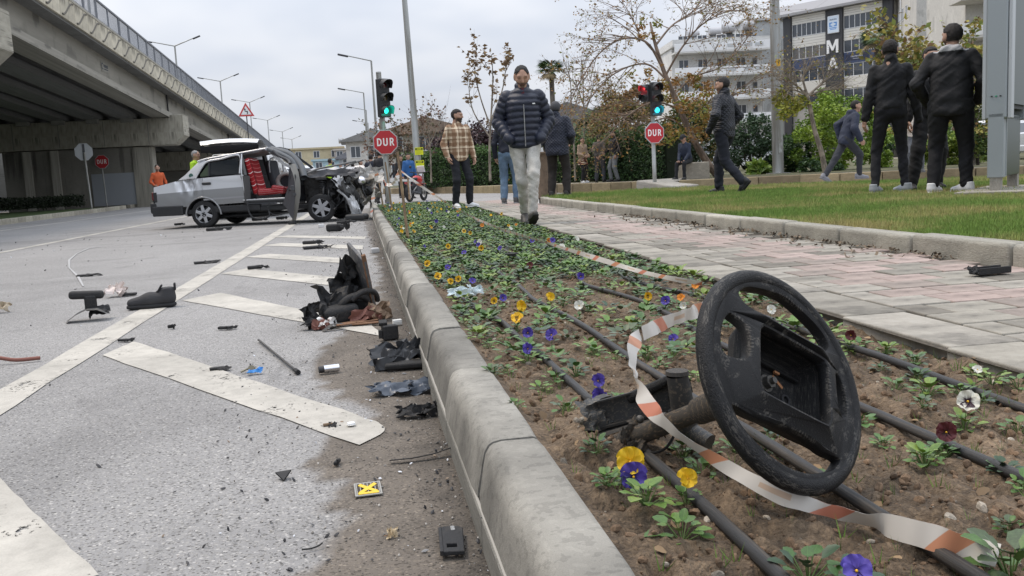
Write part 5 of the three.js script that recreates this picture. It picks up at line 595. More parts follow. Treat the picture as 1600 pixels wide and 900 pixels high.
  part(c, 'bonnet', [mv(crumple(1.0, .9, .1, 25, 12, .08), 2.5, 1.0, -.85, -1.52, 0, -.06)], std([.4, .4, .41], .5, .3)); part(c, 'bent_frame', [tube([[1.95, 1.06, -.15], [2.15, .98, -.1], [2.4, 1.06, -.2], [2.8, 1.12, -.3], [3.1, 1.18, -.5]], .022, 30, 6), tube([[2.3, .98, -.6], [2.7, .98, -.5], [2.95, 1.12, -.55], [3.2, 1.2, -.7]], .018, 24, 6)], std([.16, .16, .16], .6, .3)); part(c, 'black_shreds', Array.from({ length: 9 }, (_, i) => mv(crumple(.25 + R() * .3, .15 + R() * .22, .1, 30 + i, 5, .3), 2.5 + R() * .95, .15 + R() * .75, -.05 - R() * .4, R() * 3, R() * 3, R() * 3)), blk); part(c, 'wreck_skid', rbox(.42, .12, .3, .05, 3.25, .08, .2), blk);
  wheel(c, 0, r, -.1, r, rim); wheel(c, WB, r + .01, -.02, r, std([.36, .365, .38], .45, .5), .22); wheel(c, .02, r, -1.5, r, rim, Math.PI); wheel(c, WB - .05, r, -1.4, r, rim, Math.PI - .2);
}
// ---------- the other vehicles ----------
function simpleCar(name, label, cat, pos, turn, o) {
  const c = thing(name, label, cat, pos, turn, o.group), L = o.L || 4.2, W = (o.W || 1.72) / 2, H = o.H || 1.46, paintM = phys(o.col, { roughness: .3, metalness: .1, clearcoat: .7 }), gl = phys([.02, .025, .03], { roughness: .08, clearcoat: 1 });
  const b = o.suv ? [[0, .32], [-.02, .95], [.1, 1.0], [.25, H - .05], [.5, H], [2.3, H], [2.95, 1.08], [3.9, .95], [L - .05, .75], [L, .32]] : [[0, .3], [0, .85], [.55, .93], [1.05, H - .04], [1.4, H], [2.2, H], [2.9, .95], [3.85, .82], [L, .62], [L, .3]];
  const body = lin(b.slice(1, -1)), rows = []; for (const t of [-1, -.96, -.6, 0, .6, .96, 1]) rows.push(range(.0, L, L / 34).map(x => { const y = body(x), cabin = sstep(1, H, y), a = Math.abs(t); return [x, a === 1 ? .62 : a === .96 ? Math.min(y, lerp(y, .93, cabin)) : y + .02 * (1 - a), t * W * (a === .6 ? lerp(1.4, 1.3, cabin) : 1)]; }));
  part(c, 'body', [loft(rows), ...[-1, 1].map(s => panel(0, L, x => { const d = Math.min(Math.abs(x - .8), Math.abs(x - L + .85)); return d < .36 ? .3 + Math.sqrt(.1296 - d * d) * .95 : .28; }, x => Math.min(.95, body(x)), (x, y) => s * W * (1 + .02 * Math.sin(y * 3)), 40, 4)), loft([-1, 1].map(t => [[0, .28, t * W], [-.03, .6, t * W], [0, .95, t * W]])), loft([-1, 1].map(t => [[L, .28, t * W], [L + .03, .5, t * W], [L - .03, .72, t * W]]))], paintM);
  const wx = o.suv ? [[.42, 1.35], [1.42, 2.5]] : [[.85, 1.6], [1.68, 2.6]]; for (const s of [-1, 1]) for (const [a, e] of wx) part(c, 'window', panel(a, e, () => .97, x => Math.max(.98, Math.min(H - .1, body(x) - .08)), (x, y) => s * (W * lerp(1.0, .79, clamp((y - .93) / (H - .93))) + .012), 8, 4), gl);
  const ws = o.suv ? [[2.42, H - .1], [2.92, 1.1]] : [[2.25, H - .08], [2.85, .98]]; part(c, 'windscreen', loft([-1, 1].map(t => ws.map(([x, y], k) => [x + .04, y + .02, t * W * (k ? .9 : .76)]))), gl); if (!o.tailgate) { const rw = o.suv ? [[.02, 1.02], [.2, H - .1]] : [[.6, .96], [1.0, H - .1]]; part(c, 'rear_window', loft([-1, 1].map(t => rw.map(([x, y], k) => [x - .03, y + .01, t * W * (k ? .74 : .86)]))), gl); }
  for (const s of [-1, 1]) { part(c, 'tail_light', rbox(.1, .24, .2, .03, .02, .82, s * (W - .12)), std([.5, .04, .03], .3)); part(c, 'headlight', rbox(.1, .16, .3, .03, L - .06, .62, s * (W - .2)), M.chrome); part(c, 'door_mirror', rbox(.1, .15, .2, .04, 2.55, 1.02, s * (W + .1)), M.black); }
  for (const x of [-.02, L + .02]) part(c, 'bumper', rbox(.12, .25, W * 2, .05, x, .41, 0), o.suv ? M.darkGrey : paintM); const rim = M.steel; for (const s of [-1, 1]) for (const x of [.8, L - .85]) wheel(c, x, .3, s * (W - .08), .3, rim, s > 0 ? 0 : Math.PI, 5);
  if (o.tailgate) { const tg = new THREE.Group(); tg.name = 'tailgate'; c.add(tg); part(tg, 'gate_skin', loft([-1, -.5, 0, .5, 1].map(t => [[.3, H + .03, t * W * .8], [-.1, H + .13, t * W * .84], [-.55, H + .24, t * W * .84], [-.8, H + .26, t * W * .82], [-.9, H + .17, t * W * .78]].map(([x, y, z]) => [x, y + .04 * (1 - t * t), z]))), paintM); part(tg, 'gate_lining', loft([-1, 1].map(t => [[.28, H - .02, t * W * .76], [-.1, H + .04, t * W * .82], [-.5, H + .02, t * W * .83], [-.84, H - .02, t * W * .8], [-.87, H + .14, t * W * .8]])), M.blackMatt); part(tg, 'gas_strut', [bar([.3, 1.2, W * .8], [-.3, H + .05, W * .8], .015), bar([.3, 1.2, -W * .8], [-.3, H + .05, -W * .8], .015)], M.black); part(tg, 'hi_vis_stripe', [box(.14, .02, .26, -.72, H + .262, W * .5), box(.14, .02, .26, -.72, H + .262, -W * .5)], std([.6, .75, .05], .6)); part(c, 'boot_interior', box(.5, .6, W * 1.6, .3, 1.15, 0), M.blackMatt); }
  if (o.police) for (const s of [-1, 1]) { part(c, 'side_marking', panel(.5, 1.4, () => .68, () => .9, () => s * (W + .012), 6, 2), std([.05, .13, .28], .5)); part(c, 'side_marking', panel(1.4, 3.1, () => .62, () => .78, () => s * (W + .012), 6, 2), std([.55, .7, .04], .5)); }
  return c;
}
{ const p = onZ(379, 330, -23.6).setY(0); simpleCar('police_car', 'white police hatchback with raised tailgate and yellow blue markings behind the wrecked car', 'police car', p, 1.5, { suv: 1, L: 4.3, H: 1.66, col: [.72, .73, .74], tailgate: 1, police: 1 });
  simpleCar('parked_car', 'white car parked nose toward us beyond the police car', 'car', onZ(478, 310, -33).setY(0), 1.9, { col: [.7, .71, .72] }); simpleCar('parked_van', 'white van far behind the crushed front of the wreck', 'van', onZ(535, 300, -75).setY(0), .15, { suv: 1, H: 1.75, L: 4.6, col: [.7, .7, .7] });
  simpleCar('parked_car', 'white car parked beyond the trees left of the seated man', 'car', onZ(1037, 262, -42).setY(.3), .1, { col: [.66, .67, .68], H: 1.4 }); simpleCar('parked_car', 'white car parked behind the dark feathery shrub', 'car', onZ(1105, 262, -46).setY(.3), .3, { col: [.62, .63, .64] }); simpleCar('parked_car', 'pale car half seen between shrubs left of the lamp post', 'car', onZ(1160, 262, -50).setY(.3), .2, { col: [.45, .48, .52] }); simpleCar('parked_car', 'white car seen beside the advertising pillar', 'car', onZ(1528, 256, -33).setY(.3), .35, { suv: 1, col: [.7, .7, .71], H: 1.6 }); simpleCar('parked_car', 'silver car at the right edge beyond the advertising pillar', 'car', onZ(1585, 256, -30).setY(.3), .25, { col: [.5, .52, .54] }); }
{ // motor scooter
  const b = onZ(651, 302, -31).setY(.0), m = thing('motorcycle', 'red and black motorcycle parked behind the tallest stake', 'motorcycle', b, 1.1); for (const x of [-.6, .6]) { const w = new THREE.Group(); w.name = 'wheel'; w.position.set(x, .29, 0); m.add(w); part(w, 'tyre', new THREE.TorusGeometry(.25, .05, 8, 22), M.rubber); part(w, 'rim', new THREE.TorusGeometry(.19, .015, 6, 18), M.steel); part(w, 'spokes', [0, 1, 2].map(i => box(.38, .015, .015, 0, 0, 0, 0, 0, i * 1.05)), M.steel); }
  part(m, 'fuel_tank', mv(new THREE.SphereGeometry(.2, 12, 8), .12, .72, 0, 0, 0, -.15, [1.5, .75, .8]), std([.45, .02, .02], .3)); part(m, 'seat', mv(rbox(.6, .1, .26, .05), -.38, .74, 0, 0, 0, .08), M.blackMatt); part(m, 'engine', [rbox(.34, .3, .24, .05, 0, .42, 0), cyl(.04, .05, .7, -.35, .3, .14, 10, 0, 0, 1.45)], M.darkGrey); part(m, 'fork', [bar([.6, .29, .07], [.42, .95, .09], .02), bar([.6, .29, -.07], [.42, .95, -.09], .02), bar([-.6, .29, .09], [-.2, .5, .1], .02)], M.steel); part(m, 'handlebar', tube([[.34, 1.0, -.36], [.42, .97, -.14], [.42, .97, .14], [.34, 1.0, .36]], .016), M.black); part(m, 'headlamp', ball(.09, .52, .86, 0), M.chrome); part(m, 'windshield', mv(rbox(.03, .26, .28, .01), .5, 1.08, 0, 0, 0, .4), M.white); part(m, 'mudguard', [rbox(.3, .03, .14, .01, -.68, .6, 0, 0, 0, -.3), rbox(.28, .03, .12, .01, .6, .58, 0)], std([.4, .02, .02], .35)); for (const s of [-1, 1]) part(m, 'mirror', [bar([.38, .97, s * .3], [.4, 1.15, s * .34], .008), ball(.05, .4, 1.18, s * .35, 8)], M.black); }
// ---------- people ----------
// naive surface nets over a field (negative inside)
function nets(f, mn, mx, h, col) {
  const nx = Math.ceil((mx[0] - mn[0]) / h) + 1, ny = Math.ceil((mx[1] - mn[1]) / h) + 1, nz = Math.ceil((mx[2] - mn[2]) / h) + 1, D = new Float32Array(nx * ny * nz), id = (i, j, k) => i + nx * (j + ny * k);
  for (let k = 0; k < nz; k++) for (let j = 0; j < ny; j++) for (let i = 0; i < nx; i++) D[id(i, j, k)] = f(mn[0] + i * h, mn[1] + j * h, mn[2] + k * h);
  const idx = new Int32Array(nx * ny * nz).fill(-1), P = [], I = [];
  for (let k = 0; k < nz - 1; k++) for (let j = 0; j < ny - 1; j++) for (let i = 0; i < nx - 1; i++) {
    let x = 0, y = 0, z = 0, n = 0; const d = c => D[id(i + (c & 1), j + (c >> 1 & 1), k + (c >> 2))];
    for (let c = 0; c < 8; c++) for (const b of [1, 2, 4]) if (!(c & b)) { const d0 = d(c), d1 = d(c | b); if (d0 < 0 !== d1 < 0) { const t = d0 / (d0 - d1); x += (c & 1) + (b === 1 ? t : 0); y += (c >> 1 & 1) + (b === 2 ? t : 0); z += (c >> 2) + (b === 4 ? t : 0); n++; } }
    if (n) { idx[id(i, j, k)] = P.length / 3; P.push(mn[0] + (i + x / n) * h, mn[1] + (j + y / n) * h, mn[2] + (k + z / n) * h); }
  }
  for (let k = 1; k < nz - 1; k++) for (let j = 1; j < ny - 1; j++) for (let i = 1; i < nx - 1; i++) { const a = D[id(i, j, k)] < 0;
    const q = (A, B, C2, D2, fl) => { if (A < 0 || B < 0 || C2 < 0 || D2 < 0) return; fl ? I.push(A, B, C2, A, C2, D2) : I.push(A, C2, B, A, D2, C2); };
    if (a !== D[id(i + 1, j, k)] < 0) q(idx[id(i, j - 1, k - 1)], idx[id(i, j, k - 1)], idx[id(i, j, k)], idx[id(i, j - 1, k)], a);
    if (a !== D[id(i, j + 1, k)] < 0) q(idx[id(i - 1, j, k - 1)], idx[id(i - 1, j, k)], idx[id(i, j, k)], idx[id(i, j, k - 1)], a);
    if (a !== D[id(i, j, k + 1)] < 0) q(idx[id(i - 1, j - 1, k)], idx[id(i, j - 1, k)], idx[id(i, j, k)], idx[id(i - 1, j, k)], a); }
  const g = new THREE.BufferGeometry(); g.setAttribute('position', new THREE.Float32BufferAttribute(P, 3)); g.setIndex(I); g.computeVertexNormals(); const u = new Float32Array(P.length / 3 * 2); for (let i = 0; i < P.length / 3; i++) { u[2 * i] = P[3 * i]; u[2 * i + 1] = P[3 * i + 1]; } g.setAttribute('uv', new THREE.BufferAttribute(u, 2)); if (col) tint(g, col); return g;
}
const smin = (a, b, k) => { const h = Math.max(k - Math.abs(a - b), 0) / k; return Math.min(a, b) - h * h * k * .25; };
const cap = (a, b, ra, rb) => { const bx = b.x - a.x, by = b.y - a.y, bz = b.z - a.z, L = bx * bx + by * by + bz * bz || 1e-9; return { L: Math.sqrt(L), d(x, y, z) { const px = x - a.x, py = y - a.y, pz = z - a.z, t = Math.min(1, Math.max(0, (px * bx + py * by + pz * bz) / L)), dx = px - bx * t, dy = py - by * t, dz = pz - bz * t; this.t = t; return Math.sqrt(dx * dx + dy * dy + dz * dz) - (ra + (rb - ra) * t); } }; };
const ell = (c, r) => ({ d(x, y, z) { const a = (x - c.x) / r.x, b = (y - c.y) / r.y, e = (z - c.z) / r.z, k = Math.sqrt(a * a + b * b + e * e); return (k - 1) * Math.min(r.x, r.y, r.z); } });
const field = (prims, k) => (x, y, z) => { let d = 9; for (const p of prims) d = smin(d, p.d(x, y, z), k); return d; };
// head (origin between the ears, face towards +z)
const headPrims = [ell(V(0, .025, -.012), V(.076, .093, .097)), cap(V(0, -.035, .018), V(0, -.09, .056), .056, .027), cap(V(-.034, -.02, .045), V(.034, -.02, .045), .034, .034), cap(V(0, .022, .083), V(0, -.018, .101), .009, .014), cap(V(-.038, .034, .07), V(.038, .034, .07), .015, .015), cap(V(-.018, -.052, .076), V(.018, -.052, .076), .01, .01), ell(V(.078, -.002, -.005), V(.012, .034, .022)), ell(V(-.078, -.002, -.005), V(.012, .034, .022)), cap(V(0, -.05, -.025), V(0, -.18, -.035), .053, .058)];
const headField = (x, y, z) => { let d = 9; for (const p of headPrims) d = smin(d, p.d(x, y, z), .022); for (const s of [-1, 1]) { const e = .016 - Math.hypot(x - s * .031, (y - .012) * 1.2, z - .095); d = Math.max(d, e) ; } return d; };
const headGeo = clean(nets(headField, [-.1, -.2, -.13], [.1, .14, .13], .0065));
function headTint(skin, beard, hairCol, bald) { return (x, y, z) => { let c = skin.slice(); const v = .94 + .12 * vn3(x * 60, y * 60, z * 60); if (beard) { const b = Math.max(sstep(-.028, -.045, y) * sstep(-.01, .03, z + .02 * (y < -.05 ? 1 : 0)), (y < -.03 && y > -.048 && Math.abs(x) < .032 && z > .07) ? 1 : 0) * beard * (y < -.115 ? 0 : 1); c = c.map((q, i) => lerp(q, hairCol[i], b)); } if (y < -.046 && y > -.06 && Math.abs(x) < .024 && z > .07) c = [c[0] * .85, c[1] * .6, c[2] * .58]; if (z > .055 && y > .03 && y < .039 && Math.abs(x) > .014 && Math.abs(x) < .046) c = c.map((q, i) => lerp(q, hairCol[i], .5)); if (z > .07 && y > .006 && y < .015 && Math.abs(x) > .021 && Math.abs(x) < .041) c = [c[0] * .6, c[1] * .52, c[2] * .5]; const hl = Math.max(sstep(.05, .07, y - Math.max(0, .05 - z) * .0), sstep(.0, -.03, z) * sstep(-.075, -.045, y)) * (Math.abs(x) > .079 ? 0 : 1); if (!bald) c = c.map((q, i) => lerp(q, hairCol[i], hl)); return c.map(q => q * v); }; }
const hairStyles = { short: (x, y, z) => y > .045 - .02 || (z < .012 && y > -.045) ? 1 : 0, receding: 0, long: 0 };
function hairGeo(style) { const off = { short: .007, receding: .005, thick: .014, bun: .01, woman: .02, cap: .02 }[style]; const sk = ell(V(0, .025, -.014), V(.078 + off, .094 + off * 1.1, .099 + off)), bun = ell(V(0, .03, -.13), V(.04, .045, .04)), long = cap(V(0, 0, -.05), V(0, -.12, -.06), .075, .06); return clean(nets((x, y, z) => { let d = sk.d(x, y, z) + (style === 'cap' ? 0 : (vn3(x * 70, y * 70, z * 70) - .5) * .008); if (style === 'woman') d = smin(d, long.d(x, y, z), .03); if (style === 'bun') d = smin(d, bun.d(x, y, z), .01); const line = style === 'receding' ? .044 + .55 * Math.max(0, z) + .03 * Math.cos(x * 40) * (z > .03) : style === 'cap' ? .048 : .07 - .25 * Math.max(0, .03 - z) + .01 * vn(x * 90, 3); const front = line - y, side = Math.max(z - .004 - Math.max(0, y) * .35, -.05 - y - z * .2, (Math.abs(x) > .07 && z > -.035 && y < .035) ? .01 : -1); let cut = Math.min(front, side); if (style === 'woman') cut = Math.min(cut, Math.max(z - .02, -.2 - y)); return Math.max(d, cut); }, [-.12, -.2, -.19], [.12, .16, .12], .0075)); }
const hairGeos = {}; const getHair = s => hairGeos[s] || (hairGeos[s] = hairGeo(s));
const brimGeo = clean(mv(new THREE.CylinderGeometry(.082, .09, .012, 18, 1, false, -1.2, 2.4), 0, .05, .05, .12, 0, 0, [1, 1, 1.1]));
// right hand, wrist at the origin, fingers along -y, palm towards +z (thumb on -x side is mirrored for the left)
function handField(curl) { const pr = [cap(V(0, .02, 0), V(0, -.03, 0), .024, .028), cap(V(-.022, -.035, 0), V(-.024, -.085, .004), .017, .015), cap(V(.02, -.035, 0), V(.024, -.08, .004), .016, .014), cap(V(0, -.03, 0), V(0, -.085, .002), .018, .014)]; const seg = (x, y, z, L, r, c) => { let p = V(x, y, z), a = .25 + c * .4; for (let i = 0; i < 3; i++) { const l = L * [.45, .32, .25][i], q = p.clone().add(V(0, -Math.cos(a) * l, Math.sin(a) * l)); pr.push(cap(p, q, r * (1 - .1 * i), r * (.9 - .1 * i))); p = q; a += c * .75; } }; [[-.028, .07, .0085], [-.009, .078, .009], [.01, .073, .0085], [.028, .058, .0075]].forEach(([x, L, r], i) => seg(x, -.085 + Math.abs(i - 1.2) * .004, .004, L, r, curl * (1 + i * .12))); let p = V(-.028, -.03, .01); for (const q of [V(-.046, -.055, .026), V(-.05, -.08, .036), V(-.046, -.1, .042)]) { pr.push(cap(p, q, .0125, .0105)); p = q; } return field(pr, .008); }
const handGeos = [.35, .9].map(c => clean(nets(handField(c), [-.075, -.19, -.05], [.06, .05, .1], .0052)));
const flipX = g => { const c = g.clone(); c.scale(-1, 1, 1); const p = c.attributes.position, n = c.attributes.normal; for (let i = 0; i < p.count; i += 3) for (const a of [p, n]) { const t = [a.getX(i), a.getY(i), a.getZ(i)]; a.setXYZ(i, a.getX(i + 1), a.getY(i + 1), a.getZ(i + 1)); a.setXYZ(i + 1, ...t); } return c; };
const shoeUpper = clean(nets((x, y, z) => { const d = field([cap(V(0, .05, -.045), V(0, .045, .06), .042, .043), cap(V(0, .045, .06), V(.004, .033, .165), .042, .03), cap(V(0, .06, -.04), V(0, .105, -.045), .04, .042)], .03)(x, y, z); return Math.max(d, .018 - y, y - .115); }, [-.07, -.0, -.12], [.07, .13, .23], .009)), shoeSole = clean(nets((x, y, z) => { const d = Math.min(field([cap(V(0, .02, -.045), V(0, .02, .06), .047, .046), cap(V(0, .02, .06), V(.004, .02, .165), .046, .036)], .03)(x, y, z)); return Math.max(d, -y, y - .024); }, [-.07, -.02, -.12], [.07, .05, .23], .009));
function ik(a, b, l1, l2, pole) { const d = b.clone().sub(a); let L = Math.min(d.length(), (l1 + l2) * .999); d.normalize(); const e = a.clone().addScaledVector(d, L), c = (l1 * l1 + L * L - l2 * l2) / (2 * L), h = Math.sqrt(Math.max(0, l1 * l1 - c * c)), p = pole.clone().addScaledVector(d, -pole.dot(d)).normalize(); return [a.clone().addScaledVector(d, c).addScaledVector(p, h), e]; }
const skinMat = phys([1, 1, 1], { roughness: .6, vertexColors: true, sheen: .15, sheenRoughness: .6 });
const SK = [.4, .235, .165], HAIR = [.016, .013, .012], GREYH = [.07, .065, .062];
function person(label, pos, turn, o) {
  const S = (o.H || 1.75) / 1.75, t = thing('person', label, 'person', pos, turn, o.group), dist = Math.hypot(t.position.x, t.position.z), h = Math.max(.0105, dist * .00092), P = (x, y, z) => V(x, y, z);
  const lean = o.lean || [0, 0], fat = o.fat || 1, hip = P(o.hip?.[0] || 0, (o.hip?.[1] ?? .925), o.hip?.[2] || 0);
  const up = V(lean[0], 1, lean[1]).normalize(), at = (x, y, z = 0) => { const b = hip.clone().addScaledVector(up, y - .925); const side = V(1, 0, 0).addScaledVector(up, -up.x).normalize(), fw = side.clone().cross(up); const tw = o.twist || 0, u = clamp((y - .95) / .4); const cx = Math.cos(tw * u), sx = Math.sin(tw * u); return b.addScaledVector(side, x * cx + z * sx).addScaledVector(fw, z * cx - x * sx); };
  const sh = s => at(s * .168 * (1 + (fat - 1) * .6), 1.405 + (o.shrug || 0)), hj = s => hip.clone().add(V(s * .09 * fat, -.01, 0));
  const ank = [-1, 1].map((s, i) => o.feet ? V(...o.feet[i]) : V(s * .1, .085, 0)), kn = [-1, 1].map((s, i) => ik(hj(s), ank[i], .43, .425, V(...(o.knee?.[i] || [s * .12, 0, 1])))); 
  const wr = [-1, 1].map((s, i) => o.hands ? at(...o.hands[i]) : at(s * .27, .86, .04)), el = [-1, 1].map((s, i) => ik(sh(s), wr[i], .29, .265, V(...(o.elbow?.[i] || [s * .5, 0, -1]))));
  const headC = at(0, 1.612, .025).add(V(...(o.headOff || [0, 0, 0]))), neck = at(0, 1.47, -.005);
  // body: one continuous skin under the clothes, head and hands merged in
  const bp = [cap(at(-.08, 1.36), at(.08, 1.36), .05, .05), cap(at(0, 1.36), at(0, 1.0), .07 * fat, .065 * fat), cap(hj(-1), hj(1), .06, .06), cap(at(0, 1.42, -.01), headC.clone().add(V(0, -.08, -.01)), .058, .052)];
  [-1, 1].forEach((s, i) => bp.push(cap(sh(s), el[i][0], .05, .04), cap(el[i][0], el[i][1], .04, .027), cap(hj(s), kn[i][0], .06, .045), cap(kn[i][0], ank[i], .05, .034)));
  const all = [headC, ...ank, ...kn.map(k => k[0]), ...el.map(e => e[0]), ...wr, hip, sh(-1), sh(1)], mn = [0, 1, 2].map(k => Math.min(...all.map(v => v.getComponent(k))) - .22), mx = [0, 1, 2].map(k => Math.max(...all.map(v => v.getComponent(k))) + .22), skin = o.skin || SK;
  const bodyG = nets(field(bp, .05), mn, mx, Math.max(h * 1.5, .02)); tint(bodyG, skin); const gs = [bodyG];
  const hq = new THREE.Quaternion().setFromEuler(new THREE.Euler(o.look?.[1] || 0, o.look?.[0] || 0, o.look?.[2] || 0, 'YXZ')), hm = new THREE.Matrix4().compose(headC, hq, V(1, 1, 1)); const hg = tint(headGeo.clone(), headTint(skin, o.beard || 0, o.hairCol || HAIR, o.hair === 'receding')); gs.push(hg.applyMatrix4(hm));
  if (!o.noHands) [-1, 1].forEach((s, i) => { if (o.pocket?.[i]) return; const d = wr[i].clone().sub(el[i][0]).normalize(), y = d.clone().negate(), zf = V(...(o.palm?.[i] || [-s, 0, .3])); const z = zf.addScaledVector(y, -zf.dot(y)).normalize(), x = y.clone().cross(z); let g = (o.curl ? handGeos[1] : handGeos[0]); g = s > 0 ? flipX(g) : g.clone(); g.applyMatrix4(new THREE.Matrix4().makeBasis(x, y, z).setPosition(el[i][1])); gs.push(tint(g, skin)); });
  const body = part(t, 'body', merge(gs), skinMat); void body;
  if (o.hair !== 'bald') part(t, o.hair === 'cap' ? 'cap' : 'hair', (o.hair === 'cap' ? merge([getHair('cap').clone(), brimGeo.clone()]) : getHair(o.hair || 'short').clone()).applyMatrix4(hm), std(o.hair === 'cap' ? o.capCol || [.03, .03, .035] : o.hairCol || HAIR, .8));
  // trousers
  const [ta, tb, tc] = o.leg || [.092, .07, .058], wob = (x, y, z, a, fr) => (vn3(x * fr, y * fr * 1.6, z * fr) - .5) * a;
  const fold = (x, y, z) => { const q = vn3(x * 7 + 3, y * 22 + x * 16, z * 7), r = vn3(x * 14, y * 40 - x * 22 + 5, z * 14); return (1 - Math.abs(q - .5) * 3) * .8 + (r - .5) * .5; };
  const tp = [cap(hj(-1).add(V(.015, .03, -.01)), hj(1).add(V(-.015, .03, -.01)), .108 * fat, .108 * fat), cap(at(0, .93), at(0, 1.02), .12 * fat, .115 * fat)]; [-1, 1].forEach((s, i) => { const cuff = kn[i][0].clone().lerp(ank[i], .93); tp.push(cap(hj(s).add(V(0, -.03, 0)), kn[i][0], ta * fat, tb), cap(kn[i][0], cuff, tb, tc)); });
  const wY = hip.y + .1, tf = field(tp, .03), tmx = [mx[0], Math.min(mx[1], hip.y + .2), mx[2]];
  const trG = nets((x, y, z) => Math.max(tf(x, y, z) + wob(x, y, z, .012, 11) + fold(x, y, z) * .009, y - wY), [mn[0], mn[1], mn[2]], tmx, h);
  part(t, 'trousers', trG, o.trouserMat || std(o.trousers || [.02, .02, .022], .9, 0, { bumpMap: rep(grainBump, 9), bumpScale: .001 }));
  // jacket
  const J = o.jacket || {}, pad = (J.pad ?? .012), hem = J.hem ?? .86, jr = (.112 + pad) * fat; const jp = [cap(at(-.09, 1.345), at(.09, 1.345), .082 + pad * .8, .082 + pad * .8), cap(at(0, 1.43, -.01), at(-.15, 1.385, -.01), .055 + pad * .5, .05 + pad * .5), cap(at(0, 1.43, -.01), at(.15, 1.385, -.01), .055 + pad * .5, .05 + pad * .5), cap(at(-.05 * fat, 1.3, .012), at(-.05 * fat, hem + .08), jr, jr * (J.flare || .98)), cap(at(.05 * fat, 1.3, .012), at(.05 * fat, hem + .08), jr, jr * (J.flare || .98)), cap(at(0, 1.47), at(0, 1.4), .06 + pad * .5, .085 + pad)], arms = [];
  if (fat > 1.1) jp.push(cap(at(-.04, 1.05, .07), at(.04, 1.05, .07), .13 * fat, .13 * fat));
  if (J.collar) jp.push(cap(at(0, 1.525, -.022), at(0, 1.46), .066 + pad * .3, .07 + pad * .4));
  if (J.hood) jp.push(cap(at(-.06, 1.47, -.075), at(.06, 1.47, -.075), .05, .05), cap(at(-.07, 1.46, -.0), at(.07, 1.46, .0), .05, .05));
  [-1, 1].forEach((s, i) => { const e = el[i][1].clone().lerp(el[i][0], o.pocket?.[i] ? -.15 : .04); arms.push(cap(sh(s), el[i][0], .056 + pad * .85, .05 + pad * .85), cap(el[i][0], e, .055 + pad * .9, .04 + pad * .8)); });
  const hemP = at(0, hem), jf = (x, y, z) => { let d = 9, q = 0, near = 9; for (const p of jp) { const e = p.d(x, y, z); d = smin(d, e, .045); } const hemD = (hemP.x - x) * up.x + (hemP.y - y) * up.y + (hemP.z - z) * up.z; d = Math.max(d, hemD); const body = d; for (const p of arms) { const e = p.d(x, y, z); if (e < near) { near = e; q = p.t * p.L; } d = smin(d, e, .022); } if (J.puff) { const s = near < body ? q : (x - hemP.x) * up.x + (y - hemP.y) * up.y; d -= J.puff * (Math.abs(Math.sin(Math.PI * (s + .014 * vn3(x * 9, y * 6, z * 9)) / (J.pitch || .07))) - .5); } return d + wob(x, y, z, .014, 8) + fold(x, y, z) * (J.puff ? .004 : .009); };
  const jmn = [mn[0], Math.max(mn[1], Math.min(hemP.y - .12, wr[0].y - .15, wr[1].y - .15)), mn[2]], jG = nets(jf, jmn, mx, h * .95);
  // the collar is open round the neck
  const jcol = J.tint; if (jcol) tint(jG, (x, y, z) => jcol(x, y, z, at, hemP)); part(t, J.name || 'jacket', jG, J.mat || std(jcol ? [1, 1, 1] : J.col || [.02, .02, .024], J.rough || .75, 0, { vertexColors: !!jcol, bumpMap: rep(grainBump, 9), bumpScale: .001 }));
  for (const x of o.extra || []) x(t, { at, headC, wr, el, hip, hj, kn, ank, hm });
  // shoes
  [-1, 1].forEach((s, i) => { const f = new THREE.Group(); f.name = 'shoe'; t.add(f); f.position.copy(ank[i]); f.rotation.set(o.footPitch?.[i] || 0, o.footYaw?.[i] ?? s * .15, 0, 'YXZ'); part(f, 'upper', shoeUpper.clone().translate(0, -.085, 0), std(o.shoe || [.03, .03, .03], .6)); part(f, 'sole', shoeSole.clone().translate(0, -.085, 0), std(o.sole || o.shoe || [.02, .02, .02], .8)); });
  t.scale.setScalar(S); return t;
}
const denim = (c) => std(c, .9, 0, { map: rep(concreteMap, 2.5), bumpMap: rep(grainBump, 8), bumpScale: .0015 });
const ptex = canvasTex(256, 256, c => { c.fillStyle = '#b9a48c'; c.fillRect(0, 0, 256, 256); for (let i = 0; i < 2; i++) { const y = i * 128; for (const [o, w, k] of [[10, 44, 'rgba(112,80,58,.6)'], [70, 14, 'rgba(225,208,184,.8)'], [94, 10, 'rgba(90,64,48,.5)']]) { c.fillStyle = k; c.fillRect(0, y + o, 256, w); c.fillRect(y + o, 0, w, 256); } } });
const quilt = dataTex(256, (u, v) => { const a = Math.abs(Math.sin((u + v) * 8 * Math.PI)), b = Math.abs(Math.sin((u - v) * 8 * Math.PI)); return Math.pow(Math.min(a, b), .4); });
const quiltMat = c => std(c, .6, 0, { bumpMap: rep(quilt, 2.2), bumpScale: .012 });
const gp = (px, py, y) => G(px, py, y).setY(y);
const toCam = p => Math.atan2(-p.x, -p.z); // turn that faces the camera
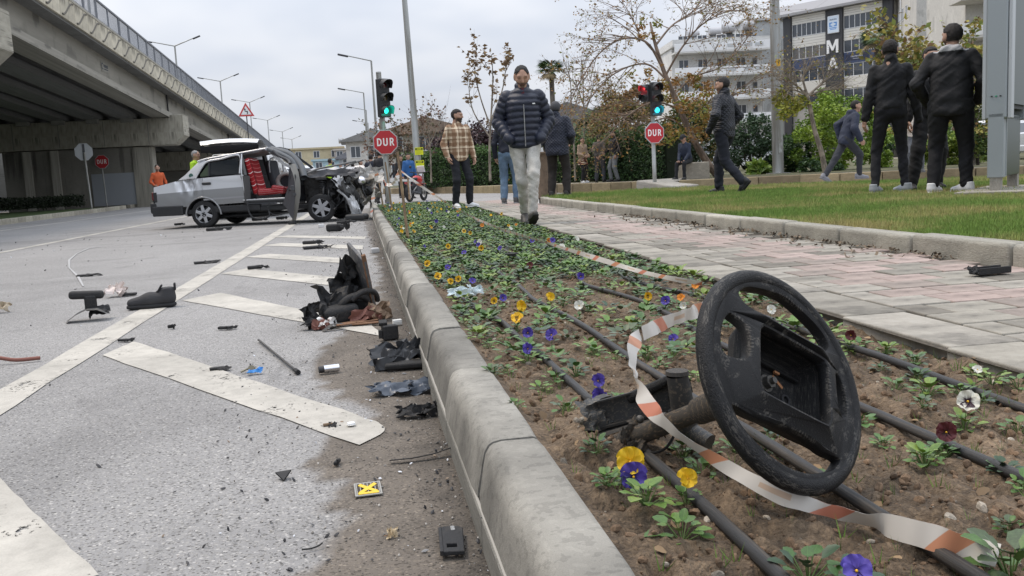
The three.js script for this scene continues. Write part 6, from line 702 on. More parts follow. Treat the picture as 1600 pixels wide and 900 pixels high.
{ // the walking man in the middle
  const p = gp(826, 349, .2), f = toCam(p);
  person('man in navy quilted puffer jacket and pale grey jeans walking toward us, hands in pockets', p, f + .05, { H: 1.77, feet: [[-.025, .125, -.2], [.035, .105, .24]], footPitch: [.45, -.42], footYaw: [-.1, .1], hip: [0, .905, .02], knee: [[.02, 0, 1], [.05, 0, 1]], hands: [[-.185, .97, .1], [.185, .97, .1]], elbow: [[-.75, 0, -1], [.75, 0, -1]], pocket: [1, 1], look: [.03, .44], beard: .7, hair: 'receding', hairCol: [.018, .017, .017], leg: [.09, .066, .057], headOff: [0, -.01, .03], trouserMat: denim([.62, .61, .58]), shoe: [.06, .055, .05], sole: [.02, .02, .02], jacket: { pad: .024, hem: .84, puff: .013, pitch: .066, col: [.011, .015, .032], rough: .5, collar: 1 },
    extra: [(t, { at, hm }) => { part(t, 'zip', tube([at(0, .86, .155), at(0, 1.0, .158), at(0, 1.2, .158), at(0, 1.34, .14)], .006, 16, 5), M.steel); part(t, 'sweater', mv(new THREE.SphereGeometry(.05, 10, 8), ...at(0, 1.42, .075).toArray(), 0, 0, 0, [.8, 1.5, .7]).translate(0, 0, 0), std([.08, .012, .02], .9)); part(t, 'chest_badge', box(.03, .012, .004, ...at(.11, 1.31, .15).toArray()), M.white); void hm; }] });
}
{ const p = gp(722, 325, .2), f = toCam(p); person('bearded man in brown checked shirt, black trousers and white shoes standing by the tape', p, f + .45, { H: 1.76, feet: [[-.12, .085, .0], [.13, .085, .06]], look: [.75, .05], beard: .9, hands: [[-.25, .9, .06], [.24, .88, .1]], jacket: { name: 'shirt', hem: .82, pad: .016, mat: std([1, 1, 1], .95, 0, { map: rep(ptex, 3) }), collar: 1 }, leg: [.095, .075, .068], trousers: [.012, .013, .018], shoe: [.7, .7, .7], sole: [.75, .75, .75], footYaw: [-.1, .5] }); }
{ const p = gp(797, 318, .2); person('man in dark jacket and blue jeans half hidden behind the central walking man', p, Math.PI - .4, { H: 1.76, feet: [[-.12, .085, .05], [.1, .085, -.05]], jacket: { hem: .88, col: [.012, .015, .028] }, trouserMat: denim([.16, .25, .38]), leg: [.1, .08, .07], shoe: [.1, .1, .1], sole: [.3, .3, .3], hands: [[-.26, .88, .05], [.26, .88, .08]] }); }
{ const p = gp(874, 308, LAWN_Y); person('man with flat cap in navy quilted coat, back turned, beside the planter', p, Math.PI + toCam(p) - .25, { H: 1.74, fat: 1.12, hair: 'cap', capCol: [.05, .05, .055], hairCol: [.2, .2, .2], feet: [[-.15, .085, 0], [.15, .085, .02]], jacket: { hem: .76, pad: .03, mat: quiltMat([.016, .02, .038]), flare: 1.05, collar: 1 }, trousers: [.022, .018, .016], leg: [.1, .085, .075], hands: [[-.22, 1.0, .2], [.2, 1.02, .22]], shoe: [.03, .028, .026] }); }
{ const p = gp(848, 306, LAWN_Y).add(V(0, 0, -.6)); person('person in dark jacket and white trousers mostly hidden behind the man with the flat cap', p, Math.PI, { H: 1.72, feet: [[-.14, .085, .1], [.1, .085, -.15]], jacket: { hem: .8, col: [.015, .016, .022] }, trousers: [.6, .6, .6], leg: [.1, .085, .08] }); }
{ const p = gp(1134, 303, LAWN_Y), f = toCam(p); person('man in black diamond quilted jacket walking away to the left across the lawn', p, f - 2.1, { H: 1.76, hip: [0, .92, 0], feet: [[-.08, .085, .16], [.08, .17, -.34]], footPitch: [0, .85], knee: [[0, 0, 1], [0, 0, 1]], hands: [[-.25, .98, .1], [.25, .98, .1]], elbow: [[-1, 0, -1], [1, 0, -1]], pocket: [1, 1], look: [.35, .08], beard: .35, jacket: { hem: .84, pad: .022, mat: quiltMat([.012, .014, .022]), collar: 1 }, leg: [.1, .08, .07], trousers: [.012, .014, .022], shoe: [.014, .014, .016], fat: 1.05 }); }
{ const p = onZ(1324, 288, -17).setY(LAWN_Y); person('man in navy hooded jacket lunging to the right in front of the bright shrub', p, Math.PI / 2 - .15, { H: 1.72, hip: [0, .83, -.02], lean: [0, .28], feet: [[.08, .085, .28], [-.1, .1, -.5]], footPitch: [0, .5], knee: [[0, 0, 1], [0, 0, 1]], hands: [[-.25, .95, .2], [.25, .95, -.05]], elbow: [[-.6, 0, -1], [.6, 0, -1]], look: [-.1, .05], jacket: { hem: .8, pad: .03, col: [.016, .022, .045], hood: 1 }, trousers: [.03, .032, .04], leg: [.1, .075, .06], shoe: [.2, .2, .22] }); }
{ const p = gp(1391, 302, LAWN_Y), f = toCam(p); person('man in black track jacket with white shoulder stripe, back turned, arms hanging, on the lawn', p, Math.PI + f + .12, { H: 1.83, feet: [[-.16, .085, 0], [.17, .085, -.05]], footYaw: [.55, -.5], hands: [[-.3, .86, .06], [.27, .84, .04]], look: [-.25, .12], hair: 'short', jacket: { hem: .9, pad: .014, collar: 1, tint: (x, y, z, at) => { const q = at(-.165, 1.4, 0); return x < -.14 && Math.abs(z - q.z - .01 + (x + .14) * .2) < .02 && y > 1.0 ? [.5, .48, .44] : [.008, .008, .01]; } }, leg: [.092, .064, .05], trousers: [.01, .01, .013], shoe: [.3, .32, .34], sole: [.6, .6, .6], pocket: [1, 0] }); }
{ const p = gp(1484, 302, LAWN_Y), f = toCam(p); person('broad man in black jacket with grey hood, back turned, nearest the advertising pillar', p, Math.PI + f - .1, { H: 1.86, fat: 1.16, feet: [[-.15, .085, .05], [.16, .085, .0]], footYaw: [.9, -.3], hands: [[-.25, .98, .16], [.25, .98, .14]], elbow: [[-.7, 0, -1], [.7, 0, -1]], pocket: [1, 1], look: [.75, 0], beard: .8, hair: 'thick', jacket: { hem: .8, pad: .022, hood: 1, tint: (x, y, z, at) => y > at(0, 1.455).y && Math.hypot(x, z + .02) < .165 ? [.36, .36, .37] : [.008, .008, .01] }, leg: [.105, .08, .068], trousers: [.009, .009, .011], shoe: [.68, .68, .68], sole: [.7, .7, .7] }); }
{ const p = gp(1478, 299, LAWN_Y).add(V(.2, 0, -.6)), f = toCam(p); person('man in black facing us between the two men with turned backs', p, f + .35, { H: 1.76, feet: [[-.25, .085, .1], [.12, .085, -.1]], look: [.25, 0], jacket: { hem: .86, col: [.012, .012, .015] }, trousers: [.012, .012, .014], leg: [.1, .085, .075], shoe: [.015, .015, .015] }); }
{ const p = onZ(1430, 266, -20.5).setY(.27), f = toCam(p); person('man in cream quilted puffer jacket and grey jeans beyond the two men in black', p, f + .1, { H: 1.74, feet: [[-.16, .085, .05], [.16, .085, 0]], hands: [[-.14, 1.08, .22], [.3, .92, .1]], jacket: { hem: .88, pad: .028, puff: .018, tint: (x, y, z) => Math.abs(x) < .06 && z > .1 ? [.02, .02, .025] : [.58, .52, .46] }, trouserMat: denim([.12, .13, .15]), shoe: [.1, .1, .1] }); }
{ const p = onZ(1072, 276, -26.9).setY(.3); person('seated man in dark jacket and cap looking down at a phone on the concrete block', p, -.9, { H: 1.74, hip: [0, .62, -.1], lean: [0, .3], feet: [[-.12, .085, .4], [.12, .085, .3]], knee: [[-.1, 1, 1], [.1, 1, 1]], hands: [[-.1, 1.0, .33], [.1, 1.0, .33]], palm: [[0, 1, 0], [0, 1, 0]], curl: 1, look: [0, .5], hair: 'cap', capCol: [.012, .012, .014], jacket: { hem: .9, col: [.018, .026, .05] }, trousers: [.012, .013, .016], extra: [(t, { at }) => part(t, 'phone', rbox(.07, .012, .14, .004, ...at(0, 1.0, .46).toArray()), M.black)] }); }
{ const F = (px, py, z) => onZ(px, py, z).setY(.3); const fl = canvasTex(128, 128, c => { c.fillStyle = '#5a3328'; c.fillRect(0, 0, 128, 128); const R = rng(3); for (let i = 0; i < 60; i++) { c.fillStyle = ['#d8c8b0', '#8c2f2a', '#c9a27a', '#2c2320'][i % 4]; c.beginPath(); c.arc(R() * 128, R() * 128, 3 + R() * 7, 0, 6.3); c.fill(); } });
  person('woman in beige cardigan and flowered tunic standing on the far pavement', F(912, 287, -31.6), .5, { H: 1.64, hair: 'bun', skin: [.45, .28, .2], feet: [[-.09, .085, .04], [.09, .085, 0]], hands: [[-.12, 1.02, .24], [.13, 1.02, .22]], jacket: { name: 'cardigan', hem: .78, flare: 1.1, col: [.34, .25, .18], rough: .95 }, trousers: [.015, .015, .017], leg: [.085, .07, .065], shoe: [.65, .65, .65], extra: [(t, { hip }) => part(t, 'tunic', new THREE.LatheGeometry([[.14, 1.0], [.17, .84], [.2, .7]].map(q => new THREE.Vector2(...q)), 18).translate(hip.x, 0, hip.z + .015), std([1, 1, 1], .9, 0, { map: fl, side: THREE.DoubleSide }))] });
  person('man in grey brown jacket, hands clasped behind his back, facing the hedge', F(938, 287, -31.2), Math.PI - .5, { H: 1.7, feet: [[-.14, .085, 0], [.14, .085, 0]], hands: [[-.08, .95, -.18], [.06, .93, -.2]], elbow: [[-1, 0, -.3], [1, 0, -.3]], jacket: { hem: .88, col: [.075, .065, .055] }, trousers: [.05, .052, .06], leg: [.105, .085, .075] });
  person('man in black jacket and grey trousers, right end of the hedge group', F(961, 286, -30.8), -1.35, { H: 1.78, feet: [[-.1, .085, .08], [.12, .085, -.06]], hands: [[-.2, 1.0, .25], [.26, .9, .05]], jacket: { hem: .86, col: [.012, .012, .014], collar: 1 }, trousers: [.16, .17, .18], leg: [.1, .085, .075], beard: .8 }); }
{ const q = onZ(251, 320, -34).setY(0); person('bearded man in orange sweater standing behind the boot of the wrecked car', q, toCam(q) + .3, { H: 1.76, look: [-.2, .15], beard: .6, hair: 'receding', jacket: { name: 'sweater', hem: .88, pad: .006, col: [.5, .1, .035], rough: .95 }, hands: [[-.2, 1.0, .2], [.26, .9, .1]], trousers: [.03, .03, .035] });
  const q2 = onZ(312, 320, -23.5).setY(0); const vest = (x, y) => (Math.abs(y - 1.1) < .03 ? [.5, .5, .5] : [.42, .68, .03]); person('grey haired officer in yellow safety vest behind the rear pillar of the wrecked car', q2, toCam(q2) + 1.1, { H: 1.76, hairCol: [.25, .25, .25], hair: 'receding', jacket: { name: 'safety_vest', hem: .8, tint: vest } });
  const q3 = onZ(519, 300, -36).setY(0); person('officer in yellow safety vest beyond the crushed front of the wreck', q3, 2.6, { H: 1.74, jacket: { name: 'safety_vest', hem: .8, tint: vest }, trousers: [.015, .02, .04] });
  const dark = (label, px, z, turn, col, tr, H = 1.74, o = {}) => { const b = onZ(px, 300, z).setY(px > 620 ? .02 : 0); person(label, b, turn, { H, jacket: { hem: .84, col }, trousers: tr, ...o }); };
  dark('man in dark blue jacket with back turned, left of the near traffic light', 583, -33, 3, [.012, .016, .03], [.02, .02, .025]); dark('man in black coat beside the pole of the near traffic light', 597, -31, 2.7, [.014, .014, .018], [.015, .015, .018], 1.8, { feet: [[-.16, .085, 0], [.16, .085, 0]] });
  dark('man in bright blue jacket near the motorcycle', 641, -35, .3, [.02, .1, .28], [.03, .03, .04]); dark('man in black jacket left of the man in bright blue', 629, -37, .2, [.014, .014, .016], [.02, .02, .024]); dark('person in black at the left of the distant crowd', 546, -44, .6, [.014, .014, .018], [.02, .02, .024]); dark('person in dark grey within the distant crowd', 554, -47, 2.8, [.03, .03, .035], [.02, .02, .024]); dark('person in black at the right of the distant crowd', 566, -45, 1.2, [.013, .013, .016], [.02, .02, .024], 1.82); dark('person in dark red brown coat in the distant crowd', 573, -52, -.6, [.06, .03, .025], [.02, .02, .024]); dark('person in pale shirt between the wreck and the distant crowd', 535, -48, .2, [.5, .52, .55], [.02, .03, .05]); }
// ---------- flower bed: drip pipes, pansies, the torn-off steering wheel ----------
const pipeMat = std([.075, .075, .078], .55, 0, { map: rep(dirtMap, 6, 1), bumpMap: rep(grainBump, 6), bumpScale: .0004 });
['nearest the kerb', 'second from the kerb, running under the column', 'third from the kerb, running behind the steering wheel', 'nearest the walkway'].forEach((w, i) => { const [x, k] = PIPES[i]; const pts = []; for (let z = -.7; z > -20; z -= z > -5 ? .16 : .35) { const px = pipeX(x, k, z); pts.push(V(px, Math.max(soilY(px, z), .172) + .007 + (fbm(z * 1.7, k * 5, 2) - .5) * .016, z)); } solo('drip_pipe', 'black irrigation pipe ' + w + ' in the flower bed', 'pipe', tube(pts, .0115, pts.length * 2, 8), pipeMat, 'drip irrigation pipes in the flower bed'); });
// leaves and petals
function leafMesh(L, W, curl, fold, seed) { const P = [], I = [], U = [], n = 6; for (let i = 0; i <= n; i++) { const t = i / n, w = W * Math.pow(Math.sin(Math.PI * Math.pow(t, .75) * .96 + .06), .75) * (i && i < n ? 1 + .1 * (i % 2 ? 1 : -1) * .6 : .35), y = Math.sin(t * curl) * L * .45, z = L * t * (1 - .12 * curl * t); for (const s of [-1, 0, 1]) { P.push(s * w * .5, y + Math.abs(s) * w * fold - (s ? .06 * W * vn(t * 5, seed + s) : 0), z); U.push(s * .5 + .5, t); } } for (let i = 0; i < n; i++) for (let k = 0; k < 2; k++) { const a = i * 3 + k, b = a + 3; I.push(a, b, b + 1, a, b + 1, a + 1); } const g = new THREE.BufferGeometry(); g.setAttribute('position', new THREE.Float32BufferAttribute(P, 3)); g.setAttribute('uv', new THREE.Float32BufferAttribute(U, 2)); g.setIndex(I); g.computeVertexNormals(); return clean(g); }
const leafTex = dataTex(128, (u, v) => { const m = Math.abs(u - .5) < .025 ? .35 : 0, q = Math.abs(((v * 6 + Math.abs(u - .5) * 4) % 1) - .5) < .06 ? .18 : 0, f = fbm(u * 6, v * 6, 3); const k = .72 + m + q + (f - .5) * .5; return [k, k, k * .9]; }, true);
const leafM = [[.06, .155, .03], [.09, .205, .035], [.145, .28, .04], [.23, .34, .05], [.045, .1, .05], [.09, .14, .065]].map(c => phys(c, { roughness: .5, side: THREE.DoubleSide, transmission: .18, thickness: 0, map: leafTex }));
const leafG = [[.027, .023, .6, .1], [.032, .025, .9, .16], [.024, .021, .4, .05], [.034, .023, 1.1, .2]].map(([a, b, c, d], i) => leafMesh(a, b, c, d, i));
function petalMesh(w, h, bl, colA, colB, ruff) { const P = [], I = [], Cc = [], U = [], n = 8, m = 5; for (let j = 0; j <= m; j++) for (let i = 0; i <= n; i++) { const t = j / m, a = (i / n - .5) * 2, ww = w * .5 * Math.pow(Math.sin(Math.PI * .5 * Math.min(1, t * 1.25 + .12)), .8), edge = 1 - .22 * a * a * t; P.push(a * ww, h * t * edge, .005 * t + ruff * 1.8 * Math.sin(a * 6 + j) * t * t + .004 * a * a); const d = sstep(bl, bl - .16, t + .1 * Math.abs(Math.sin(a * 7))); Cc.push(...colA.map((c, k) => lerp(c, colB[k], d) * (.92 + .16 * vn(a * 6, t * 5)))); U.push(0, 0); } for (let j = 0; j < m; j++) for (let i = 0; i < n; i++) { const a = j * (n + 1) + i, b = a + n + 1; I.push(a, a + 1, b + 1, a, b + 1, b); } const g = new THREE.BufferGeometry(); g.setAttribute('position', new THREE.Float32BufferAttribute(P, 3)); g.setAttribute('color', new THREE.Float32BufferAttribute(Cc, 3)); g.setAttribute('uv', new THREE.Float32BufferAttribute(U, 2)); g.setIndex(I); g.computeVertexNormals(); return clean(g); }
const petalM = phys([1, 1, 1], { roughness: .65, vertexColors: true, side: THREE.DoubleSide, transmission: .2, thickness: 0 });
const PC = { yellow: [[.78, .47, .01], [.03, .008, .006], .66], purple: [[.085, .055, .36], [.02, .008, .09], .55], white: [[.72, .7, .6], [.03, .008, .02], .85], plainwhite: [[.72, .71, .64], [.6, .58, .3], .2], orange: [[.7, .25, .015], [.1, .02, .005], .5], maroon: [[.1, .012, .016], [.02, .004, .004], .5], plainyellow: [[.8, .52, .01], [.7, .35, .01], .25] };
const petals = {}; for (const k in PC) petals[k] = [petalMesh(.034, .026, PC[k][2], PC[k][0], PC[k][1], .0025), petalMesh(.03, .026, PC[k][2] * .6, PC[k][0], PC[k][1], .002)];
const stemM = std([.09, .15, .04], .7), eyeM = std([.7, .4, .02], .6);
function flower(parent, color, x, y, z, yaw, tilt, s) { const f = new THREE.Group(); f.name = 'flower'; f.position.set(x, y, z); f.rotation.set(tilt, yaw, 0, 'YXZ'); f.scale.setScalar(s * .72); parent.add(f); [[0, 3.14, 0, 0], [1, 1.75, .001, 1], [1, -1.75, .001, 1], [1, .55, -.003, 1], [1, -.55, -.004, 1]].forEach(([, a, dz], i) => { const p = part(f, 'petal', petals[color][i ? 1 : 0], petalM); p.rotation.set(0, 0, a + (hash2(x * 9999, i) - .5) * .3); p.rotateX((hash2(z * 9999, i + 9) - .35) * .75); p.position.z = dz; p.scale.setScalar(i > 2 ? 1.15 : 1); }); part(f, 'flower_centre', ball(.0028, 0, 0, .004, 6), eyeM); return f; }
function rosette(seed, n, spread) { const R = rng(seed), out = []; for (let i = 0; i < n; i++) { const a = i * 2.4 + R(), r = spread * (.15 + .85 * Math.sqrt(i / n)) * (.7 + R() * .5), h = .012 + .03 * (1 - i / n) + R() * .014; out.push({ g: (R() * 4) | 0, a, r: r * .6, h, tilt: -.45 + .75 * (i / n) + R() * .35, s: .8 + R() * .6, m: R() }); } return out; }
const LS = [0, 1, 2, 3, 4, 5, 6, 7].map(i => rosette(200 + i, 13 + (i % 4) * 3, .06 + .014 * (i % 3)));
const tones = [[0, 1], [1, 2], [2, 3], [4, 0], [1, 5], [3, 2]];
function plantGroup(label, x, z, v, tone, s, turn, group) { const t = thing('pansy_plant', label, 'plant', [x, soilY(x, z) - .006, z], turn, group); for (const l of LS[v]) { const m = part(t, 'leaf', leafG[l.g], leafM[tones[tone][l.m < .6 ? 0 : 1]]); m.position.set(Math.sin(l.a) * l.r, l.h, Math.cos(l.a) * l.r); m.rotation.set(l.tilt, l.a, 0, 'YXZ'); m.scale.setScalar(l.s); } part(t, 'stem', LS[v].map(l => bar([0, 0, 0], [Math.sin(l.a) * l.r, l.h, Math.cos(l.a) * l.r], .0015, .0012, 4)), stemM); t.scale.setScalar(s); return t; }
function addFlower(t, color, dx, h, dz, yaw, tilt, s) { const k = 1 / t.scale.x; flower(t, color, dx * k, h * k, dz * k, yaw - t.rotation.y, tilt, s * k); const c = Math.cos(t.rotation.y), n = Math.sin(t.rotation.y); void c; void n; part(t, 'flower_stalk', bar([0, 0, 0], [dx * k, h * k - .004, dz * k - .004], .0014, .0012, 4), stemM); }
const R8 = rng(88), used = [];
// flowers that the photograph shows, each with where it stands
const near = [
  ['yellow pansy with dark face, the larger front pair beside the first drip pipe', 808, 498, 'yellow', 1.25, 1], ['yellow pansy flower just behind the large yellow pair', 816, 478, 'plainyellow', 1.2, 1], ['big yellow and violet pansy drooping in front of the bent steering column', 985, 722, 'plainyellow', 1.35, 2], ['violet pansy right of the large yellow pair', 862, 524, 'purple', 1.1, 1], ['violet pansy left of the single violet one, touching the first pipe', 825, 520, 'purple', 1, 1], ['small violet pansy below the large yellow pair', 825, 545, 'purple', .9, 1], ['violet pansy by the steel bracket of the steering column', 938, 618, 'purple', 1.05, 1], ['dark violet pansy behind the one by the steel bracket', 934, 595, 'purple', .95, 1], ['white pansy with black face near the right edge of the bed', 1512, 628, 'white', 1.25, 1], ['violet pansy seen through the top of the steering wheel', 1217, 516, 'purple', 1.1, 1], ['violet pansy at the bottom edge in front of the tape', 1338, 893, 'purple', 1.05, 1], ['white pansy in the middle of the bed behind the second pipe', 905, 478, 'plainwhite', 1.1, 1], ['yellow pansy left of the white one in the middle of the bed', 860, 464, 'plainyellow', 1, 1], ['violet pansy upper left of the large yellow pair', 785, 466, 'purple', 1, 1], ['violet pansy in the middle distance right of the third pipe', 907, 432, 'purple', 1.05, 1], ['violet pansy behind the left rim of the steering wheel', 1040, 470, 'purple', 1, 1], ['violet pansy right of the one behind the left rim', 1052, 530, 'purple', .8, 1], ['orange pansy by the end of the stretched tape', 1087, 446, 'orange', 1.1, 1], ['yellow pansy in front of the end of the stretched tape', 1012, 463, 'yellow', 1, 1], ['orange yellow pansy right of the yellow one near the tape', 1064, 466, 'orange', .9, 1], ['white pansy left of the wheel rim near the folded tape', 1068, 478, 'plainwhite', .8, 1], ['yellow pansy fallen on the soil below the steering column', 1074, 748, 'plainyellow', .9, 1], ['dark maroon pansy between the wheel rim and the walkway', 1330, 524, 'maroon', .9, 1], ['maroon wilted pansy leaning on the third pipe', 1478, 675, 'maroon', 1, 1], ['small white pansy bud near the walkway edge', 1527, 578, 'plainwhite', .6, 1], ['white pansy partly hidden by the top of the wheel', 1205, 484, 'plainwhite', .9, 1],
  ['yellow pansy beside the kerb, front one of the left row', 684, 432, 'yellow', 1.15, 1], ['yellow pansy right of the front one in the left row', 716, 436, 'yellow', .9, 1], ['yellow pansy beside the kerb, second in the left row', 668, 412, 'yellow', 1.1, 1], ['pale yellow pansy at the foot of the tallest stake', 628, 362, 'plainyellow', 1.2, 1], ['yellow pansy right of the tallest stake', 700, 385, 'yellow', 1.1, 1], ['yellow pansy in the middle of the far bed', 752, 388, 'yellow', 1.15, 1], ['yellow pansy near the walkway in the far bed', 735, 364, 'yellow', 1, 1], ['violet pansy in the left row behind the yellow ones', 700, 418, 'purple', 1, 1], ['violet pansy in the far middle of the bed', 725, 395, 'purple', 1, 1], ['violet pansy near the walkway in the far bed', 832, 376, 'purple', 1.1, 1], ['violet pansy beside the tape in the middle distance', 738, 440, 'purple', 1, 1], ['dark violet pansy beside the black cap in the bed', 828, 415, 'maroon', 1.1, 1], ['small yellow pansy left of the first pipe', 772, 470, 'yellow', .8, 1], ['yellow pansy at the kerb left of the white scrap', 704, 440, 'yellow', .9, 1]];
for (const [label, px, py, col, s, n] of near) { const g = G(px, py, .222), t = plantGroup(label, g.x, g.z - .012, (R8() * 8) | 0, (R8() * 6) | 0, .5 + R8() * .16, R8() * 6.28); used.push([g.x, g.z]); const h = .222 - t.position.y; t.rotation.y = 0; addFlower(t, col, 0, h, .012, toCam(g) + (R8() - .5) * 1.1, -.75 + R8() * .7, s); if (n > 1) addFlower(t, 'purple', .0, h - .022, .03, toCam(g), -.2, s * .95); }
const front = [];
// plants without flowers near the camera, where the photograph has them
for (const [px, py, s, tone] of [[1010, 795, 1.15, 2], [1066, 838, 1.2, 1], [950, 770, .8, 1], [885, 640, 1, 4], [868, 592, 1, 1], [770, 590, .9, 4], [845, 600, .9, 2], [930, 545, 1, 1], [765, 540, .8, 1], [725, 505, .9, 1], [1445, 722, 1.1, 2], [1450, 615, 1.1, 2], [1400, 600, 1, 1], [1345, 655, 1.1, 1], [1268, 545, 1, 2], [1345, 532, 1.1, 1], [1550, 600, 1.1, 2], [1285, 742, .9, 1], [1098, 738, 1, 1], [1068, 705, 1.1, 4], [1262, 892, 1.3, 3], [1580, 890, 1.6, 4], [1592, 665, 1, 4], [1430, 560, 1, 4], [1500, 610, .8, 1], [1245, 500, 1.1, 2], [1215, 500, 1, 2], [1190, 690, .8, 4], [900, 585, 1.1, 3], [965, 628, .8, 1], [1010, 545, .9, 1], [1030, 570, .8, 1], [805, 640, .7, 1], [790, 575, .8, 4], [1480, 700, .8, 4], [960, 560, .8, 1], [1150, 690, .9, 1], [1600, 760, .8, 1], [1380, 690, .7, 1], [1100, 700, .9, 1], [920, 480, 1.2, 4], [880, 480, 1, 4], [1590, 600, 1, 1], [1310, 560, .8, 1]]) { const g = G(px, py, .18); front.push([g.x, g.z, tone, s]); used.push([g.x, g.z]); }
for (let i = 0; i < 58; i++) { const x = lerp(.42, 1.6, R8()), z = -1.15 - 1.5 * R8(), w = Math.hypot(x - .74, (z + 1.42) * .8); if (w < .13 || Math.hypot(x - .52, z + 1.85) < .14 || used.some(([a, b]) => Math.hypot(a - x, b - z) < .085)) continue; front.push([x, z, (R8() * 5) | 0, .6 + R8() * .5]); used.push([x, z]); }
front.sort((a, b) => b[1] - a[1]); const laneOf = x => PIPES.filter(p => x > p[0]).length, laneN = ['between the kerb and the first pipe', 'between the first and second pipe', 'between the second and third pipe', 'between the third and fourth pipe', 'between the fourth pipe and the walkway'], toneN = ['fresh green', 'green', 'light green', 'dark green', 'dark green', 'yellow green'], ordN = ['first', 'second', 'third', 'fourth', 'fifth', 'sixth', 'seventh', 'eighth', 'ninth', 'tenth', 'eleventh', 'twelfth', 'thirteenth', 'fourteenth', 'fifteenth', 'sixteenth', 'seventeenth', 'eighteenth', 'nineteenth', 'twentieth', 'twenty-first', 'twenty-second', 'twenty-third', 'twenty-fourth', 'twenty-fifth', 'twenty-sixth', 'twenty-seventh', 'twenty-eighth'], cnt = [0, 0, 0, 0, 0];
for (const [x, z, tone, s] of front) { const l = laneOf(x); plantGroup(toneN[tone] + ' flowerless pansy ' + laneN[l] + ', ' + ordN[cnt[l]++] + ' from the camera', x, z, (R8() * 8) | 0, tone, s * .62, R8() * 6.28, 'flowerless pansy plants in the front of the bed'); }
// the rows farther back: each plant a thing, of one mesh of leaves
const bunch = [0, 1, 2, 3, 4, 5].map(i => { const g = []; for (const l of LS[i]) { const q = leafG[l.g].clone(); q.scale(l.s, l.s, l.s); q.rotateX(l.tilt); q.rotateY(l.a); q.translate(Math.sin(l.a) * l.r, l.h, Math.cos(l.a) * l.r); g.push(q); } return merge(g); });
{ const first = {}; let nP = 0; const rows = [.40, .47, .62, .7, .9, .98, 1.2, 1.29, 1.36, 1.52, 1.58];
  for (const rx of rows) for (let z = -2.5 - R8() * .2; z > -5.9; z -= (.1 + R8() * .12)) { const x = rx + (R8() - .5) * .12 + (rx > 1.3 ? (WALK_L(z) - 1.62) : 0); if (used.some(([a, b]) => Math.hypot(a - x, b - z) < .09) || x > WALK_L(z) - .04 || x < .37 || nP > 299) continue; const v = (R8() * 6) | 0, tn = (R8() * 6) | 0, m = leafM[tones[tn][R8() < .6 ? 0 : 1]], ln = laneN[laneOf(x)]; let t; const key = v + '_' + leafM.indexOf(m); nP++; const tnm = ['fresh green', 'green', 'light green', 'yellow green', 'dark green', 'dull green'][leafM.indexOf(m)], lab = tnm + ' flowerless pansy in the middle rows ' + ln; if (!first[key]) { t = first[key] = thing('pansy_plant', lab, 'plant', [0, 0, 0], 0, 'flowerless pansy plants in the rows of the middle bed'); part(t, 'foliage', bunch[v], m); } else t = copy(first[key], lab); t.userData.group = tnm + ' flowerless pansies in the middle rows ' + ln; t.position.set(x, soilY(x, z) - .004, z); t.rotation.y = R8() * 6.28; t.scale.setScalar(.66 + R8() * .34); }
  // beyond that the bed reads as one cover
  const N = 7800, im = bunch.map(b => new THREE.InstancedMesh(b, phys([1, 1, 1], { roughness: .55, side: THREE.DoubleSide, transmission: .15, thickness: 0, map: leafTex }), N / 6 | 0)), m4 = new THREE.Matrix4(), q = new THREE.Quaternion(), c = new THREE.Color(), up = V(0, 1, 0); const fl = [];
  im.forEach((o, b) => { for (let i = 0; i < o.count; i++) { const z = -4.7 - 17.1 * Math.pow(R8(), .78), x = lerp(.38, WALK_L(z) - .05, R8()), s = .5 + R8() * .42; q.setFromAxisAngle(up, R8() * 6.28); m4.compose(V(x, soilY(x, z) - .006, z), q, V(s, s * .8, s)); o.setMatrixAt(i, m4); const k = [[.055, .14, .03], [.09, .2, .035], [.13, .25, .04], [.2, .3, .05], [.04, .085, .045]][(R8() * 5) | 0], v = .7 + R8() * .6; c.setRGB(k[0] * v, k[1] * v, k[2] * v); o.setColorAt(i, c); } });
  const g = new THREE.Group(); g.name = 'bedding_plants'; g.userData = { kind: 'stuff', label: 'dense cover of bedding plants toward the far end of the flower bed', category: 'plants' }; im.forEach(o => { o.name = 'foliage'; g.add(o); }); scene.add(g);
  // small distant blooms
  const bloom = k => merge([0, 1, 2, 3, 4].map(i => { const p = petals[k][i ? 1 : 0].clone(); p.rotateZ(i * 1.257); return p; }));
  for (const [k, n] of [['yellow', 22], ['plainwhite', 16], ['purple', 20], ['orange', 9], ['plainyellow', 12]]) { const o = new THREE.InstancedMesh(bloom(k), petalM, n); for (let i = 0; i < n; i++) { const z = -6 - 15.5 * R8(), x = lerp(.4, WALK_L(z) - .08, R8()), s = .55 + R8() * .4; q.setFromEuler(new THREE.Euler(-.7 + R8() * .5, (R8() - .5) * 2, 0, 'YXZ')); m4.compose(V(x, soilY(x, z) + .05 + R8() * .02, z), q, V(s, s, s)); o.setMatrixAt(i, m4); } o.name = 'flowers'; g.add(o); fl.push(o); } }
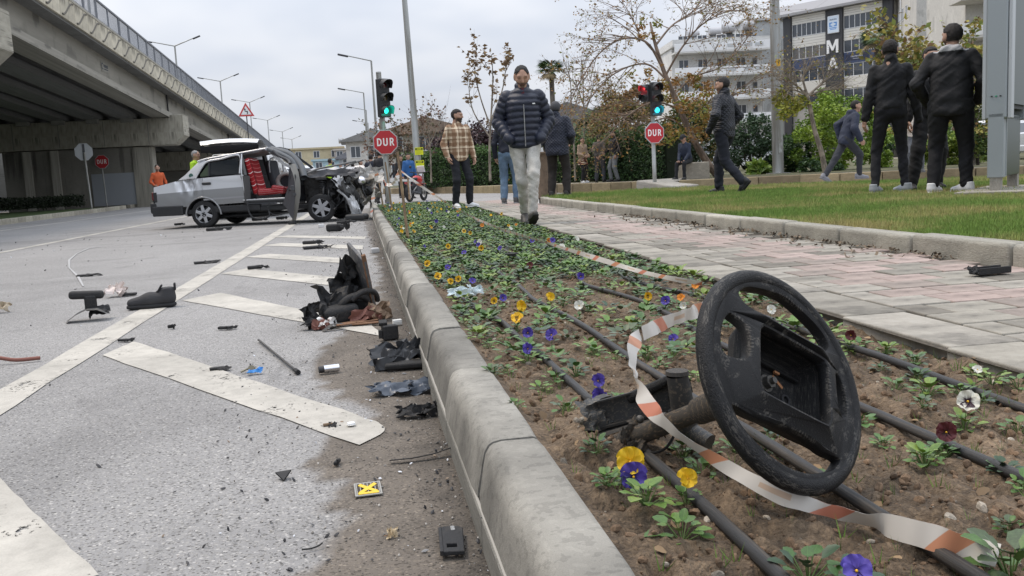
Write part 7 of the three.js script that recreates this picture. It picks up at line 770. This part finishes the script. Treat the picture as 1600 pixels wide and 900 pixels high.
// clods, pebbles and scraps of dry leaf on the soil; grass seedlings
{ const clod = new THREE.IcosahedronGeometry(1, 1); { const p = clod.attributes.position; for (let i = 0; i < p.count; i++) { const v = V(p.getX(i), p.getY(i), p.getZ(i)), k = .72 + .5 * vn3(v.x * 2.1 + 5, v.y * 2.1 + 5, v.z * 2.1 + 5); p.setXYZ(i, v.x * k, v.y * k * .7, v.z * k); } clod.computeVertexNormals(); }
  const N = 9000, o = new THREE.InstancedMesh(clod, std([1, 1, 1], 1, 0, { map: rep(soilMap, 1) }), N), m4 = new THREE.Matrix4(), q = new THREE.Quaternion(), c = new THREE.Color(); for (let i = 0; i < N; i++) { const z = -.9 - 8 * Math.pow(R8(), 1.7), x = lerp(.36, 1.63, R8()), s = .0016 + .0085 * Math.pow(R8(), 3.2); q.setFromEuler(new THREE.Euler(R8() * 6, R8() * 6, R8() * 6)); m4.compose(V(x, soilY(x, z) + s * .25, z), q, V(s * (1 + R8() * .6), s, s)); o.setMatrixAt(i, m4); const v = .6 + R8() * .7, pale = R8() < .07 ? 1 : 0; c.setRGB(lerp(.25, .46, pale) * v, lerp(.17, .42, pale) * v, lerp(.11, .36, pale) * v); o.setColorAt(i, c); } o.name = 'soil_clods'; o.userData = { kind: 'stuff', label: 'loose clods and small pebbles strewn over the brown soil', category: 'soil' }; scene.add(o);
  const bl = (() => { const g = []; for (let i = 0; i < 3; i++) { const t = new THREE.BufferGeometry(), x = (i - 1) * .004, l = (i - 1) * .012 + .004; t.setAttribute('position', new THREE.Float32BufferAttribute([x - .0012, 0, 0, x + .0012, 0, 0, x + l, .034 - .006 * i, .008 * (i - 1)], 3)); g.push(t); } return merge(g); })();
  const M2 = 900, w = new THREE.InstancedMesh(bl, std([1, 1, 1], .8, 0, { side: THREE.DoubleSide }), M2); for (let i = 0; i < M2; i++) { const z = -1 - 6 * Math.pow(R8(), 1.4), x = lerp(.37, 1.62, R8()), s = .5 + R8() * .8; q.setFromAxisAngle(V(0, 1, 0), R8() * 6.28); m4.compose(V(x, soilY(x, z) - .002, z), q, V(s, s, s)); w.setMatrixAt(i, m4); const v = .6 + R8() * .7; c.setRGB(.13 * v, .22 * v, .04 * v); w.setColorAt(i, c); } w.name = 'grass_seedlings'; w.userData = { kind: 'stuff', label: 'tiny grass seedlings sprouting from the soil of the bed', category: 'seedlings' }; scene.add(w); }
{ const N = 420, q = new THREE.Quaternion(), m4 = new THREE.Matrix4(), c = new THREE.Color(), o = new THREE.InstancedMesh(leafG[1], std([1, 1, 1], .95, 0, { side: THREE.DoubleSide }), N); for (let i = 0; i < N; i++) { const z = -1 - 7 * Math.pow(R8(), 1.4), x = lerp(.37, 1.62, R8()), s = .25 + R8() * .6; q.setFromEuler(new THREE.Euler((R8() - .5) * .9, R8() * 6.28, (R8() - .5) * .9)); m4.compose(V(x, soilY(x, z) + .002, z), q, V(s, s, s)); o.setMatrixAt(i, m4); const v = .5 + R8() * .9; c.setRGB(.22 * v, .15 * v, .085 * v); o.setColorAt(i, c); } o.name = 'dry_scraps'; o.userData = { kind: 'stuff', label: 'withered brown leaf scraps lying on the soil of the bed', category: 'leaves' }; scene.add(o); }
// ---------- the steering wheel ----------
{ const C = V(.693, .386, -1.418), n = V(.474, .435, .765).normalize(), u = V(.85, 0, -.527), v = n.clone().cross(u).normalize(), e1 = u.clone().multiplyScalar(.83).addScaledVector(v, -.56).normalize(), e2 = n.clone().cross(e1).normalize();
  const t = thing('steering_wheel', 'black four spoke steering wheel torn off with its bent column, stuck in the flower bed', 'steering wheel', [C.x, .17, C.z]); const up = new THREE.Group(); up.matrix.makeBasis(e1, e2, n).setPosition(0, C.y - .17, 0); const mat = up.matrix, put = g => clean(g).applyMatrix4(mat);
  const scuff = dataTex(512, (a, b, i, j) => { const f = fbm(a * 9, b * 9, 5, 9), g = fbm(a * 70, b * 70, 3, 70), s = hash2(i, j); const d = sstep(.52, .68, f) * sstep(.45, .6, g) * .8 + (g > .8 ? .35 : 0) + (s > .998 ? .5 : 0); return [lerp(.085, .75, d), lerp(.087, .7, d), lerp(.092, .6, d)]; }, true);
  const leather = phys([.11, .11, .114], { roughness: .52, specularIntensity: .55, map: rep(scuff, 3, 1), bumpMap: rep(grainBump, 14, 2), bumpScale: .0012 }), plastic = phys([.11, .11, .114], { roughness: .5, specularIntensity: .5, map: rep(scuff, 6), bumpMap: rep(grainBump, 30), bumpScale: .0006 }), muddy = std([.2, .17, .135], .85, .0, { map: rep(dirtMap, 5), bumpMap: rep(grainBump, 6), bumpScale: .002 }), steelD = std([.2, .2, .195], .55, .5, { map: rep(dirtMap, 5) });
  const rim = new THREE.TorusGeometry(.1865, .0148, 22, 120); { const p = rim.attributes.position; for (let i = 0; i < p.count; i++) { const x = p.getX(i), y = p.getY(i), z = p.getZ(i), a = Math.atan2(y, x), r = Math.hypot(x, y); const k = 1 + .05 * Math.abs(Math.sin(a * 2 + .6)) ** 6; const dx = (r - .186) * k + .186; p.setXYZ(i, Math.cos(a) * dx, Math.sin(a) * dx, z * k); } rim.computeVertexNormals(); }
  part(t, 'rim', put(rim), leather);
  const smooth = pts => new THREE.CatmullRomCurve3(pts.map(p => V(p[0], p[1], 0)), true, 'catmullrom', .4).getPoints(48).slice(0, -1).map(p => [p.x, p.y]);
  const A = smooth([[-.09, .146], [0, .169], [.09, .146], [.122, .116], [.1, .088], [.07, .08], [0, .078], [-.07, .08], [-.1, .088], [-.122, .116]]), Dh = [[.112, .05], [.14, .068], [.16, .035], [.162, -.008], [.146, -.026], [.112, -.022], [.104, .012]], D = smooth(Dh), B = smooth(Dh.map(p => [-p[0], p[1]]).reverse()), Ch = smooth([[-.122, -.1], [-.075, -.106], [0, -.104], [.075, -.106], [.122, -.1], [.136, -.106], [.112, -.136], [.055, -.162], [0, -.17], [-.055, -.162], [-.112, -.136], [-.136, -.106]]);
  const rr = (w, y0, y1, c) => smooth([[-w, y0 + c], [-w + c * .3, y0 + c * .3], [-w + c, y0], [w - c, y0], [w - c * .3, y0 + c * .3], [w, y0 + c], [w, y1 - c], [w - c * .3, y1 - c * .3], [w - c, y1], [-w + c, y1], [-w + c * .3, y1 - c * .3], [-w, y1 - c]]);
  const dish = rr(.09, -.07, .063, .022), rim0 = rr(.104, -.092, .074, .028);
  const plate = extr(Array.from({ length: 72 }, (_, i) => [Math.cos(i / 36 * Math.PI) * .182, Math.sin(i / 36 * Math.PI) * .182]), .014, .005, [A, B, Ch, D, dish]); { const p = plate.attributes.position; for (let i = 0; i < p.count; i++) { const r = Math.hypot(p.getX(i), p.getY(i)); p.setZ(i, p.getZ(i) - .008 + .02 * sstep(.16, .1, r)); } plate.computeVertexNormals(); }
  part(t, 'spokes', put(toCreasedNormals(plate, .6)), plastic);
  const ring = (o, k, z, dy = 0) => [...o, o[0]].map(p => [p[0] * k, p[1] * k + dy, z]); part(t, 'hub_housing', put(loft([ring(dish, 1.0, .016), ring(dish, 1.045, .021), ring(rim0, 1.0, .012), ring(rim0, 1.0, -.012), ring(rim0, .93, -.034), ring(rim0, .7, -.058), ring(rim0, .4, -.07), ring(rim0, .3, -.085)])), plastic); part(t, 'hub_tray', put(loft([ring(dish, 1.0, .016), ring(dish, .99, .002), ring(dish, .965, -.018), ring(dish, .92, -.03), ring(dish, .82, -.036), ring(dish, .4, -.037), ring(dish, .01, -.037)])), plastic); part(t, 'hub_lip', put(tube(dish.filter((_, i) => i % 2 === 0).map(p => V(p[0] * 1.02, p[1] * 1.02, .019)), .0035, 90, 6, true)), plastic);
  part(t, 'hub_rib', put(merge([rbox(.15, .005, .012, .002, 0, .034, -.032), rbox(.004, .05, .008, .001, -.052, .0, -.034), rbox(.05, .02, .012, .005, .02, -.046, -.034)])), plastic);
  part(t, 'shaft_nut', put(merge([cyl(.012, .012, .012, -.004, .0, -.026, 6, Math.PI / 2), cyl(.016, .016, .004, -.004, 0, -.033, 18, Math.PI / 2), cyl(.006, .006, .02, -.004, 0, -.022, 10, Math.PI / 2)])), steelD); part(t, 'contact_hole', put(merge([mv(new THREE.TorusGeometry(.009, .0025, 6, 14), .048, -.012, -.034), cyl(.008, .008, .002, .048, -.012, -.0425, 12, Math.PI / 2)])), M.blackMatt); part(t, 'horn_spring', put(merge([box(.03, .006, .006, .03, .018, -.039, 0, 0, -.5), box(.012, .005, .005, .02, .03, -.03)])), std([.35, .17, .08], .7, .3));
  // the column behind it
  const L = p => p.clone().sub(t.position), back = C.clone().addScaledVector(n, -.07), end = G(948, 700, .16), c1 = back.clone().lerp(end, .35);
  part(t, 'hub_boss', bar(L(back), L(back.clone().lerp(c1, .5)), .03, .026, 16), plastic); part(t, 'column_collar', bar(L(back.clone().lerp(end, .16)), L(back.clone().lerp(end, .32)), .028, .026, 16), muddy); part(t, 'column_tube', bar(L(back.clone().lerp(end, .3)), L(end), .019, .021, 16), muddy);
  const ig0 = AT(1072, 668, 1.83), ig1 = AT(1058, 585, 1.8); part(t, 'ignition_housing', [taper([L(ig0), L(ig0.clone().lerp(ig1, .5)), L(ig1)], .026, .022, 12, 6), bar(L(ig1), L(ig1.clone().add(V(.0, .008, 0))), .024, .023, 12)], std([.13, .125, .118], .8, .2, { map: rep(dirtMap, 4) })); part(t, 'ignition_lock', bar(L(ig0), L(ig0.clone().add(V(.03, -.02, .05))), .017, .017, 14), steelD);
  part(t, 'stalk', taper([L(AT(1052, 590, 1.86)), L(AT(1020, 606, 1.9)), L(AT(985, 622, 1.95))], .01, .013, 8, 6), plastic);
  const b0 = AT(1050, 618, 1.9), b1 = AT(918, 652, 2.0), dd = b1.clone().sub(b0), bu = V(0, .03, .004); part(t, 'bracket', [loft([[L(b0).add(bu), L(b0).sub(bu), L(b0).sub(bu).add(V(.0, .004, .05))], [L(b0.clone().addScaledVector(dd, .5)).add(bu), L(b0.clone().addScaledVector(dd, .5)).sub(bu), L(b0.clone().addScaledVector(dd, .5)).sub(bu).add(V(0, .0, .05))], [L(b1).add(bu).multiplyScalar(1), L(b1).sub(bu), L(b1).sub(bu).add(V(0, -.006, .06))]]), beam(L(b0).add(bu), L(b1).add(bu), .012, .004), beam(L(b0).sub(bu), L(b1).sub(bu), .05, .005)], std([.07, .07, .07], .6, .3, { map: rep(dirtMap, 6) })); part(t, 'bracket_plate', [mv(crumple(.1, .07, .015, 3, 6), ...L(AT(935, 645, 1.98)).toArray(), -.5, .4), mv(crumple(.06, .09, .02, 5, 6), ...L(AT(1060, 625, 1.86)).toArray(), 0, .5)], steelD);
  const s0 = AT(1015, 672, 1.84), s1 = AT(958, 715, 1.84); part(t, 'torn_shroud', [mv(crumple(.075, .06, .03, 9, 7, .2), ...L(s0.clone().lerp(s1, .45)).toArray(), -.9, .5, .3), mv(crumple(.05, .05, .03, 12, 6, .2), ...L(s1).toArray(), -1.1, .2, 0)], muddy); part(t, 'bolt', [ball(.009, ...L(AT(1000, 655, 1.86)).toArray(), 8), ball(.008, ...L(AT(1038, 650, 1.83)).toArray(), 8), ball(.009, ...L(AT(1086, 640, 1.76)).toArray(), 8)], steelD); part(t, 'loose_wire', tube([AT(1060, 668, 1.8), AT(1040, 700, 1.78), AT(1015, 708, 1.8), AT(990, 700, 1.84)].map(L), .003, 20, 5), plastic);
  const T = [[0, 0, ...AT(1105, 478, 2.3).toArray()], [0, 0, ...AT(1086, 487, 2.22).toArray()], [0, 0, ...AT(1045, 502, 2.1).toArray()], [0, 0, ...AT(1004, 521, 1.98).toArray()]], T2 = [AT(1000, 522, 1.98), AT(988, 545, 1.9), AT(990, 580, 1.84), AT(1003, 618, 1.78), AT(1040, 662, 1.7), AT(1110, 714, 1.58), AT(1200, 764, 1.5), AT(1268, 790, 1.46)].map(p => [0, 0, ...p.toArray()]).concat([[1360, 814, .192], [1450, 838, .2], [1560, 868, .195]]);
  solo('warning_tape', 'short piece of red and white tape pulled taut behind the left rim of the wheel', 'tape', tape(scene, T, .036, 21, .25), tapeMat); solo('warning_tape', 'twisted red and white tape hanging over the column and trailing across the soil in front', 'tape', tape(scene, T2, .036, 33, .75), tapeMat);
}
// ---------- debris on the road ----------
const junk = dusty([.04, .041, .045], .7), junkGrey = dusty([.16, .165, .17], .75);
function debris(name, label, px, py, build, turn = 0, y = .004, cat = 'debris') { const g = G(px, py, y), t = thing(name, label, cat, g, turn); build(t); return t; }
{ const p = G(272, 478, .005), s = thing('lost_shoe', 'single black lace-up shoe lying on the long white line', 'shoe', p, 0); s.rotation.y = -Math.PI / 2 + .12; s.scale.set(1.08, 1.12, 1.08); s.position.x -= .08; part(s, 'upper', shoeUpper.clone(), std([.03, .03, .033], .75, 0, { bumpMap: rep(grainBump, 8), bumpScale: .001 })); part(s, 'sole', shoeSole.clone(), std([.02, .02, .021], .85)); part(s, 'laces', [0, 1, 2, 3].map(i => tube([[-.026, .078 - i * .006, .015 + i * .02], [0, .094 - i * .008, .02 + i * .02], [.026, .078 - i * .006, .015 + i * .02]], .004, 8, 5)), M.blackMatt); part(s, 'heel_tab', rbox(.04, .045, .012, .005, 0, .115, -.088), M.blackMatt); part(s, 'tongue', rbox(.045, .05, .012, .005, 0, .11, .0, -.6), M.blackMatt); }
debris('mirror_housing', 'black plastic mirror arm standing on a curved grey shard left of the shoe', 138, 500, t => { part(t, 'curved_shard', loft([0, .25, .5, .75, 1].map(k => [-.5, 0, .5].map(s => [lerp(-.12, .12, k), .002 + Math.sin(k * 2.6) * .07 * (k > .2 ? 1 : .6), s * .13 + .03 * k]))), junkGrey); part(t, 'arm', [rbox(.07, .1, .05, .015, .02, .1, -.05), rbox(.2, .05, .06, .02, .0, .15, -.06, 0, 0, -.06)], junk); part(t, 'dark_underside', mv(crumple(.12, .1, .03, 4, 6), .07, .04, 0, -1.1), junk); }, .2);
debris('tissue', 'crumpled white tissue right of the mirror arm', 182, 463, t => { part(t, 'paper', [mv(crumple(.13, .12, .06, 41, 8, .2), 0, .03, 0, -1.2), mv(crumple(.1, .08, .05, 44, 8, .2), .03, .045, .01, -.5, 1)], std([.7, .62, .58], .9)); part(t, 'dark_shard', rbox(.1, .02, .05, .008, .1, .012, .02), junk); }, 0, .004, 'litter');
debris('strap', 'short dull red strap lying at the left edge of the road', 24, 568, t => { part(t, 'band', tube([[-.12, .01, .02], [-.1, .03, -.02], [0, .015, -.01], [.1, .012, -.03]], .009, 20, 6), std([.2, .08, .06], .8)); part(t, 'clip', rbox(.03, .025, .05, .006, -.11, .02, .03), std([.12, .04, .03], .7)); });
debris('pale_shard', 'pale beige shard at the very left edge of the road', 2, 488, t => part(t, 'shard', mv(crumple(.12, .07, .04, 61, 6, .2), 0, .03, 0, -.7), std([.45, .38, .28], .8)));
debris('bumper_wreck', 'heap of torn black dashboard and door trim with a leaning panel beside the kerb', 552, 505, t => { t.scale.setScalar(.56);
  const W = junk, wood = std([.36, .2, .12], .85, 0, { map: rep(barkMap, 3) });
  part(t, 'leaning_panel', [mv(rbox(.035, .8, .42, .01), .16, .33, -.3, .42, .3, .3)], dusty([.25, .26, .28], .6)); part(t, 'panel_edge', mv(rbox(.04, .8, .03, .005), .2, .31, -.1, .42, .3, .3), wood); part(t, 'panel_back', [mv(crumple(.3, .6, .12, 71, 10, .3), .04, .34, -.36, .35, .5, .25), mv(crumple(.2, .4, .08, 72, 10, .3), -.02, .26, -.3, .2, -.3, .2)], W);
  part(t, 'shell', [mv(crumple(.45, .4, .16, 73, 10, .25), -.08, .14, -.14, -.7, .3, 0), mv(new THREE.TorusGeometry(.16, .035, 8, 20, 2.6), .02, .12, -.1, .5, .4, .6), mv(new THREE.TorusGeometry(.2, .03, 8, 20, 2.2), .1, .12, -.14, .5, .6, .3), mv(rbox(.36, .18, .2, .06), -.12, .1, -.02, .1, .2, .1)], W); part(t, 'torn_flap', mv(crumple(.16, .22, .05, 76, 6, .3), -.4, .12, .05, 0, .4, .3), W); part(t, 'torn_flap', [mv(crumple(.3, .12, .06, 77, 7, .3), -.32, .05, .08, -.9, .1), mv(crumple(.34, .14, .05, 78, 7, .3), -.22, .12, -.55, .1, .2)], W);
  part(t, 'wood_splinter', [mv(rbox(.4, .012, .08, .004), .02, .03, .14, .1, .12, .03), mv(rbox(.26, .012, .06, .004), .1, .02, .2, 0, -.2, .02)], wood); part(t, 'red_brown_shard', [mv(crumple(.3, .16, .08, 80, 6, .25), .12, .06, .06, -.8, .3), mv(crumple(.16, .12, .06, 81, 6, .25), -.32, .03, .17, -1.1)], std([.2, .09, .07], .8)); part(t, 'white_padding', mv(crumple(.16, .1, .05, 82, 6, .2), -.26, .05, .16, -1.0, .1), M.whiteMatt); part(t, 'grey_shard', mv(loft([0, .5, 1].map(k => [-.5, .5].map(s => [k * .2 - .1, .06 * Math.sin(k * 2.2), s * .07]))), -.22, .0, .28, 0, .3), junkGrey); part(t, 'crushed_corner', mv(crumple(.2, .18, .1, 83, 7, .25), .26, .09, .0, -.6, .4), std([.22, .15, .1], .8)); }, .12);
[['white_box', 'small white plastic box in front of the torn dashboard heap', 601, 497, [.72, .72, .72], .07], ['white_box', 'smaller white box between the heap and the kerb', 621, 508, [.68, .68, .66], .05], ['white_block', 'grey white block beside the kerb behind the heap', 586, 395, [.55, .55, .55], .09], ['white_scrap', 'white scrap on the road behind the far black strip', 502, 355, [.65, .65, .65], .1]].forEach(([n, l, x, y, c, w]) => debris(n, l, x, y, t => { part(t, 'case', mv(rbox(w, w * .5, w * .55, .006), 0, w * .27, 0, .1, .3), std(c, .6)); part(t, 'lid', mv(rbox(w * .96, .006, w * .52, .002), 0, w * .53, 0, .1, .3), std(c.map(q => q * .85), .6)); }));
debris('black_canister', 'small black box with broken lugs between the heap and the crumpled sheet', 610, 530, t => { part(t, 'case', rbox(.075, .07, .05, .008, 0, .035, 0, 0, .2), junk); part(t, 'lug', [rbox(.04, .02, .04, .005, -.03, .08, -.01, .3), rbox(.02, .04, .03, .004, -.045, .03, .01)], junk); });
debris('crumpled_sheet', 'crumpled shiny black plastic sheet against the kerb', 628, 572, t => { part(t, 'sheet', [mv(crumple(.24, .16, .05, 91, 10, .25), 0, .035, -.03, -1.3, .1), mv(crumple(.12, .1, .04, 92, 8, .25), .05, .05, -.05, -.9)], std([.03, .032, .036], .32)); part(t, 'channel', mv(rbox(.2, .025, .06, .01), .03, .018, .06, .1, -.05), junk); });
debris('blue_black_shreds', 'blue black torn film lying flat beside the kerb', 636, 612, t => part(t, 'film', [mv(crumple(.16, .1, .02, 95, 9, .35), -.05, .014, 0, -1.45), mv(crumple(.14, .09, .02, 96, 9, .35), .07, .014, .01, -1.4)], std([.06, .075, .1], .4)));
debris('black_shreds', 'small torn black shreds below the blue black film', 648, 650, t => part(t, 'film', [mv(crumple(.1, .05, .02, 97, 8, .4), 0, .012, 0, -1.3), mv(crumple(.06, .05, .025, 98, 7, .4), .05, .014, 0, -1)], junk));
debris('bent_strip', 'long bent black metal strip near the foot of the kerb', 655, 718, t => part(t, 'strip', ribbon([V(-.08, .006, .0), V(-.02, .007, .004), V(.04, .01, -.006), V(.09, .018, -.02), V(.105, .03, -.03)], Array.from({ length: 5 }, () => V(0, .004, .014)), .003), junk));
debris('black_plate', 'flat black plate with a square hole at the bottom of the road', 706, 851, t => { t.scale.z = 1.55; part(t, 'plate', mv(extr([[-.022, -.04], [.022, -.04], [.024, .035], [.014, .042], [-.014, .042], [-.024, .035]], .006, .002, [[[-.012, -.03], [.012, -.03], [.012, -.014], [-.012, -.014]]]), 0, .006, 0, -Math.PI / 2, -.1), junk); part(t, 'rim', mv(extr([[-.024, -.042], [-.019, -.042], [-.02, .04], [-.025, .036]], .009, .001), 0, .006, 0, -Math.PI / 2, -.1), junk); part(t, 'grey_tab', rbox(.01, .006, .014, .002, .008, .013, -.034), M.steel); }, 0, .005);
debris('reflector_grid', 'small square clear grid with a yellow cross lying on the dust', 575, 765, t => { t.scale.set(1, .35, 1.7); const cl = std([.3, .29, .26], .4); const b = []; for (let i = 0; i < 7; i++) b.push(rbox(.0025, .008, .05, .001, -.027 + i * .009, .006, 0)); part(t, 'grid_bar', b, cl); part(t, 'frame', [rbox(.062, .008, .004, .001, 0, .006, .026), rbox(.062, .008, .004, .001, 0, .006, -.026), rbox(.004, .009, .056, .001, -.031, .006, 0), rbox(.004, .009, .056, .001, .031, .006, 0)], cl); const ye = std([.75, .5, .02], .5); part(t, 'cross_bar', rbox(.054, .004, .01, .001, 0, .012, 0, 0, .72), ye); part(t, 'cross_bar', rbox(.054, .004, .01, .001, 0, .0122, 0, 0, -.72), ye); part(t, 'yellow_strip', rbox(.05, .004, .008, .001, 0, .0121, .02), ye); }, .05, .004);
debris('triangular_shard', 'triangular black shard on the grey asphalt', 442, 747, t => part(t, 'shard', mv(extr([[-.018, .012], [.02, .016], [.004, -.022]], .004, .001), 0, .006, 0, -1.2), junk));
debris('black_clip', 'little black clip on the dust between the shard and the kerb', 527, 725, t => part(t, 'clip', [rbox(.012, .01, .036, .003, 0, .006, 0, 0, -.25), rbox(.006, .016, .012, .002, .002, .01, .012)], junk));
debris('steel_sleeve', 'small shiny steel cylinder lying on the dust', 516, 582, t => { part(t, 'sleeve', mv(cyl(.016, .016, .06, 0, 0, 0, 16, 0, 0, Math.PI / 2), .006, .016, 0, 0, .2), M.chrome); part(t, 'dark_end', mv(cyl(.014, .014, .02, 0, 0, 0, 16, 0, 0, Math.PI / 2), -.034, .016, .006, 0, .2), M.black); });
debris('metal_rod', 'long thin dark metal rod lying on the asphalt', 435, 558, t => { const a = G(404, 531, .012).sub(t.position), b = G(466, 582, .012).sub(t.position); part(t, 'rod', bar(a, b, .006, .006, 6), junkGrey); part(t, 'tip', bar(b, b.clone().lerp(a, .06), .011, .01, 8), junk); });
debris('blue_scrap', 'bright blue scrap beside a small brass fitting', 399, 584, t => { part(t, 'scrap', mv(crumple(.06, .03, .015, 101, 5, .2), 0, .01, 0, -1.2), std([.05, .25, .6], .5)); part(t, 'fitting', [cyl(.016, .014, .02, -.02, .012, -.05, 10, 1.2), tube([[-.06, .006, -.03], [-.03, .014, -.05], [0, .006, -.05]], .004, 10, 5)], std([.2, .18, .13], .5, .4)); });
debris('bottle_top', 'round white bottle cap on the near end of the hatch bar', 549, 666, t => { part(t, 'top', cyl(.013, .012, .008, 0, .008, 0, 18), M.white); part(t, 'top_ring', mv(new THREE.TorusGeometry(.0125, .0018, 6, 18), 0, .006, 0, Math.PI / 2), M.whiteMatt); });
debris('fallen_leaf', 'single pale dry leaf on the dust', 613, 838, t => { part(t, 'blade', mv(crumple(.022, .022, .01, 105, 5, .4), 0, .008, 0, -.8), std([.55, .45, .3], .8)); part(t, 'stalk', bar([-.018, .003, 0], [0, .006, 0], .0008), M.wood); }, 0, .003, 'leaf');
debris('curved_wire', 'thin dark curved strip at the edge of the dust', 487, 858, t => part(t, 'strip', tube([[-.02, .003, .004], [.0, .003, .003], [.014, .004, -.004], [.022, .006, -.012]], .0018, 14, 5), junk));
[['black_strip', 'long flat black strip on the road in front of the rear wheel', 340, 360, .5, .05], ['black_slab', 'thick black slab with a long tongue, behind the torn heap', 527, 362, .42, .12], ['trim_strip', 'thin black slat on the hatching', 495, 388, .4, .03], ['trim_strip', 'shorter thin black slat behind the other slat', 488, 381, .3, .04], ['black_lump', 'black lump below the torn door of the wreck', 405, 345, .4, .08], ['black_lump', 'black lump under the middle of the wreck', 440, 343, .3, .07], ['torn_trim', 'torn black trim on the road below the front wheel', 540, 350, .4, .06], ['black_lump', 'dark lump on the road behind the rear wheel', 280, 352, .26, .05], ['black_scrap', 'black scrap beside the long rod on the hatching', 402, 420, .22, .03], ['black_scrap', 'black flat scrap right of the shoe', 355, 514, .12, .015], ['black_scrap', 'black scrap above the second hatch bar', 197, 533, .1, .012], ['black_scrap', 'small dark splinter in the middle of the second hatch bar', 343, 577, .1, .01], ['black_scrap', 'thin dark splinter on the road left of the long line', 322, 411, .3, .02], ['black_scrap', 'dark splinter on the empty lane above the mirror arm', 138, 431, .26, .015], ['black_scrap', 'dark crumb of plastic on the road below the shoe', 268, 513, .05, .02], ['brown_scrap', 'brown dry scrap on the near hatch bar', 515, 665, .05, .008]].forEach(([n, l, x, y, w, h], i) => debris(n, l, x, y, t => { part(t, 'piece', mv(rbox(w * .6, h, w * .22, h * .3), -w * .1, h * .55, 0, .05, (hash2(i, 3) - .5) * .6), n === 'brown_scrap' ? std([.16, .11, .07], .9) : junk); part(t, 'torn_end', mv(crumple(w * .5, Math.max(.03, w * .2), h * .8, 120 + i, 6, .35), w * .22, h * .4, .01, -1.25, (hash2(i, 7) - .5) * .8), junk); }, 0, .005));
debris('black_tray', 'black plastic tray fragment on the walkway by the lawn kerb', 1547, 428, t => { part(t, 'tray', [rbox(.17, .008, .06, .003, 0, .006, 0), rbox(.17, .03, .008, .003, 0, .018, .03), rbox(.17, .03, .008, .003, 0, .018, -.03)], junk); part(t, 'torn_end', mv(crumple(.06, .05, .02, 140, 5, .3), -.09, .02, 0, -1), junk); }, .1, .206);
debris('plastic_disc', 'black round plastic cap on the soil between the pipes', 800, 404, t => { part(t, 'disc', cyl(.045, .04, .035, 0, .018, 0, 18), junk); part(t, 'disc_rim', mv(new THREE.TorusGeometry(.044, .005, 6, 20), 0, .034, 0, Math.PI / 2), junk); }, 0, .185);
debris('torn_paper', 'torn scrap of pale paper on the first pipe in the bed', 730, 466, t => part(t, 'paper', [mv(crumple(.11, .04, .025, 145, 7, .3), -.03, .03, 0, -.9), mv(crumple(.06, .05, .025, 146, 6, .3), .04, .035, -.01, -.6)], std([.62, .7, .72], .8)), 0, .19, 'litter');
// countless small chips of plastic, glass and grit
{ const chip = new THREE.DodecahedronGeometry(1, 0); chip.scale(1, .35, .8); const N = 3900, o = new THREE.InstancedMesh(chip, std([1, 1, 1], .6), N), m4 = new THREE.Matrix4(), q = new THREE.Quaternion(), c = new THREE.Color(), R = rng(333); for (let i = 0; i < N; i++) { const k = R(), z = -1.3 - 19 * Math.pow(R(), 1.6), x = k < .72 ? .19 - Math.pow(R(), 1.6) * .75 : -10 + R() * 10.2; const far = -z > 10 ? 1.5 : 1, s = (.001 + .0044 * Math.pow(R(), 3.2)) * far * (k < .72 ? 1 : 1.15 + .5 * (-z > 6)); q.setFromEuler(new THREE.Euler(R() * .8, R() * 6.28, R() * .8)); m4.compose(V(x, s * .3 + .003, z), q, V(s * (1 + R() * .9), s, s)); o.setMatrixAt(i, m4); const w = R(); w < .7 ? c.setRGB(.03, .03, .033) : w < .85 ? c.setRGB(.2, .2, .2) : w < .95 ? c.setRGB(.24, .18, .13) : c.setRGB(.6, .62, .66); o.setColorAt(i, c); } o.name = 'debris_chips'; o.userData = { kind: 'stuff', label: 'countless small chips of black plastic, glass and grit scattered over the road', category: 'debris' }; scene.add(o);
  const o2 = new THREE.InstancedMesh(new THREE.IcosahedronGeometry(1, 0).scale(1, .6, .8), std([1, 1, 1], .95), 2600); for (let i = 0; i < 2600; i++) { const z = -1.2 - 8 * Math.pow(R(), 1.4), x = .195 - Math.pow(R(), 1.4) * .62, s = .0009 + .0036 * Math.pow(R(), 3); q.setFromEuler(new THREE.Euler(R() * 6, R() * 6, R() * 6)); m4.compose(V(x, s * .35 + .001, z), q, V(s, s, s)); o2.setMatrixAt(i, m4); const v = .12 + R() * .4; c.setRGB(v, v * .93, v * .84); o2.setColorAt(i, c); } o2.name = 'grit'; o2.userData = { kind: 'stuff', label: 'loose grit and gravel lying along the foot of the kerb', category: 'grit' }; scene.add(o2); }
scene.traverse(o => { if (o.isMesh) o.castShadow = o.receiveShadow = true; });
renderer.render(scene, camera);
